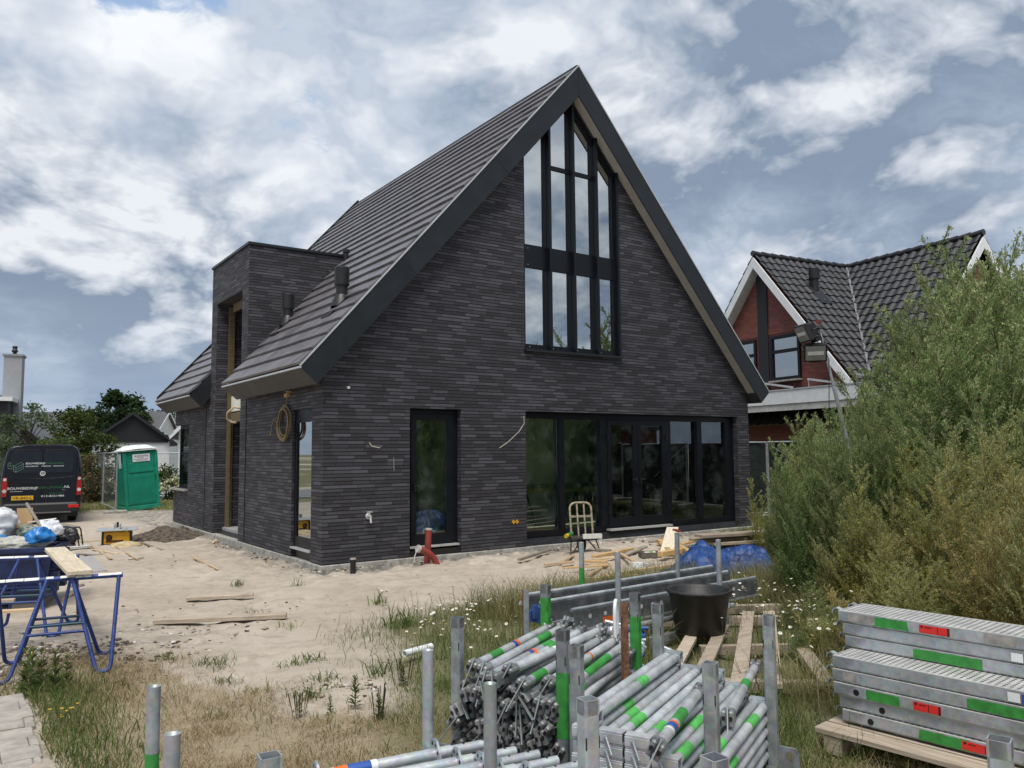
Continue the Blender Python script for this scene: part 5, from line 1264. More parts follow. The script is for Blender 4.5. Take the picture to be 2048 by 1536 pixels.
f = MB(); c = sum(P, Vector())/4; f.extr([p-c+Vector((0, 0, .012)) for p in P], (0, 0, .015)); o = f.build('plywood_sheet', mat('grey_plywood', (.34, .33, .32), .7, var=.1)); o.location = c; tag(o, 'grey plywood sheet flat on the sand by the trestles', 'board')
lat('board', 'pale grey board beside the hose reel', (102, 1103), (178, 1096), .22, .05, mat('pale_board', (.5, .49, .47), .7), None, 'board')
lat('board', 'loose grey board under the rear of the black van', (118, 1050), (148, 1056), .30, .03, M_GREYW, None, 'board')
for p, q, l, m in (((120, 1205), (150, 1186), 'small white stick under the pale plank', M_LATH), ((140, 1175), (168, 1171), 'dark short stick under the pale plank', M_GREYW), ((150, 1228), (170, 1222), 'short pale stick behind the trestle legs', M_LATH), ((33, 1311), (68, 1312), 'yellowish lath end in the stones by the trestle', M_PINE), ((100, 1155), (115, 1130), 'lath leaning beside the container side', M_LATH)):
    lat('lath', l, p, q, .05, .02, m, 'thin sticks around the trestles')
a, b = zpl(-20, 1228, .25), zpl(74, 1222, .25); plank('lath', 'yellow lath resting across the trestle stretchers, lower one', a, b, .05, .03, M_LATH, 'lath', 'laths resting on the trestle')
a, b = zpl(-20, 1206, .33), zpl(30, 1203, .33); plank('lath', 'grey lath resting across the trestle stretchers, upper one', a, b, .06, .03, M_WOOD, 'lath', 'laths resting on the trestle')
# table saw
def table_saw():
    p = G(234, 1088); t = thing('table_saw', 'small yellow table saw with grey top on the sand', 'table saw', (p.x, p.y, p.z), R(-35+24))
    Y = mat('saw_yellow', (.60, .31, .012), .45, var=.1)
    f = MB(); f.cbox((0, 0, .15), (.50, .42, .24), .02); b = f.build('body', Y, t)
    f = MB(); f.lathe([(.0, .004), (.06, .004), (.055, -.004)], 16, (-.14, -.215, .15), rot=Matrix.Rotation(PI/2, 3, 'X')); f.bb(-.2, .12, -.218, -.211, .06, .10); f.build('dark_panel', mat('dark_brown_plastic', (.05, .02, .01), .5), b)
    for x in (-.26, .26):
        f = MB(); f.bb(x-.018, x+.018, -.225, .225, .0, .27); f.build('end_frame', M_BLACKP, t)
    T = mat('saw_table_grey', (.40, .43, .46), .35, .4, var=.1)
    for x0, x1 in ((-.36, -.06), (-.05, .17), (.18, .38)):
        f = MB(); f.bb(x0, x1, -.27, .27, .285, .32); f.build('table_top', T, t, .004)
    f = MB(); f.bb(-.05, .05, -.24, .20, .32, .34); f.bb(-.06, -.045, -.24, .2, .34, .42); f.bb(.03, .06, -.24, .2, .34, .42); f.build('rip_fence', M_ALU, t)
    f = MB(); f.bb(-.02, .02, -.05, .12, .34, .44); f.build('blade_guard', M_BLACKP, t)
    f = MB(); f.bb(-.38, .40, -.285, -.27, .29, .315); f.build('guide_rail', M_ALU, t)
table_saw()
p = G(252, 1092)
blob('sawdust_heap', 'pale sawdust heap at the foot of the table saw', (p.x, p.y, p.z+.0), (.34, .2, .10), mat('sawdust', (.50, .40, .24), .95, var=.15, scale=20, bump=.5), 12, 'heap', .2, .12)
def heap(label, c, rad, m, seed, name='soil_heap'):
    X, Y = np.meshgrid(np.linspace(-1, 1, 70), np.linspace(-1, 1, 50)); rr = np.hypot(X, Y)
    Z = np.clip(1-rr**1.3, 0, 1)*rad[2]*(.55+.9*fbm(X*2+seed, Y*2, seed))+(fbm(X*9, Y*9, seed+3)-.5)*.09*(rr < 1.0)*np.clip(1.1-rr, 0, 1)*2+(fbm(X*22, Y*22, seed+7)-.5)*.05*np.clip(1.05-rr, 0, 1)
    Z = Z-.06*np.clip(rr-.8, 0, 1)*4; xs, ys = X*rad[0]+c[0], Y*rad[1]+c[1]
    V = np.stack([X*rad[0], Y*rad[1], Z], -1).reshape(-1, 3); idx = np.arange(3500).reshape(50, 70)
    o = fmesh(name, V, np.stack([idx[:-1, :-1], idx[:-1, 1:], idx[1:, 1:], idx[1:, :-1]], -1).reshape(-1, 4), m, smooth=False); o.location = c
    return tag(o, label, 'heap')
p = G(346, 1076); heap('heap of dark soil against the side wall near the stair tower', (p.x-.05, p.y, p.z), (1.0, .8, .25), mat('dark_soil', (.055, .042, .032), .95, var=.5, scale=14, bump=.9, col2=(.16, .125, .095)), 2)
# drain pipes
RP = mat('red_brown_pipe', (.27, .045, .035), .45, var=.15)
p = Vector((1.70, -.20, gz(1.7, -.2)+.02))
t = thing('drain_pipe', 'upright red brown drain pipe end by the single glazed door', 'pipe', p, 0, 'red brown drain pipe ends')
f = MB(); f.tube((0, 0, -.1), (.03, -.01, .50), .052, 16, hollow=.045); f.build('pipe', RP, t); f = MB(); f.tube((.0295, -.01, .49), (.032, -.01, .52), .056, 16); f.build('socket', mat('pipe_grey', (.45, .44, .42), .5), t)
p = Vector((1.80, -.34, gz(1.8, -.34)+.02)); t = thing('drain_pipe', 'bent red brown drain pipe end lying toward the left with grey cap', 'pipe', p, 0, 'red brown drain pipe ends')
f = MB(); f.path(tubebend([(.02, 0, -.08), (-.06, .0, .08), (-.22, -.01, .18), (-.33, -.02, .22)], .12), .052, 14); f.build('pipe', RP, t)
f = MB(); f.tube((-.32, -.02, .217), (-.36, -.022, .23), .062, 14); f.path([(-.36, -.03, .23), (-.42, -.05, .12), (-.43, -.05, .02)], .009, 6); f.build('grey_cap', mat('pipe_grey', (.45, .44, .42), .5), t)
p = G(706, 1142); t = thing('drain_stub', 'black pipe stub standing in the sand before the brick corner', 'pipe', p); f = MB(); f.tube((0, 0, -.1), (0, 0, .17), .042, 16); f.build('pipe', M_BLACKP, t); f = MB(); f.tube((0, 0, .17), (0, 0, .19), .046, 16); f.build('cap', mat('pink_grey_cap', (.42, .36, .35), .5), t)
# hand truck
def hand_truck():
    p = G(1165, 1104); t = thing('hand_truck', 'old paint worn brick hand truck standing before the wide window', 'hand truck', (p.x, p.y, p.z), R(-20))
    m = mat('worn_cream_metal', (.30, .26, .19), .6, var=.45, scale=18)
    k = Matrix.Rotation(R(-9), 3, 'X')
    def V(x, z, y=0.): q = k @ Vector((x, y, z-.28)); return (q.x, q.y, q.z+.28)
    f = MB(); f.path(tubebend([V(-.20, .26), V(-.20, .86), V(.20, .86), V(.20, .26)], .13), .019, 9); f.build('outer_frame', m, t)
    for x in (-.065, .065):
        f = MB(); f.tube(V(x, .26), V(x, .84), .017, 8); f.build('back_bar', m, t)
    f = MB(); f.beam(V(-.19, .62), V(.19, .62), .02, .035); f.build('cross_bar', m, t)
    f = MB(); f.bb(-.27, .25, -.20, .05, .245, .275); f.build('toe_plate', mat('dark_metal_plate', (.05, .045, .04), .6), t)
    f = MB(); f.bb(-.06, .28, -.22, -.18, .25, .33); f.add([(.24, -.20, .33), (.30, -.20, .31), (.27, -.20, .10), (.22, -.2, .24), (.24, -.19, .33), (.30, -.19, .31), (.27, -.19, .10), (.22, -.19, .24)], [(0, 1, 2, 3), (7, 6, 5, 4), (0, 4, 5, 1), (1, 5, 6, 2), (2, 6, 7, 3), (3, 7, 4, 0)]); f.build('white_board', M_WORN, t)
    for a, b in (((-.22, -.05, .25), (-.27, -.14, 0)), ((.22, -.05, .25), (.28, -.14, 0)), ((-.02, -.05, .25), (-.22, -.12, .0)), ((.05, -.05, .25), (.24, -.12, .02))):
        f = MB(); f.tube(a, b, .012, 7); f.build('leg', mat('dark_brown_metal', (.07, .05, .04), .7), t)
    f = MB(); f.lathe([(.02, -.05), (.11, -.05), (.13, -.02), (.13, .02), (.11, .05), (.02, .05)], 20, (.02, .10, .13), rot=Matrix.Rotation(PI/2, 3, 'Y')); f.build('wheel', M_TYRE, t)
    b = thing('bottle', 'yellow and green bottle lying on the hand truck plate', 'bottle', M3(p, R(-20), (-.28, -.12, .315)), R(20)); f = MB(); f.tube((-.06, 0, 0), (.09, 0, .02), .035, 12); f.build('body', mat('green_bottle', (.04, .2, .05), .4), b); f = MB(); f.tube((-.12, 0, -.01), (-.06, 0, 0), .036, 12); f.build('cap', mat('yellow_cap', (.6, .42, .02), .4), b)
def M3(o, rz, v): q = Matrix.Rotation(rz, 3, 'Z') @ Vector(v); return (o[0]+q.x, o[1]+q.y, o[2]+q.z)
hand_truck()
# blue tarp
def tarp():
    A, B = G(1330, 1164), G(1575, 1158); ax = (B-A); ln = ax.length; ax.normalize(); dp = Vector((-ax.y, ax.x, 0))
    nu, nv = 110, 60; u, v = np.meshgrid(np.linspace(0, 1, nu), np.linspace(0, 1, nv))
    prof = .27*np.exp(-((u-.30)/.19)**2)+.30*np.exp(-((u-.78)/.26)**2)+.10*np.exp(-((u-.5)/.2)**2)+.06
    body = np.clip(np.sin(np.clip(v*1.05, 0, 1)*PI), 0, 1)**.55
    rid = np.abs(fbm(u*9+v*4, v*7-u*3, 4)-.5)*2; rid2 = np.abs(fbm(u*22-v*5, v*16, 9)-.5)*2
    h = prof*body*(1.0)-.15*rid*body-.03*rid2*body+.04*body+.10*np.exp(-((u-.34)/.07)**2-((v-.6)/.12)**2)
    h *= np.clip(u*6, 0, 1)**.8*np.clip((1-u)*9, 0, 1)**.7
    wv = .14*np.sin(u*13)+.10*(fbm(u*6, u*0+3, 2)-.5)
    vv = (v-.0)*1.05+wv*(1-body)*.7
    X = A.x+ax.x*u*ln+dp.x*vv; Y = A.y+ax.y*u*ln+dp.y*vv; Z = gz0(X, Y)+np.maximum(h, .0)+.004
    V = np.stack([X, Y, Z], -1).reshape(-1, 3); idx = np.arange(nu*nv).reshape(nv, nu)
    m = mat('blue_tarp', (.010, .038, .165), .45, var=.3, scale=5, bump=.2, bscale=12, spec=.35, col2=(.022, .075, .25))
    o = fmesh('tarp', V, np.stack([idx[:-1, :-1], idx[:-1, 1:], idx[1:, 1:], idx[1:, :-1]], -1).reshape(-1, 4), m, smooth=True); tag(o, 'crumpled blue tarpaulin lying beside the weeds', 'tarpaulin')
tarp()
# black mixing tub
def tub():
    c = (zpl(1340, 1203, .46)+zpl(1457, 1203, .46))/2; p = zpl(1400, 1262, .12)
    t = thing('mixing_tub', 'round black plastic mixing tub standing on the pallet', 'tub', (p.x, p.y, .11), 0)
    f = MB(); f.lathe([(0, .0), (.20, .0), (.212, .01), (.262, .345), (.285, .35), (.288, .372), (.272, .376), (.252, .36), (.205, .03), (0, .022)], 40); f.build('body', mat('black_tub_plastic', (.013, .013, .014), .5, var=.35, scale=6, bump=.15, col2=(.03, .03, .03)), t)
    for a in (R(-10), R(170)):
        f = MB(); f.path([(math.cos(a+q)*.285, math.sin(a+q)*.285, .362) for q in (-.25, -.1, .1, .25)], .013, 6); f.build('handle', M_BLACKP, t)
    f = MB(); a = R(-58); rot = Matrix.Rotation(a+PI/2, 3, 'Z'); f.box((math.cos(a)*.254, math.sin(a)*.254, .25), (.035, .004, .05), rot); f.build('sticker', M_WHITE, t)
tub()
# flood light mast in the weeds
def flood():
    top = at(1640, 664, 9.0); kn = at(1668, 775, 9.0); d = (kn-top).normalized(); base = kn.copy()
    base = top+(kn-top)*((top.z-.1)/(top.z-kn.z)); base.z = gz(base.x, base.y)
    t = thing('flood_light', 'mast with two black work flood lights rising out of the weeds', 'flood light', base)
    f = MB(); f.tube((0, 0, 0), kn-base, .021, 10); f.tube(kn-base, top-base, .016, 10); f.build('mast', M_GALV, t)
    for k in range(3):
        a = 2*PI*k/3; f = MB(); f.tube((0, 0, .55), (math.cos(a)*.5, math.sin(a)*.5, .02), .014, 8); f.build('leg', M_GALV, t)
    for (px, py, yaw, tilt) in ((1614, 663, R(-62), R(25)), (1630, 702, R(4), R(28))):
        c = at(px, py, 9.0)-base
        rot = (Matrix.Rotation(yaw-R(55), 3, 'Z') @ Matrix.Rotation(tilt, 3, 'X'))
        M4 = Matrix.Translation(c) @ rot.to_4x4()
        f = MB(M4); f.extr([(-.12, -.07, -.10), (.12, -.07, -.10), (.12, -.07, .10), (-.12, -.07, .10)], (0, .05, 0)); f.extr([(-.10, -.02, -.08), (.10, -.02, -.08), (.10, -.02, .08), (-.10, -.02, .08)], (0, .07, 0))
        for q in range(5): f.bb(-.09+q*.04, -.08+q*.04, .05, .08, -.08, .08)
        hd = f.build('lamp_head', M_BLACKP, t, .006)
        f = MB(M4); f.bb(-.105, .105, -.074, -.070, -.085, .085); f.build('lens', mat('lamp_lens', (.22, .23, .22), .15, spec=.8), hd)
        f = MB(M4); f.bb(-.085, .085, -.079, -.0745, -.02, .02); f.build('bulb_tube', mat('bulb', (.6, .6, .58), .3), hd)
        f = MB(M4); f.path(tubebend([(-.13, 0, 0), (-.13, .13, 0), (.13, .13, 0), (.13, 0, 0)], .03), .009, 6); f.build('bracket', M_BLACKP, hd)
        f = MB(M4); f.bb(-.06, .06, .02, .10, -.15, -.09); f.build('junction_box', M_BLACKP, hd, .006)
    f = MB(); f.path([top-base+Vector((.0, 0, -.05)), kn-base+Vector((-.12, -.03, .3)), kn-base+Vector((-.16, -.03, -.3)), kn-base+Vector((-.1, 0, -1.))], .005, 5); f.build('cable', M_BLACKP, t)
flood()
# inside the ground floor: trestle table with boards, step ladder
t = thing('work_table', 'trestle table stacked with boards inside the wide window', 'table', (6.6, 2.6, .03), R(-4))
f = MB(); f.bb(-1.7, 1.5, -.35, .35, .86, .90); f.bb(-1.3, 1.0, -.3, .3, .90, .93); f.build('boards', mat('dark_board_stack', (.16, .15, .11), .7, var=.3), t)
f = MB(); f.bb(-1.2, .9, -.32, -.2, .76, .86); f.bb(-1.2, .9, .2, .32, .76, .86); f.build('beam', mat('yellow_beam', (.52, .40, .10), .6), t)
for x in (-.95, .65):
    for sx in (-.18, .18):
        for y in (-.3, .3):
            f = MB(); f.tube((x, y*.6, .76), (x+sx, y, 0), .018, 7); f.build('leg', M_BLUEP, t)
t = thing('step_ladder', 'black step ladder standing inside at the left of the wide window', 'ladder', (4.45, 1.7, .03), R(10))
for x in (-.22, .22):
    f = MB(); f.beam((x, -.3, 0), (x*.7, 0, 1.15), .05, .02); f.beam((x, .3, 0), (x*.7, 0, 1.15), .04, .02); f.build('rail', M_BLACKP, t)
for k in range(1, 5):
    f = MB(); f.bb(-.2, .2, -.3+k*.065-.05, -.3+k*.065+.05, k*.25-.01, k*.25+.015); f.build('step', M_BLACKP, t)
# ------------------------------------------------------------------ scaffold stillages and their loads
def gband(f, p, q, r, mi=1): f.tube(p, q, r+.0006, 14, mi, caps=False)
def stillage(label, pts, kind='square', bands=(), m=None, zt=.855, wid=.055, base=True, cat='stillage'):
    """pts: four (lat, depth) corners in order round the rack"""
    P = [LD(*p) for p in pts]; c = sum(P, Vector())/len(P); d = (P[1]-P[0]) if len(P) > 1 else Vector((1, .3, 0)); rz = math.atan2(d.y, d.x); zg = gz(c.x, c.y)
    t = thing('stillage', label, cat, (c.x, c.y, zg), rz, 'steel stillages for scaffold parts'); Mi = Matrix.Rotation(-rz, 4, 'Z') @ Matrix.Translation((-c.x, -c.y, 0))
    Q = [Mi @ p for p in P]; h = zt-zg
    for i, q in enumerate(Q):
        f = MB(); b = bands[i] if i < len(bands) else None
        def seg(z0, z1, mi):
            g_ = .0008 if mi else 0.
            if kind == 'square':
                a = wid/2+g_; f.extr([(q.x-a+.008, q.y-a, z0), (q.x+a-.008, q.y-a, z0), (q.x+a, q.y-a+.008, z0), (q.x+a, q.y+a-.008, z0), (q.x+a-.008, q.y+a, z0), (q.x-a+.008, q.y+a, z0), (q.x-a, q.y+a-.008, z0), (q.x-a, q.y-a+.008, z0)], (0, 0, z1-z0), mi, caps=False)
            else: f.tube((q.x, q.y, z0), (q.x, q.y, z1), wid/2+g_, 20, mi, caps=False)
        seg(.03, h, 0)
        if b: seg(b[0]-zg, min(b[1]-zg, h-.002), 1)
        # open top
        a, w_ = wid/2, .004
        if kind == 'square':
            for s_ in (-1, 1):
                f.bb(q.x-a+.004, q.x+a-.004, q.y+s_*(a-w_/2)-w_/2, q.y+s_*(a-w_/2)+w_/2, h-.05, h+.0005); f.bb(q.x+s_*(a-w_/2)-w_/2, q.x+s_*(a-w_/2)+w_/2, q.y-a+.004, q.y+a-.004, h-.05, h+.0003)
            f.bb(q.x-a+.002, q.x+a-.002, q.y-a+.002, q.y+a-.002, h-.16, h-.12, 2)
        else:
            f.lathe([(a, h), (a-w_, h), (a-w_, h-.14), (0, h-.14)], 20, (q.x, q.y, 0))
        f.build('post', [m or M_GALVD, M_GREEN, M_BLACK], t)
    if base and len(Q) == 4:
        for i in range(4):
            a, b = Q[i], Q[(i+1) % 4]; u_ = (b-a).normalized()*wid/2
            f = MB(); f.beam((a+u_)+Vector((0, 0, .10-a.z)), (b-u_)+Vector((0, 0, .10-b.z)), .05, .06); f.build('base_rail', M_GALVD, t)
        for q in Q:
            f = MB(); s_ = 1 if q.y > 0 else -1; sx = 1 if q.x > 0 else -1
            y0, y1 = q.y-.015, q.y+.015; x0 = q.x+sx*wid/2
            pts_ = [(x0, .03), (x0+sx*.085, .03), (x0+sx*.10, .05), (x0+sx*.10, .20), (x0+sx*.085, .225), (x0, .225)]
            f.extr([(a, q.y-.005, b) for a, b in pts_], (0, .010, 0)); lg = f.build('lifting_lug', M_GALVD, t)
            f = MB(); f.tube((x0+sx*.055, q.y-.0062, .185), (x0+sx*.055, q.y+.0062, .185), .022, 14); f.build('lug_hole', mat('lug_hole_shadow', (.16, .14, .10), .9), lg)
            f = MB(); f.bb(q.x-.06, q.x+.06, q.y-.05, q.y+.05, 0, .03); f.build('foot', M_GALVD, t)
    return t, P
A_ = [(-.29, 4.17), (.23, 3.87), (.72, 4.83), (.20, 5.13)]
B_ = [(.27, 3.56), (.78, 3.26), (1.30, 4.16), (.79, 4.48)]
C_ = [(.25, 2.81), (.55, 2.28), (-.37, 1.78), (-.69, 2.32)]
D_ = [(-1.04, 2.50), (-.09, 3.00), (-.37, 3.50), (-1.32, 3.0)]
E_ = [(.87, 6.76), (1.93, 7.61), (1.67, 8.24), (.63, 7.49)]
stillage('square posted stillage filled with a bristling heap of scaffold ledgers', A_, bands=(None, (.36, .66), (.40, .72), (.44, .78)))
stillage('square posted stillage filled with double tube scaffold frames', B_)
stillage('square posted stillage closest to the camera, its load out of view', C_, m=M_GALV, wid=.06)
stillage('round posted stillage holding tubes with rosette discs', D_, 'round', bands=((.2, .45), (.0, .55), None, (.1, .62)), wid=.0483, m=M_GALV)
stillage('round posted stillage at the back beside the blue tarp, holding steel decks', E_, 'round', bands=(None, None, None, (.18, .62)), wid=.0483, m=M_GALV)
stillage('corner post of a stillage standing in front of the perforated decks', [(1.41, 2.40)], wid=.062, m=M_GALV)
p = LD(1.67, 8.24, .868); f = MB(); f.box((0, 0, .012), (.075, .05, .02), Matrix.Rotation(.3, 3, 'Y')); o = f.build('red_cap', mat('faded_red_cap', (.35, .06, .05), .5)); o.location = p; tag(o, 'small red cap sitting on a round post by the tarp', 'cap')
for (la, dp, zt, lab) in ((.07, 4.9, .87, 'rusty half grey steel post standing behind the ledger heap'), (.61, 4.5, .86, 'rusty red brown steel post between the two loaded stillages')):
    p = LD(la, dp); t = thing('rusty_post', lab, 'post', (p.x, p.y, gz(p.x, p.y)-.1), R(-35+18), 'rusty loose posts')
    f = MB(); h = zt-gz(p.x, p.y)+.1; a = .016
    f.bb(-a, a, -a, -a+.005, 0, h, 1 if la < .3 else 0); f.bb(a-.005, a, -a+.005, a, 0, h); f.bb(-a, -a+.005, -a+.005, a, 0, h-.004); f.bb(-a+.005, a-.005, a-.005, a, 0, h-.008)
    f.build('profile', [M_RUST, M_GALVD], t)
# ---- ledgers
def axes(pts):
    P = [LD(*p) for p in pts]; s = (P[1]-P[0]); l = (P[3]-P[0]); return P[0], s.normalized(), s.length, l.normalized(), l.length
M_CAST = galvmat('cast_ledger_head', (.17, .175, .18), (.31, .32, .33), .5, .5)
HEADM = None
def head_mesh(sg):
    f = MB()
    for y in (-.017, .017):
        f.cbox((sg*.035, y, -.0), (.07, .026, .058), .007); f.cbox((sg*.062, y, -.002), (.03, .024, .066), .007)
        f.tube((sg*.078, y, -.0), (sg*.0775, y, 0), .009, 8, 1)
        f.bb(min(sg*.0772, sg*.0785), max(sg*.0772, sg*.0785), y-.006, y+.006, -.012, .006, 1)
    f.tube((sg*-.02, 0, 0), (sg*.03, 0, 0), .0242, 12, 0, r2=.028)
    return f
def ledger(ln, bands, lab, dark=False, wedge=(-1, 1)):
    t = thing('ledger', lab, 'ledger', (0, 0, -5), 0, 'ledgers heaped in the stillage')
    f = MB(); r = .0241; x0, x1 = -ln/2+.05, ln/2-.05; f.tube((x0, 0, 0), (x1, 0, 0), r, 14, 0, caps=False)
    for a, b, mi in bands: f.tube((x0+(x1-x0)*a, 0, 0), (x0+(x1-x0)*b, 0, 0), r+.0007, 14, mi, caps=False)
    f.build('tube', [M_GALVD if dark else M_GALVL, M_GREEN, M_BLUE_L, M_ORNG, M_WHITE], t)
    for sg in (-1, 1):
        f = head_mesh(sg); f.v = [(x+sg*(ln/2-.075), y, z) for x, y, z in f.v]; h = f.build('head', [M_CAST, M_BLACK], t, uv=False)
        if sg not in wedge: continue
        f = MB(); x = sg*(ln/2+.005-.02); f.beam((x, 0, .05), (x+sg*.07, .01*sg, -.115), .006, .016); w = f.build('wedge', M_GALVD, t, uv=False)
    return t
LN = 1.10
plain = 'grey scaffold ledger inside the heap in the stillage, one of many'
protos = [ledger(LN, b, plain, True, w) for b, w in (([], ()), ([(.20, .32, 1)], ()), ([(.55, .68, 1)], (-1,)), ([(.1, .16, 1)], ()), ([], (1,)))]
PK = {p: kids(p) for p in protos}
def lay(proto, c, l, yaw=0., pitch=0., roll=0., lab=None):
    ang = math.atan2(l.y, l.x)+yaw
    e = (Matrix.Rotation(ang, 3, 'Z') @ Matrix.Rotation(-pitch, 3, 'Y') @ Matrix.Rotation(roll, 3, 'X')).to_euler()
    return dup(proto, c, rot=e, label=lab, ch=PK[proto])
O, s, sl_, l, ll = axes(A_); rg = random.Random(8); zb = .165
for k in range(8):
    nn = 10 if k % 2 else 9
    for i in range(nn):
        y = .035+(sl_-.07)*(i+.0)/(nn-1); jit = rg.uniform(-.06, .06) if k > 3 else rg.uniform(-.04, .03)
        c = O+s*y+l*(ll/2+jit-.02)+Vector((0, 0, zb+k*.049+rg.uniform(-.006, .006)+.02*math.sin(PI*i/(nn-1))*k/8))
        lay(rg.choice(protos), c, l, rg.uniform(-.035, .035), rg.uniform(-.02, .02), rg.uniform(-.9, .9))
for p in protos:
    for c in PK[p]: bpy.data.objects.remove(c)
    bpy.data.objects.remove(p)
tops = [(.04, .06, .60, .05, [(.16, .30, 1), (.46, .50, 2), (.50, .53, 3)], 'ledger at the top left of the heap with green band and orange sticker'), (.13, .04, .605, .02, [(.62, .8, 1)], 'ledger near the heap top with a long green band at its far end'), (.19, .0, .585, -.02, [(.44, .48, 2), (.48, .51, 3), (.6, .72, 1)], 'ledger with blue and orange sticker in the middle of the heap top'),
        (.26, -.02, .60, -.03, [(.40, .43, 3), (.55, .66, 1)], 'ledger with orange ring and green band right of the heap middle'), (.33, .05, .615, -.09, [(.42, .46, 4)], 'ledger crossing over the heap top toward its far right'), (.40, -.03, .58, .0, [(.08, .22, 1), (.58, .62, 3), (.62, .65, 2)], 'ledger with orange ring right of the tall green banded post'),
        (.47, .08, .565, .03, [(.18, .30, 1), (.55, .57, 3)], 'ledger on the right flank of the heap with green band'), (.53, .1, .53, .05, [(.3, .7, 1)], 'ledger low on the right flank with a long green stripe'), (.57, .16, .47, .06, [], 'ledger lowest on the right flank beside the rusty post')]
for y, x, z, yw, bd, lab in tops:
    p = ledger(LN, bd, lab); ang = math.atan2(l.y, l.x)+yw; c = O+s*y+l*(ll/2+x-.03)+Vector((0, 0, z)); p.location = c
    p.rotation_euler = (Matrix.Rotation(ang, 3, 'Z') @ Matrix.Rotation(rg.uniform(-.03, .02), 3, 'Y') @ Matrix.Rotation(rg.uniform(-.6, .6), 3, 'X')).to_euler()
for k in range(14):                                              # clamps and head pieces behind the heap
    q = O+s*(sl_*rg.uniform(.55, 1.25))+l*(ll+rg.uniform(.02, .22))+Vector((0, 0, rg.uniform(.32, .60)))
    f = MB(); f.cbox((0, 0, 0), (.09, .06, .05), .01); f.tube((-.05, 0, .03), (.07, .01, .05), .012, 8); f.lathe([(.02, -.03), (.032, -.03), (.032, .03), (.02, .03)], 12, (.03, .0, -.01))
    o = f.build('coupler', M_GALVL if k % 4 else mat('blue_coupler', (.03, .09, .3), .5)); o.location = q; o.rotation_euler = (rg.uniform(-1, 1), rg.uniform(-1, 1), rg.uniform(0, 6))
    tag(o, 'grey scaffold coupler in the pile behind the ledger heap' if k % 4 else 'blue scaffold coupler in the pile behind the ledger heap', 'coupler', 'couplers piled behind the ledger heap')
# ---- double tube frames
O, s, sl_, l, ll = axes(B_)
def frame_unit(lab, bands, ln=1.12, hook=True):
    t = thing('double_ledger', lab, 'scaffold frame', (0, 0, -5), 0, 'double tube frames in the stillage')
    r = .0235
    for k, y in enumerate((-.027, .027)):
        f = MB(); f.tube((-ln/2+.02, y, 0), (ln/2-.02, y, 0), r, 14, 0, caps=False)
        for kk, a, b in bands:
            if kk == k: f.tube((-ln/2+ln*a, y, 0), (-ln/2+ln*b, y, 0), r+.0007, 14, 1, caps=False)
        f.build('tube', [M_GALVL, mat('light_green_paint', (.085, .40, .085), .5, var=.2, scale=20)], t)
    for sg in (-1, 1):
        f = MB(); x = sg*(ln/2)
        f.bb(x-.025, x+.025, -.0545, .0545, .020, .028); f.bb(x-.025, x+.025, -.0545, .0545, -.028, -.020); f.bb(x-sg*.025-.003, x-sg*.025+.003, -.0545, .0545, -.0195, .0195); f.bb(x+sg*.025-.003, x+sg*.025+.003, -.0545, .0545, -.0195, .0195)
        f.build('end_channel', M_GALVL, t, .002)
        if hook and sg < 0:
            f = MB(); f.beam((x-.028, .02, .0), (x-.065, -.02, -.055), .006, .016); f.tube((x-.03, .02, -.004), (x-.03, .02, .006), .007, 8); f.build('hook', M_GALV, t)
    return t
BD = [[(1, .12, .28)], [(0, .2, .34)], [(0, .08, .22), (1, .3, .42)], [(1, .5, .62)], []]
def put(t, y, x, z, yw=0., ptch=0.):
    ang = math.atan2(l.y, l.x)+yw; t.location = O+s*y+l*(ll/2+x)+Vector((0, 0, z)); t.rotation_euler = (Matrix.Rotation(ang, 3, 'Z') @ Matrix.Rotation(-ptch, 3, 'Y')).to_euler()
lay_n = [8, 7, 7, 6, 5]
base_f = frame_unit('double tube frame deep in the frame stillage, only its end showing', [(0, .3, .4)]); BK = kids(base_f)
topn = ['double tube frame on the highest pile, leftmost in the stillage', 'double tube frame on top of the pile second from the left', 'double tube frame on top of the pile in the middle', 'double tube frame with bright green stripes right of the middle', 'double tube frame on the lowest pile at the right rail']
first = True
for i in range(5):
    y = .055+i*(sl_-.11)/4
    for k in range(lay_n[i]):
        z = .165+k*.0575; x = rg.uniform(-.012, .012)+(.03 if i == 0 and k == 7 else 0)
        if k == lay_n[i]-1: put(frame_unit(topn[i], [[(0, .45, .55)], [(0, .12, .25), (1, .2, .3)], [(0, .1, .2)], [(0, .06, .18), (1, .35, .5)], [(0, .65, .78), (1, .25, .42)]][i]), y, x, z)
        elif first: put(base_f, y, x, z); first = False
        else: put(dup(base_f, (0, 0, 0), ch=BK), y, x, z)
p = ledger(.98, [(.36, .56, 1), (.24, .30, 2), (.30, .325, 3), (.20, .22, 4)], 'single ledger with blue sticker lying slanted across the frame stillage'); p['group'] = 'loose ledgers'
a, b = zpl(1302, 1512, .565), zpl(1405, 1372, .52); dd = b-a; p.location = (a+b)/2+Vector((0, 0, .0)); p.rotation_euler = (Matrix.Rotation(math.atan2(dd.y, dd.x), 3, 'Z') @ Matrix.Rotation(math.atan2(-(dd.z), dd.xy.length), 3, 'Y') @ Matrix.Rotation(.5, 3, 'X')).to_euler()
p = ledger(1.0, [(.5, .62, 1)], 'single ledger with green band lying in the gap at the right rail'); p['group'] = 'loose ledgers'
a, b = zpl(1425, 1490, .47), zpl(1528, 1300, .47); dd = b-a; p.location = (a+b)/2; p.rotation_euler = (0, 0, math.atan2(dd.y, dd.x))
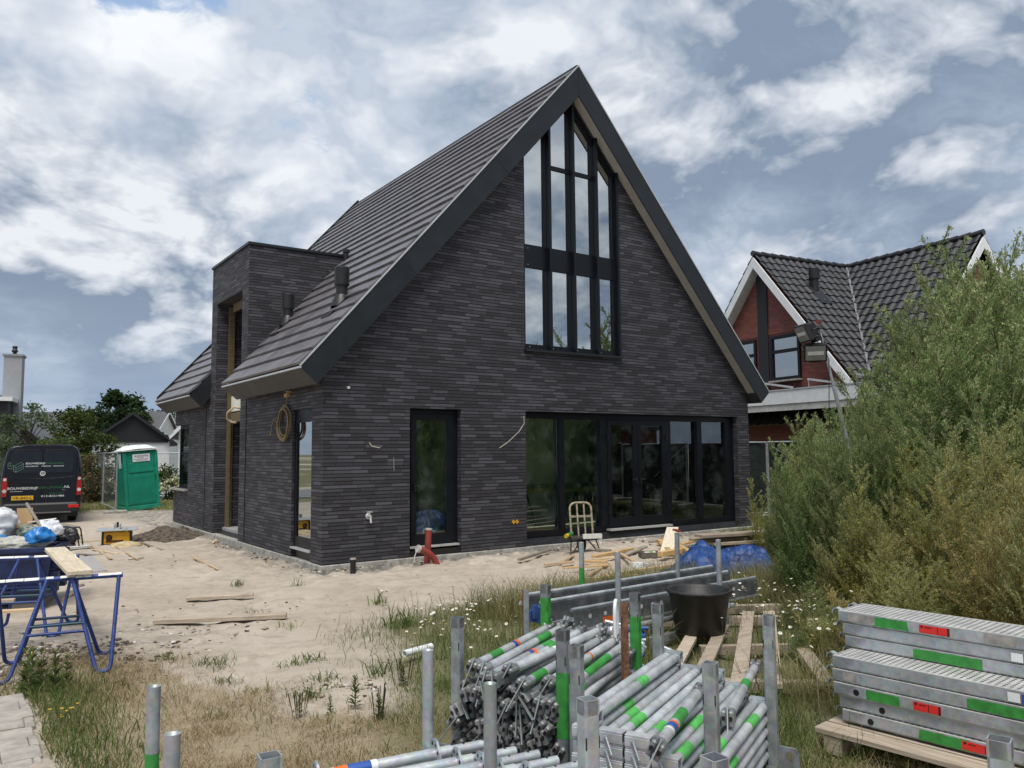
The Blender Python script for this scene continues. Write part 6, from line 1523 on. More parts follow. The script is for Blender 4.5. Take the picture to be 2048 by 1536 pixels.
# ---- standards with rosettes
def standard(lab, ln=1.75, bands=()):
    t = thing('standard', lab, 'scaffold standard', (0, 0, -5), 0, 'rosette standards in the round posted stillage')
    f = MB(); r = .0242; f.tube((-ln/2, 0, 0), (ln/2-.20, 0, 0), r, 18, 0); f.tube((ln/2-.20, 0, 0), (ln/2, 0, 0), .0205, 18, 0, hollow=.017)
    for x in (ln/2-.05, ln/2-.14): f.tube((x, -.002, .0198), (x, -.002, .0212), .0055, 8, 4)
    for a, b, mi in bands: f.tube((-ln/2+ln*a, 0, 0), (-ln/2+ln*b, 0, 0), r+.0008, 18, mi, caps=False)
    f.build('tube', [M_GALVL, M_BLUE_L, M_ORNG, M_WHITE, M_BLACK], t)
    x = ln/2-.27
    while x > -ln/2:
        f = MB(); n = 32; vs = []
        for ri, sc_ in ((.0243, 0), (.061, 1)):
            for i in range(n): a = 2*PI*i/n; rr = ri*(1-(.10*max(0, math.cos(4*a+PI)) if sc_ else 0)); vs.append((math.cos(a)*rr, math.sin(a)*rr))
        v3 = [(x-.005, a, b) for a, b in vs]+[(x+.005, a, b) for a, b in vs]
        fs = []
        for i in range(n): j = (i+1) % n; fs += [(i, j, n+j, n+i), (2*n+i, 3*n+i, 3*n+j, 2*n+j), (n+i, n+j, 3*n+j, 3*n+i), (i, 2*n+i, 2*n+j, j)]
        f.add(v3, fs)
        ro = f.build('rosette', M_GALV, t, uv=False)
        f = MB()
        for k in range(8):
            a = 2*PI*(k+.5)/8; cy_, cz_ = math.cos(a)*.043, math.sin(a)*.043; f.tube((x-.0056, cy_, cz_), (x+.0056, cy_, cz_), .0085 if k % 2 else .0065, 8)
        f.build('slots', M_BLACK, ro, uv=False)
        x -= .5
    return t
P = [LD(*q) for q in D_]; ls = (P[1]-P[0]).normalized(); ws = (P[3]-P[0]).normalized(); wl = (P[3]-P[0]).length; mid0 = (P[0]+P[1])/2
n0 = 6; pro = standard('rosette standard in the lower layers of the round posted stillage'); SK = kids(pro); used = False
slab = ['rosette standard nearest the camera in the top layer', 'rosette standard second from the camera in the top layer', 'rosette standard third from the camera in the top layer', 'rosette standard third from the back in the top layer', 'rosette standard second from the back in the top layer', 'rosette standard at the back of the top layer with blue and orange sticker']
for k in range(4):
    for i in range(n0):
        q = .05+(wl-.10)*i/(n0-1)
        c = mid0+ws*q+ls*(-.08+[.31, .25, .21, .15, .06, .02][i]*.9+rg.uniform(-.02, .02))+Vector((0, 0, .17+k*.085+rg.uniform(-.004, .004)+(.012 if i == 5 and k == 3 else 0)))
        if k == 3: t = standard(slab[i], bands=[(.60, .63, 2), (.63, .685, 1), (.685, .70, 3)] if i == 5 else [])
        elif not used: t = pro; used = True
        else: t = dup(pro, (0, 0, 0), ch=SK)
        t.location = c; t.rotation_euler = (0, 0, math.atan2(ls.y, ls.x)+rg.uniform(-.015, .015))
# ---- perforated steel decks
def perf():
    m, nt, b, out = newmat('perforated_deck_steel')
    tc = nd(nt, 'ShaderNodeTexCoord').outputs['Object']; sp = nd(nt, 'ShaderNodeSeparateXYZ', {0: tc}).outputs
    n = noise(nt, tc, 7, 6, .65); c = mixc(nt, mr(nt, n, .3, .7), (.45, .45, .44), (.66, .65, .62))
    px_ = mth(nt, 'SUBTRACT', mth(nt, 'FRACT', mth(nt, 'DIVIDE', sp[0], .033)), .5); py_ = mth(nt, 'SUBTRACT', mth(nt, 'FRACT', mth(nt, 'DIVIDE', sp[1], .0325)), .5)
    d2 = mth(nt, 'ADD', mth(nt, 'MULTIPLY', px_, px_), mth(nt, 'MULTIPLY', py_, py_)); hole = mth(nt, 'LESS_THAN', d2, .075); rim = mth(nt, 'LESS_THAN', d2, .13)
    gap = mth(nt, 'LESS_THAN', mth(nt, 'FRACT', mth(nt, 'DIVIDE', sp[0], .33)), .03)
    hole = mth(nt, 'MULTIPLY', hole, mth(nt, 'SUBTRACT', 1., gap)); top = nd(nt, 'ShaderNodeNewGeometry').outputs['Normal']
    inside = mth(nt, 'LESS_THAN', mth(nt, 'ABSOLUTE', sp[1]), .145); hole = mth(nt, 'MULTIPLY', hole, inside)
    nt.links.new(mixc(nt, hole, c, (.015, .015, .017)), b.inputs['Base Color']); b.inputs['Metallic'].default_value = .35; b.inputs['Roughness'].default_value = .5
    h = mth(nt, 'SUBTRACT', rim, mth(nt, 'MULTIPLY', hole, 2.)); bp = nd(nt, 'ShaderNodeBump', {'Strength': .5, 'Distance': .004, 'Height': h}); nt.links.new(bp.outputs[0], b.inputs['Normal'])
    return m
M_PERF = perf()
def deck(lab, c, rz, ln=2.57, topm=None, marks=(), rot=None, name='steel_deck', group='perforated steel decks stacked on the pallet', flip=False):
    """U-shaped deck plank, local x along; the face towards local -y carries the marks"""
    t = thing(name, lab, 'scaffold deck', c, rz, group, rot); w, h = .32, .070; hl = ln/2
    f = MB(); f.bb(-hl, hl, -w/2, w/2, h-.004, h); f.build('top_plate', topm or M_PERF, t)
    for sg in (-1, 1):
        f = MB(); y = sg*(w/2)
        f.extr([(-hl, y, h-.0045), (-hl, y, .012), (-hl, y-sg*.012, .0), (-hl, y-sg*.045, .0), (-hl, y-sg*.045, .004), (-hl, y-sg*.014, .004), (-hl, y-sg*.004, .014), (-hl, y-sg*.004, h-.0045)], (ln, 0, 0)); f.build('side_rail', M_GALV, t)
    for sx in (-1, 1):
        f = MB(); f.bb(sx*hl-.003, sx*hl+.003, -w/2+.006, w/2-.006, .006, h-.006); f.build('end_plate', M_GALV, t)
        for y in (-.10, .10):
            f = MB(); pts = [(sx*(hl-.005), h-.02), (sx*(hl+.012), h-.004), (sx*(hl+.035), h+.004), (sx*(hl+.055), h-.008), (sx*(hl+.06), h-.03)]
            for a, b in zip(pts[:-1], pts[1:]): f.beam((a[0], y, a[1]), (b[0], y, b[1]), .038, .006)
            f.build('hook', M_GALV, t)
    for kind, x0, x1, yy in marks:
        y = -w/2-.0015; f = MB(); x0, x1 = -hl+x0, -hl+x1
        if kind == 'green':
            n = 14; rg_ = random.Random(int(x0*1000)); z0, z1 = .006, h-.006; vs = []
            up_ = [(x0+(x1-x0)*i/n, y, z1-rg_.uniform(0, .004)) for i in range(n+1)]; dn = [(x0+(x1-x0)*i/n, y, z0+rg_.uniform(0, .006)) for i in range(n+1)]
            for q in (up_, dn): q[0] = (q[0][0]-rg_.uniform(0, .012), y, q[0][2]-.004); q[-1] = (q[-1][0]+rg_.uniform(0, .012), y, q[-1][2])
            f.add(up_+dn, [(i, i+1, n+2+i, n+1+i) for i in range(n)]); f.build('paint_mark', M_GREEN, t)
        elif kind == 'red':
            f.bb(x0, x1, y-.0008, y, .014, h-.012); lb = f.build('red_label', M_RED_L, t)
            f = MB(); f.bb(x1-.06, x1-.018, y-.0014, y-.0009, .022, h-.018); f.build('label_box', M_RED_L, lb); f = MB(); f.bb(x1-.012, x1-.002, y-.0014, y-.0009, .014, h-.012); f.bb(x1-.064, x1-.060, y-.0013, y-.0009, .018, h-.014); f.tube((x0+.014, y-.0014, h-.022), (x0+.014, y-.0009, h-.022), .007, 10); f.bb(x0+.03, x0+.065, y-.0013, y-.0009, h-.026, h-.021); f.build('label_print', M_BLACK, lb)
        elif kind == 'blue':
            f.bb(x0, x0+.055, y-.0008, y, .012, h-.014); f.build('white_label', M_WHITE, t); f = MB(); f.bb(x0+.058, x0+.06, y-.0009, y, .012, h-.014); f.build('label_edge', M_RED_L, t)
            f = MB(); f.bb(x0+.062, x0+.145, y-.0008, y, .010, h-.014); f.build('blue_label', M_BLUE_L, t); f = MB(); f.bb(x0+.146, x0+.18, y-.0008, y, .010, h-.014); f.build('orange_label', M_ORNG, t)
        elif kind == 'hole':
            f.tube((x0, y-.0005, h*.5), (x0, y+.001, h*.5), .017, 16); f.build('round_hole', M_BLACK, t)
        elif kind == 'rub':
            f.bb(x0, x1, y-.0004, y, .014, h-.008); f.build('worn_patch', mat('bare_worn_patch', (.30, .28, .26), .7, var=.3, scale=20), t)
    return t
AD = R(-83.7); ex, ey = Vector((math.cos(AD), math.sin(AD), 0)), Vector((-math.sin(AD), math.cos(AD), 0))
# the marked side must face the camera (towards -X): local -y = -ey
def place_deck(lab, front_left, z, marks, dx=0.):
    fl = Vector((front_left[0], front_left[1], 0)); c = fl+ex*(2.57/2+dx)+ey*.16; return deck(lab, (c.x, c.y, z), AD, marks=marks)
U, Lw = (-.21, -8.80), (-.425, -8.90)
place_deck('lowest steel deck on the pallet, with red label and green mark', Lw, .150, [('hole', .16, 0, 0), ('green', .42, .66, 0), ('red', .63, .80, 0)], .04)
place_deck('second steel deck from the pallet, dark side with no mark', (Lw[0]+.012, Lw[1]), .222, [('hole', .24, 0, 0), ('rub', 1.0, 1.1, 0)], .02)
place_deck('third steel deck from the pallet, with round hole, green mark and red label', (Lw[0]-.008, Lw[1]), .295, [('hole', .13, 0, 0), ('green', .19, .36, 0), ('red', .44, .58, 0)], .0)
place_deck('fourth steel deck from the pallet, green mark at its right', (Lw[0], Lw[1]), .367, [('rub', .06, .14, 0), ('green', .72, .98, 0)], -.01)
place_deck('steel deck whose perforated top shows halfway up the stack', (Lw[0]+.006, Lw[1]), .44, [('blue', .90, 0, 0)], -.01)
place_deck('lowest deck of the set back upper pile, long green mark', (U[0]+.012, U[1]), .511, [('green', .40, .74, 0)], .03)
place_deck('middle deck of the set back upper pile, blue and orange sticker', (U[0]+.008, U[1]), .583, [('blue', .90, 0, 0)], .02)
place_deck('topmost perforated steel deck with red label and green mark', U, .655, [('rub', .06, .22, 0), ('green', .22, .40, 0), ('red', .47, .63, 0), ('rub', .80, .95, 0)], 0)
# wooden pallet under the decks
c = Vector((-.40, -9.0, 0))+ex*1.0+ey*.35
t = thing('pallet', 'weathered wooden pallet under the stacked perforated decks', 'pallet', (c.x, c.y, 0), AD)
for y in (-.46, -.30, -.12, .08, .28, .46):
    f = MB(); f.cbox((0, y, .125), (2.3, .135, .028), .004); f.build('deck_board', M_WOOD, t)
for x in (-1.05, 0, 1.05):
    f = MB(); f.bb(x-.05, x+.05, -.52, .52, .01, .11); f.build('bearer', M_WOOD, t)
# pallet grid under the tub
c = zpl(1470, 1300, .1); t = thing('pallet', 'weathered slatted pallet lying in the grass under the black tub', 'pallet', (c.x, c.y, 0), 0)
def PB(a, b, w, z, th, nm):
    a, b = zpl(*a, z)-c, zpl(*b, z)-c; a.z = b.z = z; f = MB(); f.beam(a, b, w, th); f.build(nm, M_WOOD, t)
PB((1395, 1252), (1340, 1352), .10, .10, .03, 'slat'); PB((1447, 1252), (1400, 1352), .10, .10, .03, 'slat'); PB((1497, 1225), (1477, 1372), .11, .10, .03, 'slat'); PB((1538, 1225), (1548, 1372), .11, .10, .03, 'slat'); PB((1600, 1290), (1655, 1368), .11, .10, .03, 'slat')
PB((1318, 1243), (1560, 1240), .09, .04, .08, 'bearer'); PB((1318, 1222), (1560, 1216), .09, .04, .08, 'bearer'); PB((1400, 1300), (1600, 1296), .07, .04, .07, 'bearer'); PB((1440, 1370), (1665, 1374), .09, .045, .075, 'bearer')
# long decks lying in the back stillage
P = [LD(*q) for q in E_]; le = (P[1]-P[0]).normalized(); we = (P[3]-P[0]).normalized(); ang = math.atan2(le.y, le.x); ctr = (P[0]+P[1]+P[2]+P[3])/4
RG = 'steel decks lying in the back stillage'
def channel(lab, off, z, shift, hgt, spots=False, blue=False, ln=2.57):
    q = ctr+we*off+le*shift; t = thing('steel_deck', lab, 'scaffold deck', (q.x, q.y, z), ang, RG); w = .055
    f = MB(); f.extr([(-ln/2, 0, 0), (-ln/2, w, 0), (-ln/2, w, .004), (-ln/2, .004, .004), (-ln/2, .004, hgt-.004), (-ln/2, w, hgt-.004), (-ln/2, w, hgt), (-ln/2, 0, hgt)], (ln, 0, 0)); f.build('web', M_GALVDD, t)
    f = MB(); f.tube((-ln/2, .03, hgt+.012), (ln/2, .03, hgt+.012), .016, 10); f.build('top_bead', M_GALV, t)
    f = MB(); f.bb(-ln/2, ln/2, -.012, -.001, 0, .016); f.build('bottom_lip', M_GALV, t)
    if spots:
        for k in range(15):
            x = -1.1+k*.15+(.03 if k % 3 else 0); f = MB(); f.tube((x, -.0005, hgt*.66), (x, -.0022, hgt*.66), .019, 12); f.build('pale_spot', mat('pale_plug', (.5, .47, .45), .6), t)
        f = MB(); f.bb(-.95, -.80, -.0022, -.0005, .03, .08); f.build('orange_label', M_ORNG, t); f = MB(); f.bb(-.79, -.74, -.0022, -.0005, .03, .08); f.build('blue_label', M_BLUE_L, t)
    if blue:
        f = MB(); f.bb(-ln/2-.05, -ln/2+.03, -.02, .09, .02, hgt-.02); f.bb(-ln/2-.09, -ln/2-.05, .0, .03, .06, hgt); f.bb(-ln/2-.09, -ln/2-.05, .05, .08, .03, hgt-.05); f.build('blue_end', mat('blue_end_plastic', (.025, .07, .22), .5, var=.3), t)
    else:
        for y in (.0, .04): f = MB(); f.beam((-ln/2, y+.01, hgt*.6), (-ln/2-.06, y+.01, hgt*.75), .02, .03); f.build('hook', M_GALV, t)
    return t
M_GALVDD = galvmat('weathered_deck_steel', (.075, .082, .088), (.15, .16, .165), .5, .4)
channel('dark channelled steel deck at the back of the rear stillage', .33, .25, -.05, .20); channel('steel deck with bright bead and blue end in the middle of the rear stillage', .10, .25, .0, .17, blue=True); channel('steel deck with pale spots and orange label at the front of the rear stillage', -.16, .21, .22, .165, True)
for k, o_ in enumerate((-.25, 0., .22)):
    q = ctr+we*o_; t = thing('standard_tube', ('bare tube under the front deck of the rear stillage', 'bare tube under the middle deck of the rear stillage', 'bare tube under the back deck of the rear stillage')[k], 'tube', (q.x, q.y, .19), ang, 'bare tubes in the rear stillage'); f = MB(); f.tube((-1.0, 0, 0), (1.0, 0, 0), .0242, 14, hollow=.02); f.build('tube', M_GALV, t)
q = LD(.62, 4.95, .0); t = thing('toe_board_clip', 'white oval clip handle standing behind the rusty post', 'clip', (q.x, q.y, .5), R(40)); f = MB(); f.path(tubebend([(-.04, 0, .0), (-.05, 0, .25), (.0, 0, .30), (.05, 0, .25), (.03, 0, .0)], .06), .012, 8); f.build('handle', M_WHITE, t)
p = G(836, 1312); t = thing('white_tube_end', 'white plastic tube end lying in the grass behind the round post', 'tube', (p.x, p.y, p.z+.05), R(15)); f = MB(); f.tube((-.16, 0, 0), (.16, 0, 0), .03, 16, hollow=.024); f.build('tube', M_WHITE, t)
# ------------------------------------------------------------------ vegetation
W_GRN = leafmat('weed_leaf_green', [(.085, .145, .045), (.18, .275, .082), (.30, .40, .155)], .47)
W_YEL = leafmat('weed_leaf_yellow', [(.19, .20, .040), (.42, .40, .095), (.62, .56, .18)], .5)
W_BRN = leafmat('weed_leaf_brown', [(.22, .19, .050), (.44, .37, .11), (.62, .52, .20)], .45)
W_PLM = leafmat('weed_plume', [(.20, .235, .10), (.35, .38, .18), (.50, .50, .27)], .42)
W_STM = mat('weed_stem', (.10, .085, .04), .8, var=.4)
def weed_proto(seed, leafm, plumem, nst=9, nbr=30, nl=17000, npl=8000, spread=.30, lsz=.0165, asp=.20):
    """a many stemmed weed of unit height: side branches rise from each stem and carry narrow leaves, plumes at their ends"""
    rg = random.Random(seed); rng = np.random.default_rng(seed); st = MB(); LP, LDi, PP, PD = [], [], [], []
    for s_ in range(nst):
        a = rg.uniform(0, 2*PI); lean = spread*rg.uniform(.25, 1.); hh = rg.uniform(.62, .97); ph = rg.uniform(0, 6)
        def S(t): return Vector((math.cos(a)*lean*t**1.4+.02*math.sin(ph+5*t), math.sin(a)*lean*t**1.4+.02*math.cos(ph+4*t), hh*t))
        st.path([S(k/6) for k in range(7)], [.0055*(1-.8*k/6) for k in range(7)], 5)
        for q in range(46):
            f_ = rg.random(); c = S(.74+.30*f_); rr_ = .020*(1-.75*f_); a2 = rg.uniform(0, 6.28); PP.append(c+Vector((math.cos(a2)*rr_, math.sin(a2)*rr_, 0))); PD.append(Vector((math.cos(a2)*.4, math.sin(a2)*.4, 1)).normalized())
        for b in range(nbr):
            t = .06+.92*(b+rg.random())/nbr; p = S(t); az = rg.uniform(0, 2*PI); ln = (.23*(1-t)**.7+.06)*rg.uniform(.7, 1.3)
            up = rg.uniform(.9, 2.3); d = Vector((math.cos(az), math.sin(az), up)).normalized()
            e = p+d*ln+Vector((d.x, d.y, -.25))*(.22*ln); m_ = p.lerp(e, .5)+Vector((0, 0, .06*ln))
            st.path([p, m_, e], [.002, .0014, .0006], 4)
            n = int(12+60*ln/.2)
            for q in range(n):
                f_ = (q+rg.random())/n; c = (p*(1-f_)**2+m_*2*f_*(1-f_)+e*f_*f_); LP.append(c); LDi.append(d)
                if f_ > .55 and t > .35: PP.append(c); PD.append(d)
    LP, LDi, PP, PD = (np.array([tuple(v) for v in q]) for q in (LP, LDi, PP, PD))
    def card(P, D, n, size, asp_, jit, spr, droop):
        i = rng.integers(0, len(P), n); c = P[i]+rng.normal(0, jit, (n, 3)); d = D[i]*.7+rng.normal(0, spr, (n, 3)); d[:, 2] -= droop; d /= np.linalg.norm(d, axis=1)[:, None]
        e = np.cross(d, rng.normal(0, 1, (n, 3))); e /= np.linalg.norm(e, axis=1)[:, None]+1e-6; s = size*(.5+rng.random(n))[:, None]
        bend = np.zeros((n, 3)); bend[:, 2] = -.12*s[:, 0]
        return np.stack([c, c+d*s*.5+e*s*asp_*.5, c+d*s+bend, c+d*s*.5-e*s*asp_*.5], 1).reshape(-1, 3)
    LV = card(LP, LDi, nl, lsz, asp, .007, .5, .0); PV = card(PP, PD, npl, .0105, .42, .004, .45, -.35)
    t = thing('tall_weed', 'weed', 'weed', (0, 0, -8))
    st.build('stem', W_STM, t, uv=False); fmesh('leaves', LV, np.arange(len(LV)).reshape(-1, 4), leafm, parent=t); fmesh('seed_plume', PV, np.arange(len(PV)).reshape(-1, 4), plumem, parent=t)
    return t
PG = [weed_proto(k, W_GRN, W_PLM, nst=6+k % 3) for k in range(4)]
PY = [weed_proto(10+k, W_YEL, W_PLM, nst=8, nl=13000, npl=9500) for k in range(3)]
PB_ = [weed_proto(20+k, W_BRN, leafmat('brown_plume', [(.25, .20, .08), (.42, .34, .16), (.58, .50, .27)]), nst=7, nl=10000, npl=11000) for k in range(2)]
PS = [weed_proto(30+k, (W_GRN, W_YEL, W_GRN)[k], W_PLM, nst=3, nbr=30, nl=5200, npl=6000, spread=.16, lsz=.017) for k in range(3)]
WK = {p: kids(p) for p in PG+PY+PB_+PS}; USED = set()
def plant(proto, px, d, ytop, label, wide=1.0, seed=0):
    rg = random.Random(seed); q = at(px, 900, d); z = gz(q.x, q.y)-.03
    h = 1.7+(895-ytop)/1594*d-z; rz = rg.uniform(0, 6.28)
    sc = (h*wide, h*wide, h*1.03)
    if proto not in USED: USED.add(proto); t = proto; t.location = (q.x, q.y, z); t.rotation_euler = (0, 0, rz); t.scale = sc; t['label'] = label
    else: t = dup(proto, (q.x, q.y, z), rz, label, None, sc, ch=WK[proto])
    t['group'] = 'tall weeds of the thicket on the right'; return t
rg = random.Random(77)
def row(d, pxs, ys, step, protos, label, wide=1., jy=40, jd=.5):
    x = pxs[0]
    while x <= pxs[-1]:
        plant(rg.choice(protos), x+rg.uniform(-.3, .3)*step, d+rg.uniform(-jd, jd), np.interp(x, pxs, ys)+rg.uniform(-jy*.6, jy), label, wide*rg.uniform(.85, 1.2), rg.randint(0, 9999)); x += step
row(13.2, [1590, 1660, 1730, 1800, 1880, 1960, 2070], [905, 830, 805, 735, 590, 490, 440], 36, PG, 'tall green weed at the back of the thicket under the red brick house', .8)
row(11.2, [1552, 1600, 1660, 1740, 1800, 1880, 1960, 2080], [1000, 862, 822, 805, 755, 610, 515, 460], 38, PG, 'tall green weed in the second row of the thicket', .8)
row(9.6, [1590, 1640, 1700, 1780, 1860, 1940, 2090], [1010, 930, 880, 830, 720, 600, 530], 44, PG+PY[:1], 'green weed in the middle of the thicket', .85)
row(8.2, [1640, 1700, 1780, 1860, 1960, 2100], [1060, 1010, 950, 880, 800, 720], 56, PG[:2]+PY, 'yellow green weed in front of the middle row of the thicket', .9)
row(7.0, [1760, 1840, 1920, 2000, 2110], [1090, 1040, 1000, 930, 870], 62, PY+PB_, 'yellowing weed near the front of the thicket', .95)
row(6.1, [1690, 1780, 1880, 1980, 2120], [1165, 1130, 1105, 1070, 1020], 70, PB_+PY, 'brownish low weed at the front edge of the thicket', 1.1, 25, .3)
row(9.3, [1545, 1575, 1610], [1120, 1060, 1040], 30, PG[2:]+PY[:1], 'small pale weed between the blue tarp and the thicket', .9, 30, .2)
row(8.7, [1575, 1620, 1680, 1750], [905, 832, 802, 800], 34, PG, 'green weed standing in front of the flood light mast', .62, 12, .2)
row(7.6, [1560, 1610, 1660], [1195, 1165, 1140], 40, PG[:2], 'low leafy weed in front of the blue tarp', 1.3, 20, .2)
plant(PY[0], 1532, 12.2, 1010, 'single pale weed by the right corner of the brick house', .6, 3)
plant(PY[1], 2030, 5.4, 960, 'tall yellow weed at the right edge of the photo', .7, 5)
plant(PB_[0], 1950, 5.8, 1010, 'brown plumed weed leaning beside the tall yellow weed', .7, 6)
for k, (px, d, yt, pr_, lab) in enumerate(((1512, 12.6, 955, 1, 'slender weed nearest the right corner of the brick house'), (1556, 11.6, 900, 0, 'slender weed standing before the double fence posts'), (1590, 10.8, 812, 2, 'slender weed rising in front of the carport post'), (1606, 9.4, 845, 1, 'pale slender weed on the left flank of the thicket'), (1700, 9.8, 765, 0, 'slender weed tip in front of the white fascia, left one'), (1745, 10.2, 752, 2, 'slender weed tip in front of the white fascia, right one'),
        (1812, 10.6, 668, 0, 'slender weed reaching over the pantile roof, leftmost'), (1846, 11.4, 612, 2, 'slender weed reaching over the pantile roof, second'), (1886, 11.0, 565, 0, 'tall slender weed before the right half of the pantile roof'), (1926, 10.8, 538, 2, 'tall slender weed just left of the right gable'), (1962, 11.6, 510, 0, 'tall slender weed in front of the right gable'), (2004, 10.4, 498, 2, 'tallest slender weed right of the right gable'), (2036, 11.0, 480, 0, 'tall slender weed cut by the right edge of the photo'),
        (1700, 7.8, 930, 1, 'yellowish slender weed standing free in the lower thicket'), (1765, 7.4, 985, 1, 'yellowish slender weed above the stacked decks, left'), (1838, 7.0, 935, 1, 'yellowish slender weed above the stacked decks, middle'), (1925, 6.6, 900, 1, 'yellowish slender weed above the stacked decks, right'), (1998, 6.2, 870, 1, 'yellowish slender weed high above the right end of the decks'), (1868, 8.0, 790, 2, 'green slender weed in the middle of the thicket'), (1950, 8.4, 735, 2, 'green slender weed high on the right of the thicket'), (1660, 8.2, 890, 2, 'green slender weed in the left middle of the thicket'))):
    plant(PS[pr_], px, d, yt, lab, .8, 500+k)
row(6.7, [1570, 1620, 1670, 1730], [1238, 1222, 1205, 1190], 26, PY[:2]+PG[:1], 'knee high weed between the slatted pallet and the deck stack', 1.3, 14, .25)
# ---- grass: uncountable blades, one object per kind of sward
def blades(n, P, h, w, lean, seed, zoff=0.):
    rng = np.random.default_rng(seed); n = len(P); hh = h*(.45+.9*rng.random(n)); a = rng.random(n)*2*PI; le = lean*(.3+1.1*rng.random(n))
    dx, dy = np.cos(a), np.sin(a); ww = w*(.6+.8*rng.random(n)); k = rng.random(n)*2*PI
    ex, ey = np.cos(k)*ww*.5, np.sin(k)*ww*.5; z0 = gz0(P[:, 0], P[:, 1])-.015+zoff
    L1, L2 = hh*np.sin(le*.55), hh*np.sin(le)*1.0; Z1, Z2 = hh*.55*np.cos(le*.5), hh*np.cos(le)*.95
    x, y = P[:, 0], P[:, 1]
    v = np.stack([np.stack([x-ex, y-ey, z0], 1), np.stack([x+ex, y+ey, z0], 1), np.stack([x+dx*L1*.55+ex*.8, y+dy*L1*.55+ey*.8, z0+Z1], 1), np.stack([x+dx*L1*.55-ex*.8, y+dy*L1*.55-ey*.8, z0+Z1], 1),
                  np.stack([x+dx*L2+ex*.12, y+dy*L2+ey*.12, z0+Z2], 1), np.stack([x+dx*L2-ex*.12, y+dy*L2-ey*.12, z0+Z2], 1)], 1).reshape(-1, 3)
    b = np.arange(n)[:, None]*6; f = np.concatenate([b+np.array([[0, 1, 2, 3]]), b+np.array([[3, 2, 4, 5]])], 0)
    return v, f
G_DRY = leafmat('dry_grass', [(.20, .15, .08), (.38, .30, .17), (.56, .47, .29)], .25); G_GRN = leafmat('green_grass', [(.055, .095, .022), (.12, .175, .046), (.22, .265, .09)], .4); G_MIX = leafmat('straw_grass', [(.12, .14, .045), (.25, .25, .095), (.42, .385, .19)], .35)
def scatter(n, box, seed, fn):
    rng = np.random.default_rng(seed); x = rng.uniform(box[0], box[1], n); y = rng.uniform(box[2], box[3], n); px, py = pix(x, y, gz0(x, y))
    dep = (x-CAM[0])*F0[0]+(y-CAM[1])*F0[1]; k = (px > -160) & (px < 2260) & (py < 1720) & (dep > 1.7)
    x, y = x[k], y[k]; keep = rng.random(len(x)) < fn(x, y); return np.stack([x[keep], y[keep]], 1)
def clump(x, y, s, sc=1.6, lo=.42, hi=.62): return ss(fbm(x*sc, y*sc, s), lo, hi)
def dryf(x, y): return grass_masks(x, y)[0]*(.25+.75*clump(x, y, 31, 2.2, .35, .55))
PALX = _px([(1300, 1235), (1560, 1215), (1670, 1380), (1330, 1375)])
def grnf(x, y): return (1-.62*(x < .9)*(y > -6.4))*(1-.72*inpoly(x, y, PALX))*grass_masks(x, y)[1]*(1-.8*grass_masks(x, y)[0])*(.25+.75*clump(x, y, 37, 1.5, .36, .56))
def sward(name, parts, m):
    V = []; F = []; o = 0
    for v, f in parts: V.append(v); F.append(f+o); o += len(v)
    tag(fmesh(name, np.concatenate(V), np.concatenate(F), m), kind='stuff')
near = (-6, 3, -11.5, -3.2)
p1 = scatter(650000, near, 1, dryf); p2 = scatter(110000, near, 2, lambda x, y: dryf(x, y)*.5)
sward('dry_grass', [blades(0, p1, .070, .0034, 1.42, 1), blades(0, p2, .16, .0028, 1.30, 2)], G_DRY)
gb = (-3, 14, -12, 2.); p3 = scatter(560000, gb, 3, grnf); p4 = scatter(170000, gb, 4, lambda x, y: grnf(x, y)*clump(x, y, 41, .9, .4, .55)); p5 = scatter(90000, (-6, 3, -11.5, -3.5), 5, lambda x, y: .7*dryf(x, y)*clump(x, y, 43, 1.1, .52, .64))
p9 = scatter(24000, (-5.2, -3.2, -9, -3.9), 9, lambda x, y: np.exp(-((x+3.98)/.22)**2)*(y < -4.3)*((x > -4.12) | (y > -4.7)))
sward('green_grass', [blades(0, p3, .11, .0045, .9, 3), blades(0, p4, .24, .005, .75, 4), blades(0, p5, .10, .005, .8, 5), blades(0, p9, .15, .006, .7, 10)], G_GRN)
p6 = scatter(150000, gb, 6, lambda x, y: grnf(x, y)*.7*(1-.7*inpoly(x, y, PALX))); p7 = scatter(115000, (0, 9, -11.5, -4), 7, lambda x, y: grass_masks(x, y)[1]*clump(x, y, 47, .8, .4, .55)*(1-inpoly(x, y, PALX)))
sward('straw_grass', [blades(0, p6, .17, .004, 1.1, 6), blades(0, p7, .40, .0045, .8, 7)], G_MIX)
p8 = scatter(160000, (-14, 9, 16.5, 24), 8, lambda x, y: ss(fbm(x*.5, y*.5, 51), .40, .55)*ss(y+.3*x, 17.3, 18.6)*(y < 19.6+.39*(x+12)*.9+2.0))
p8b = scatter(9000, (12, 20, -4, 9), 12, lambda x, y: .6)
sward('verge_grass', [blades(0, p8, .20, .013, .8, 8), blades(0, p8b, .18, .014, .8, 9)], G_MIX)
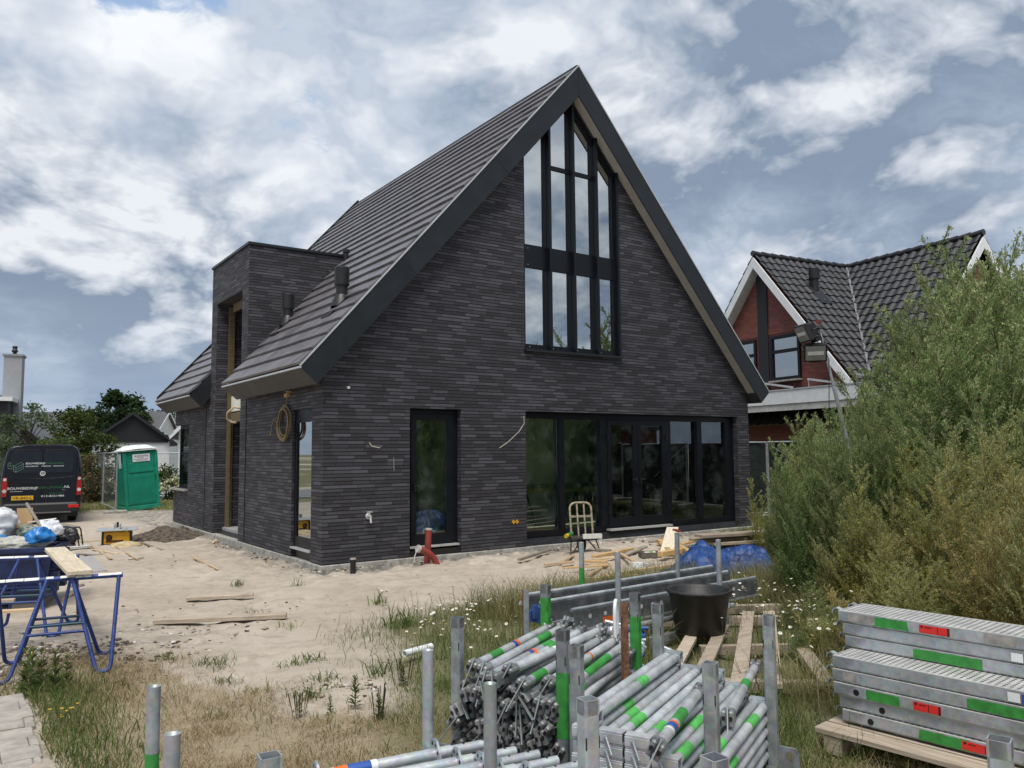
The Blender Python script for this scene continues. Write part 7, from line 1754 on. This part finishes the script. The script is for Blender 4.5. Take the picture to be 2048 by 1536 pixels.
# ---- tufts standing alone on the sand
def tuft(name, label, px, py, n, h, w, lean, rad, m, seed, group):
    p = G(px, py); rng = np.random.default_rng(seed); P = np.stack([rng.normal(0, rad, n), rng.normal(0, rad, n)], 1)
    v, f = blades(0, P+np.array([p.x, p.y]), h, w, lean, seed); v = v-np.array([p.x, p.y, p.z]); o = fmesh(name, v, f, m); o.location = p
    return tag(o, label, 'grass tuft' if 'tuft' in name else 'weed', group)
rg = random.Random(4)
TF = [(426, 1330, 'dense green tuft with tall thin blades below the longer plank', 90, .10), (584, 1331, 'green tuft in the middle of the bare sand', 40, .07), (613, 1318, 'small tuft just above the middle of the bare sand', 40, .06), (640, 1321, 'small tuft right of another small tuft on the sand', 30, .06), (644, 1363, 'bushy tuft on the sand left of the brown leaf litter', 55, .09), (618, 1390, 'tuft nearer the dry grass on the sand', 45, .08), (580, 1384, 'blue green flat tuft on the sand', 40, .045),
      (668, 1368, 'flat grey green tuft beside the bushy tuft', 30, .05), (498, 1384, 'thin brown green tuft near the round posts', 26, .06), (593, 1172, 'yellow green tuft far off toward the brick corner', 34, .13), (475, 1170, 'small tuft far off below the side door', 28, .10), (760, 1206, 'leafy tuft on the sand before the single glazed door', 30, .14), (505, 1226, 'dry grey tuft between the two planks', 26, .10), (575, 1253, 'dry tuft right of the longer plank', 24, .09), (804, 1252, 'tall leafy tuft at the edge of the daisies', 60, .22), (452, 1362, 'broad leaved tuft left of the bare sand', 44, .07), (760, 1350, 'thin stalked tuft left of the daisies', 40, .16), (335, 1318, 'small tuft at the right of the trestle foot', 30, .07)]
for k, (x, y, lab, n, h) in enumerate(TF): tuft('grass_tuft', lab, x, y, n, h*1.2, .006+.003*(k % 3), 1.0, .035+.0006*n, G_GRN if k not in (8, 12, 13) else G_MIX, 100+k, 'tufts growing on the bare sand')
def herb(px, py, h, seed, lab, m=G_GRN, spike=None):
    p = G(px, py); t = thing('young_weed', lab, 'weed', p, 0, 'single young weeds in the dry grass'); rng = np.random.default_rng(seed); n = 70
    f = MB(); f.path([(0, 0, 0), (.004, .003, h*.5), (0, .006, h)], [.004, .003, .001], 5); f.build('stem', W_STM, t, uv=False)
    tt = rng.random(n); a = rng.random(n)*6.28; s = (.07-.035*tt)*h/.2; c = np.stack([tt*0, tt*0, tt*h], 1); d = np.stack([np.cos(a), np.sin(a), .35+.9*tt], 1); d /= np.linalg.norm(d, axis=1)[:, None]
    e = np.cross(d, [0, 0, 1]); e /= np.linalg.norm(e, axis=1)[:, None]; s = s[:, None]; bend = np.array([0, 0, -.15])*s
    V = np.stack([c, c+d*s*.5+e*s*.14, c+d*s+bend, c+d*s*.5-e*s*.14], 1).reshape(-1, 3); fmesh('leaves', V, np.arange(4*n).reshape(n, 4), m, parent=t)
    if spike:
        f = MB(); rr = random.Random(seed)
        for k in range(7): x, y = rr.uniform(-.05, .05), rr.uniform(-.05, .05); f.path([(x, y, 0), (x*1.4, y*1.4, h*.6), (x*1.9, y*1.9, h*1.25)], [.0015, .003, .004], 5)
        f.build('seed_spike', spike, t, uv=False)
SPK = mat('dark_seed_spike', (.045, .035, .02), .9)
herb(710, 1414, .20, 1, 'upright leafy weed in the dry grass'); herb(757, 1442, .17, 2, 'plantain with dark seed spikes in the dry grass, nearest the racks', G_GRN, SPK); herb(806, 1372, .16, 3, 'plantain with dark spikes beside the sand', G_GRN, SPK); herb(598, 1432, .13, 4, 'spiky dry plantain at the edge of the dry grass', G_MIX, SPK); herb(660, 1430, .12, 5, 'small leafy weed among the dry grass', G_GRN)
for k, (px, py, h) in enumerate(((52, 1395, .34), (80, 1385, .30), (108, 1392, .32), (62, 1372, .28), (132, 1375, .24))): herb(px, py, h, 30+k, ('leafy green nettle like weed nearest the pavers', 'leafy weed behind the paver edge', 'leafy weed right of the paver corner clump', 'leafy weed at the back of the paver corner clump', 'leafy weed at the right end of the paver corner clump')[k])
# ---- daisies
PET = mat('daisy_petal', (.74, .74, .70), .6, var=.05); EYE = mat('daisy_eye', (.55, .36, .02), .7)
def daisies(label, pts, n, spread, h, seed, yellow=False):
    p = G(*pts); t = thing('daisy_clump', label, 'flowers', p, 0, 'clumps of white daisies'); rg = random.Random(seed); pe, ey_, stm = MB(), MB(), MB()
    for k in range(n):
        x, y = rg.gauss(0, spread[0]), rg.gauss(0, spread[1]); q = R0*x+F0*y; hh = h*rg.uniform(.55, 1.1); b = Vector((q[0], q[1], 0)); tip = b+Vector((rg.uniform(-.05, .05), rg.uniform(-.05, .05), hh))
        stm.path([b, b.lerp(tip, .5)+Vector((.01, 0, .01)), tip], .0016, 4)
        nr = Vector((rg.uniform(-.6, .6), rg.uniform(-.6, .6), 1)).normalized(); a = nr.orthogonal().normalized(); c = nr.cross(a); r_ = rg.uniform(.011, .016); m = 9
        if yellow: ey_.lathe([(0, .006), (r_*.7, .003), (r_*.8, 0)], 8, tip); continue
        for i in range(m):
            u = a*math.cos(2*PI*i/m)+c*math.sin(2*PI*i/m); v = nr.cross(u); pe.add([tip+u*r_*.2, tip+u*r_*.65+v*r_*.28-nr*.001, tip+u*r_*1.25-nr*.003, tip+u*r_*.65-v*r_*.28-nr*.001], [(0, 1, 2, 3)])
        ey_.lathe([(0, .005), (r_*.30, .003), (r_*.36, 0)], 7, tip, rot=Matrix((a, c, nr)).transposed())
    stm.build('stems', W_STM, t, uv=False)
    if pe.v: pe.build('petals', PET, t, uv=False)
    ey_.build('flower_eyes', EYE, t, uv=False)
daisies('daisy clump at the left edge of the grass beside the sand', (868, 1268), 46, (.34, .5), .26, 1); daisies('daisy clump between the sand and the left square post', (905, 1290), 34, (.25, .5), .24, 2); daisies('daisy clump behind the ledger heap under the rear decks', (1185, 1268), 60, (.42, .25), .24, 3)
daisies('large daisy clump right of the slatted pallet', (1600, 1325), 70, (.26, .5), .42, 4); daisies('daisy clump before the blue tarp', (1500, 1222), 30, (.30, .4), .36, 5); daisies('few daisies above the perforated deck stack', (1812, 1262), 14, (.12, .2), .50, 6); daisies('daisies among the grass left of the perforated deck stack', (1650, 1290), 34, (.35, .6), .36, 7); daisies('daisies in front of the low leafy weed', (1560, 1245), 26, (.4, .4), .34, 8)
daisies('few yellow flowers beside the paver edge', (118, 1450), 9, (.05, .1), .10, 9, True); daisies('yellow flowers at the right edge of the thicket', (2025, 1200), 12, (.15, .2), .75, 10, True)
# ---- chips and rubble on the sand, uncountable
def rubble():
    rng = np.random.default_rng(5); P = []
    def add(n, cx, cy, sx, sy, s): P.append(np.concatenate([rng.normal((cx, cy), (sx, sy), (n, 2)), s*(.35+1.1*rng.random((n, 1))**2)], 1))
    q = G(190, 1300); add(520, q.x, q.y, .55, .45, .019); q = G(60, 1320); add(320, q.x, q.y, .4, .4, .02); q = G(260, 1260); add(120, q.x, q.y, .8, .6, .014)
    for k in range(24): add(14, RNG.uniform(-.2, 9.8), -.12, .2, .10, .022); 
    for k in range(14): add(16, -.2, RNG.uniform(0, 8), .12, .3, .022)
    add(160, -1.2, -3.5, 1.6, 1.6, .010); add(160, 2.5, -2.5, 2.4, 1.0, .011); q = G(712, 1378); add(130, q.x, q.y, .13, .10, .016); add(90, -1.2, 5, 1.4, 3.5, .014)
    P = np.concatenate(P); n = len(P); bx = np.array([[-1, -1, 0], [1, -1, 0], [1, 1, 0], [-1, 1, 0], [-.6, -.7, 1], [.7, -.6, 1], [.6, .6, 1], [-.7, .6, 1]], float)
    sc = np.stack([P[:, 2], P[:, 2]*(.4+.6*rng.random(n)), P[:, 2]*(.2+.5*rng.random(n))], 1); V = bx[None]*sc[:, None]*(1+rng.normal(0, .22, (n, 8, 3))); a = rng.random(n)*6.28; c, s = np.cos(a)[:, None], np.sin(a)[:, None]
    V = np.stack([V[..., 0]*c-V[..., 1]*s+P[:, :1], V[..., 0]*s+V[..., 1]*c+P[:, 1:2], V[..., 2]+gz0(P[:, 0], P[:, 1])[:, None]+.003], -1)
    F = np.array([(3, 2, 1, 0), (4, 5, 6, 7), (0, 1, 5, 4), (1, 2, 6, 5), (2, 3, 7, 6), (3, 0, 4, 7)]); F = (np.arange(n)[:, None, None]*8+F[None]).reshape(-1, 4)
    mi = np.repeat(rng.choice(4, n, p=[.36, .3, .18, .16]), 6)
    o = fmesh('rubble', V.reshape(-1, 3), F, [mat('dark_chip', (.06, .048, .042), .9), mat('sand_chip', (.30, .25, .19), .9), mat('pale_chip', (.55, .52, .47), .8), mat('brown_chip', (.13, .08, .05), .9)], mi); tag(o, kind='stuff')
rubble()
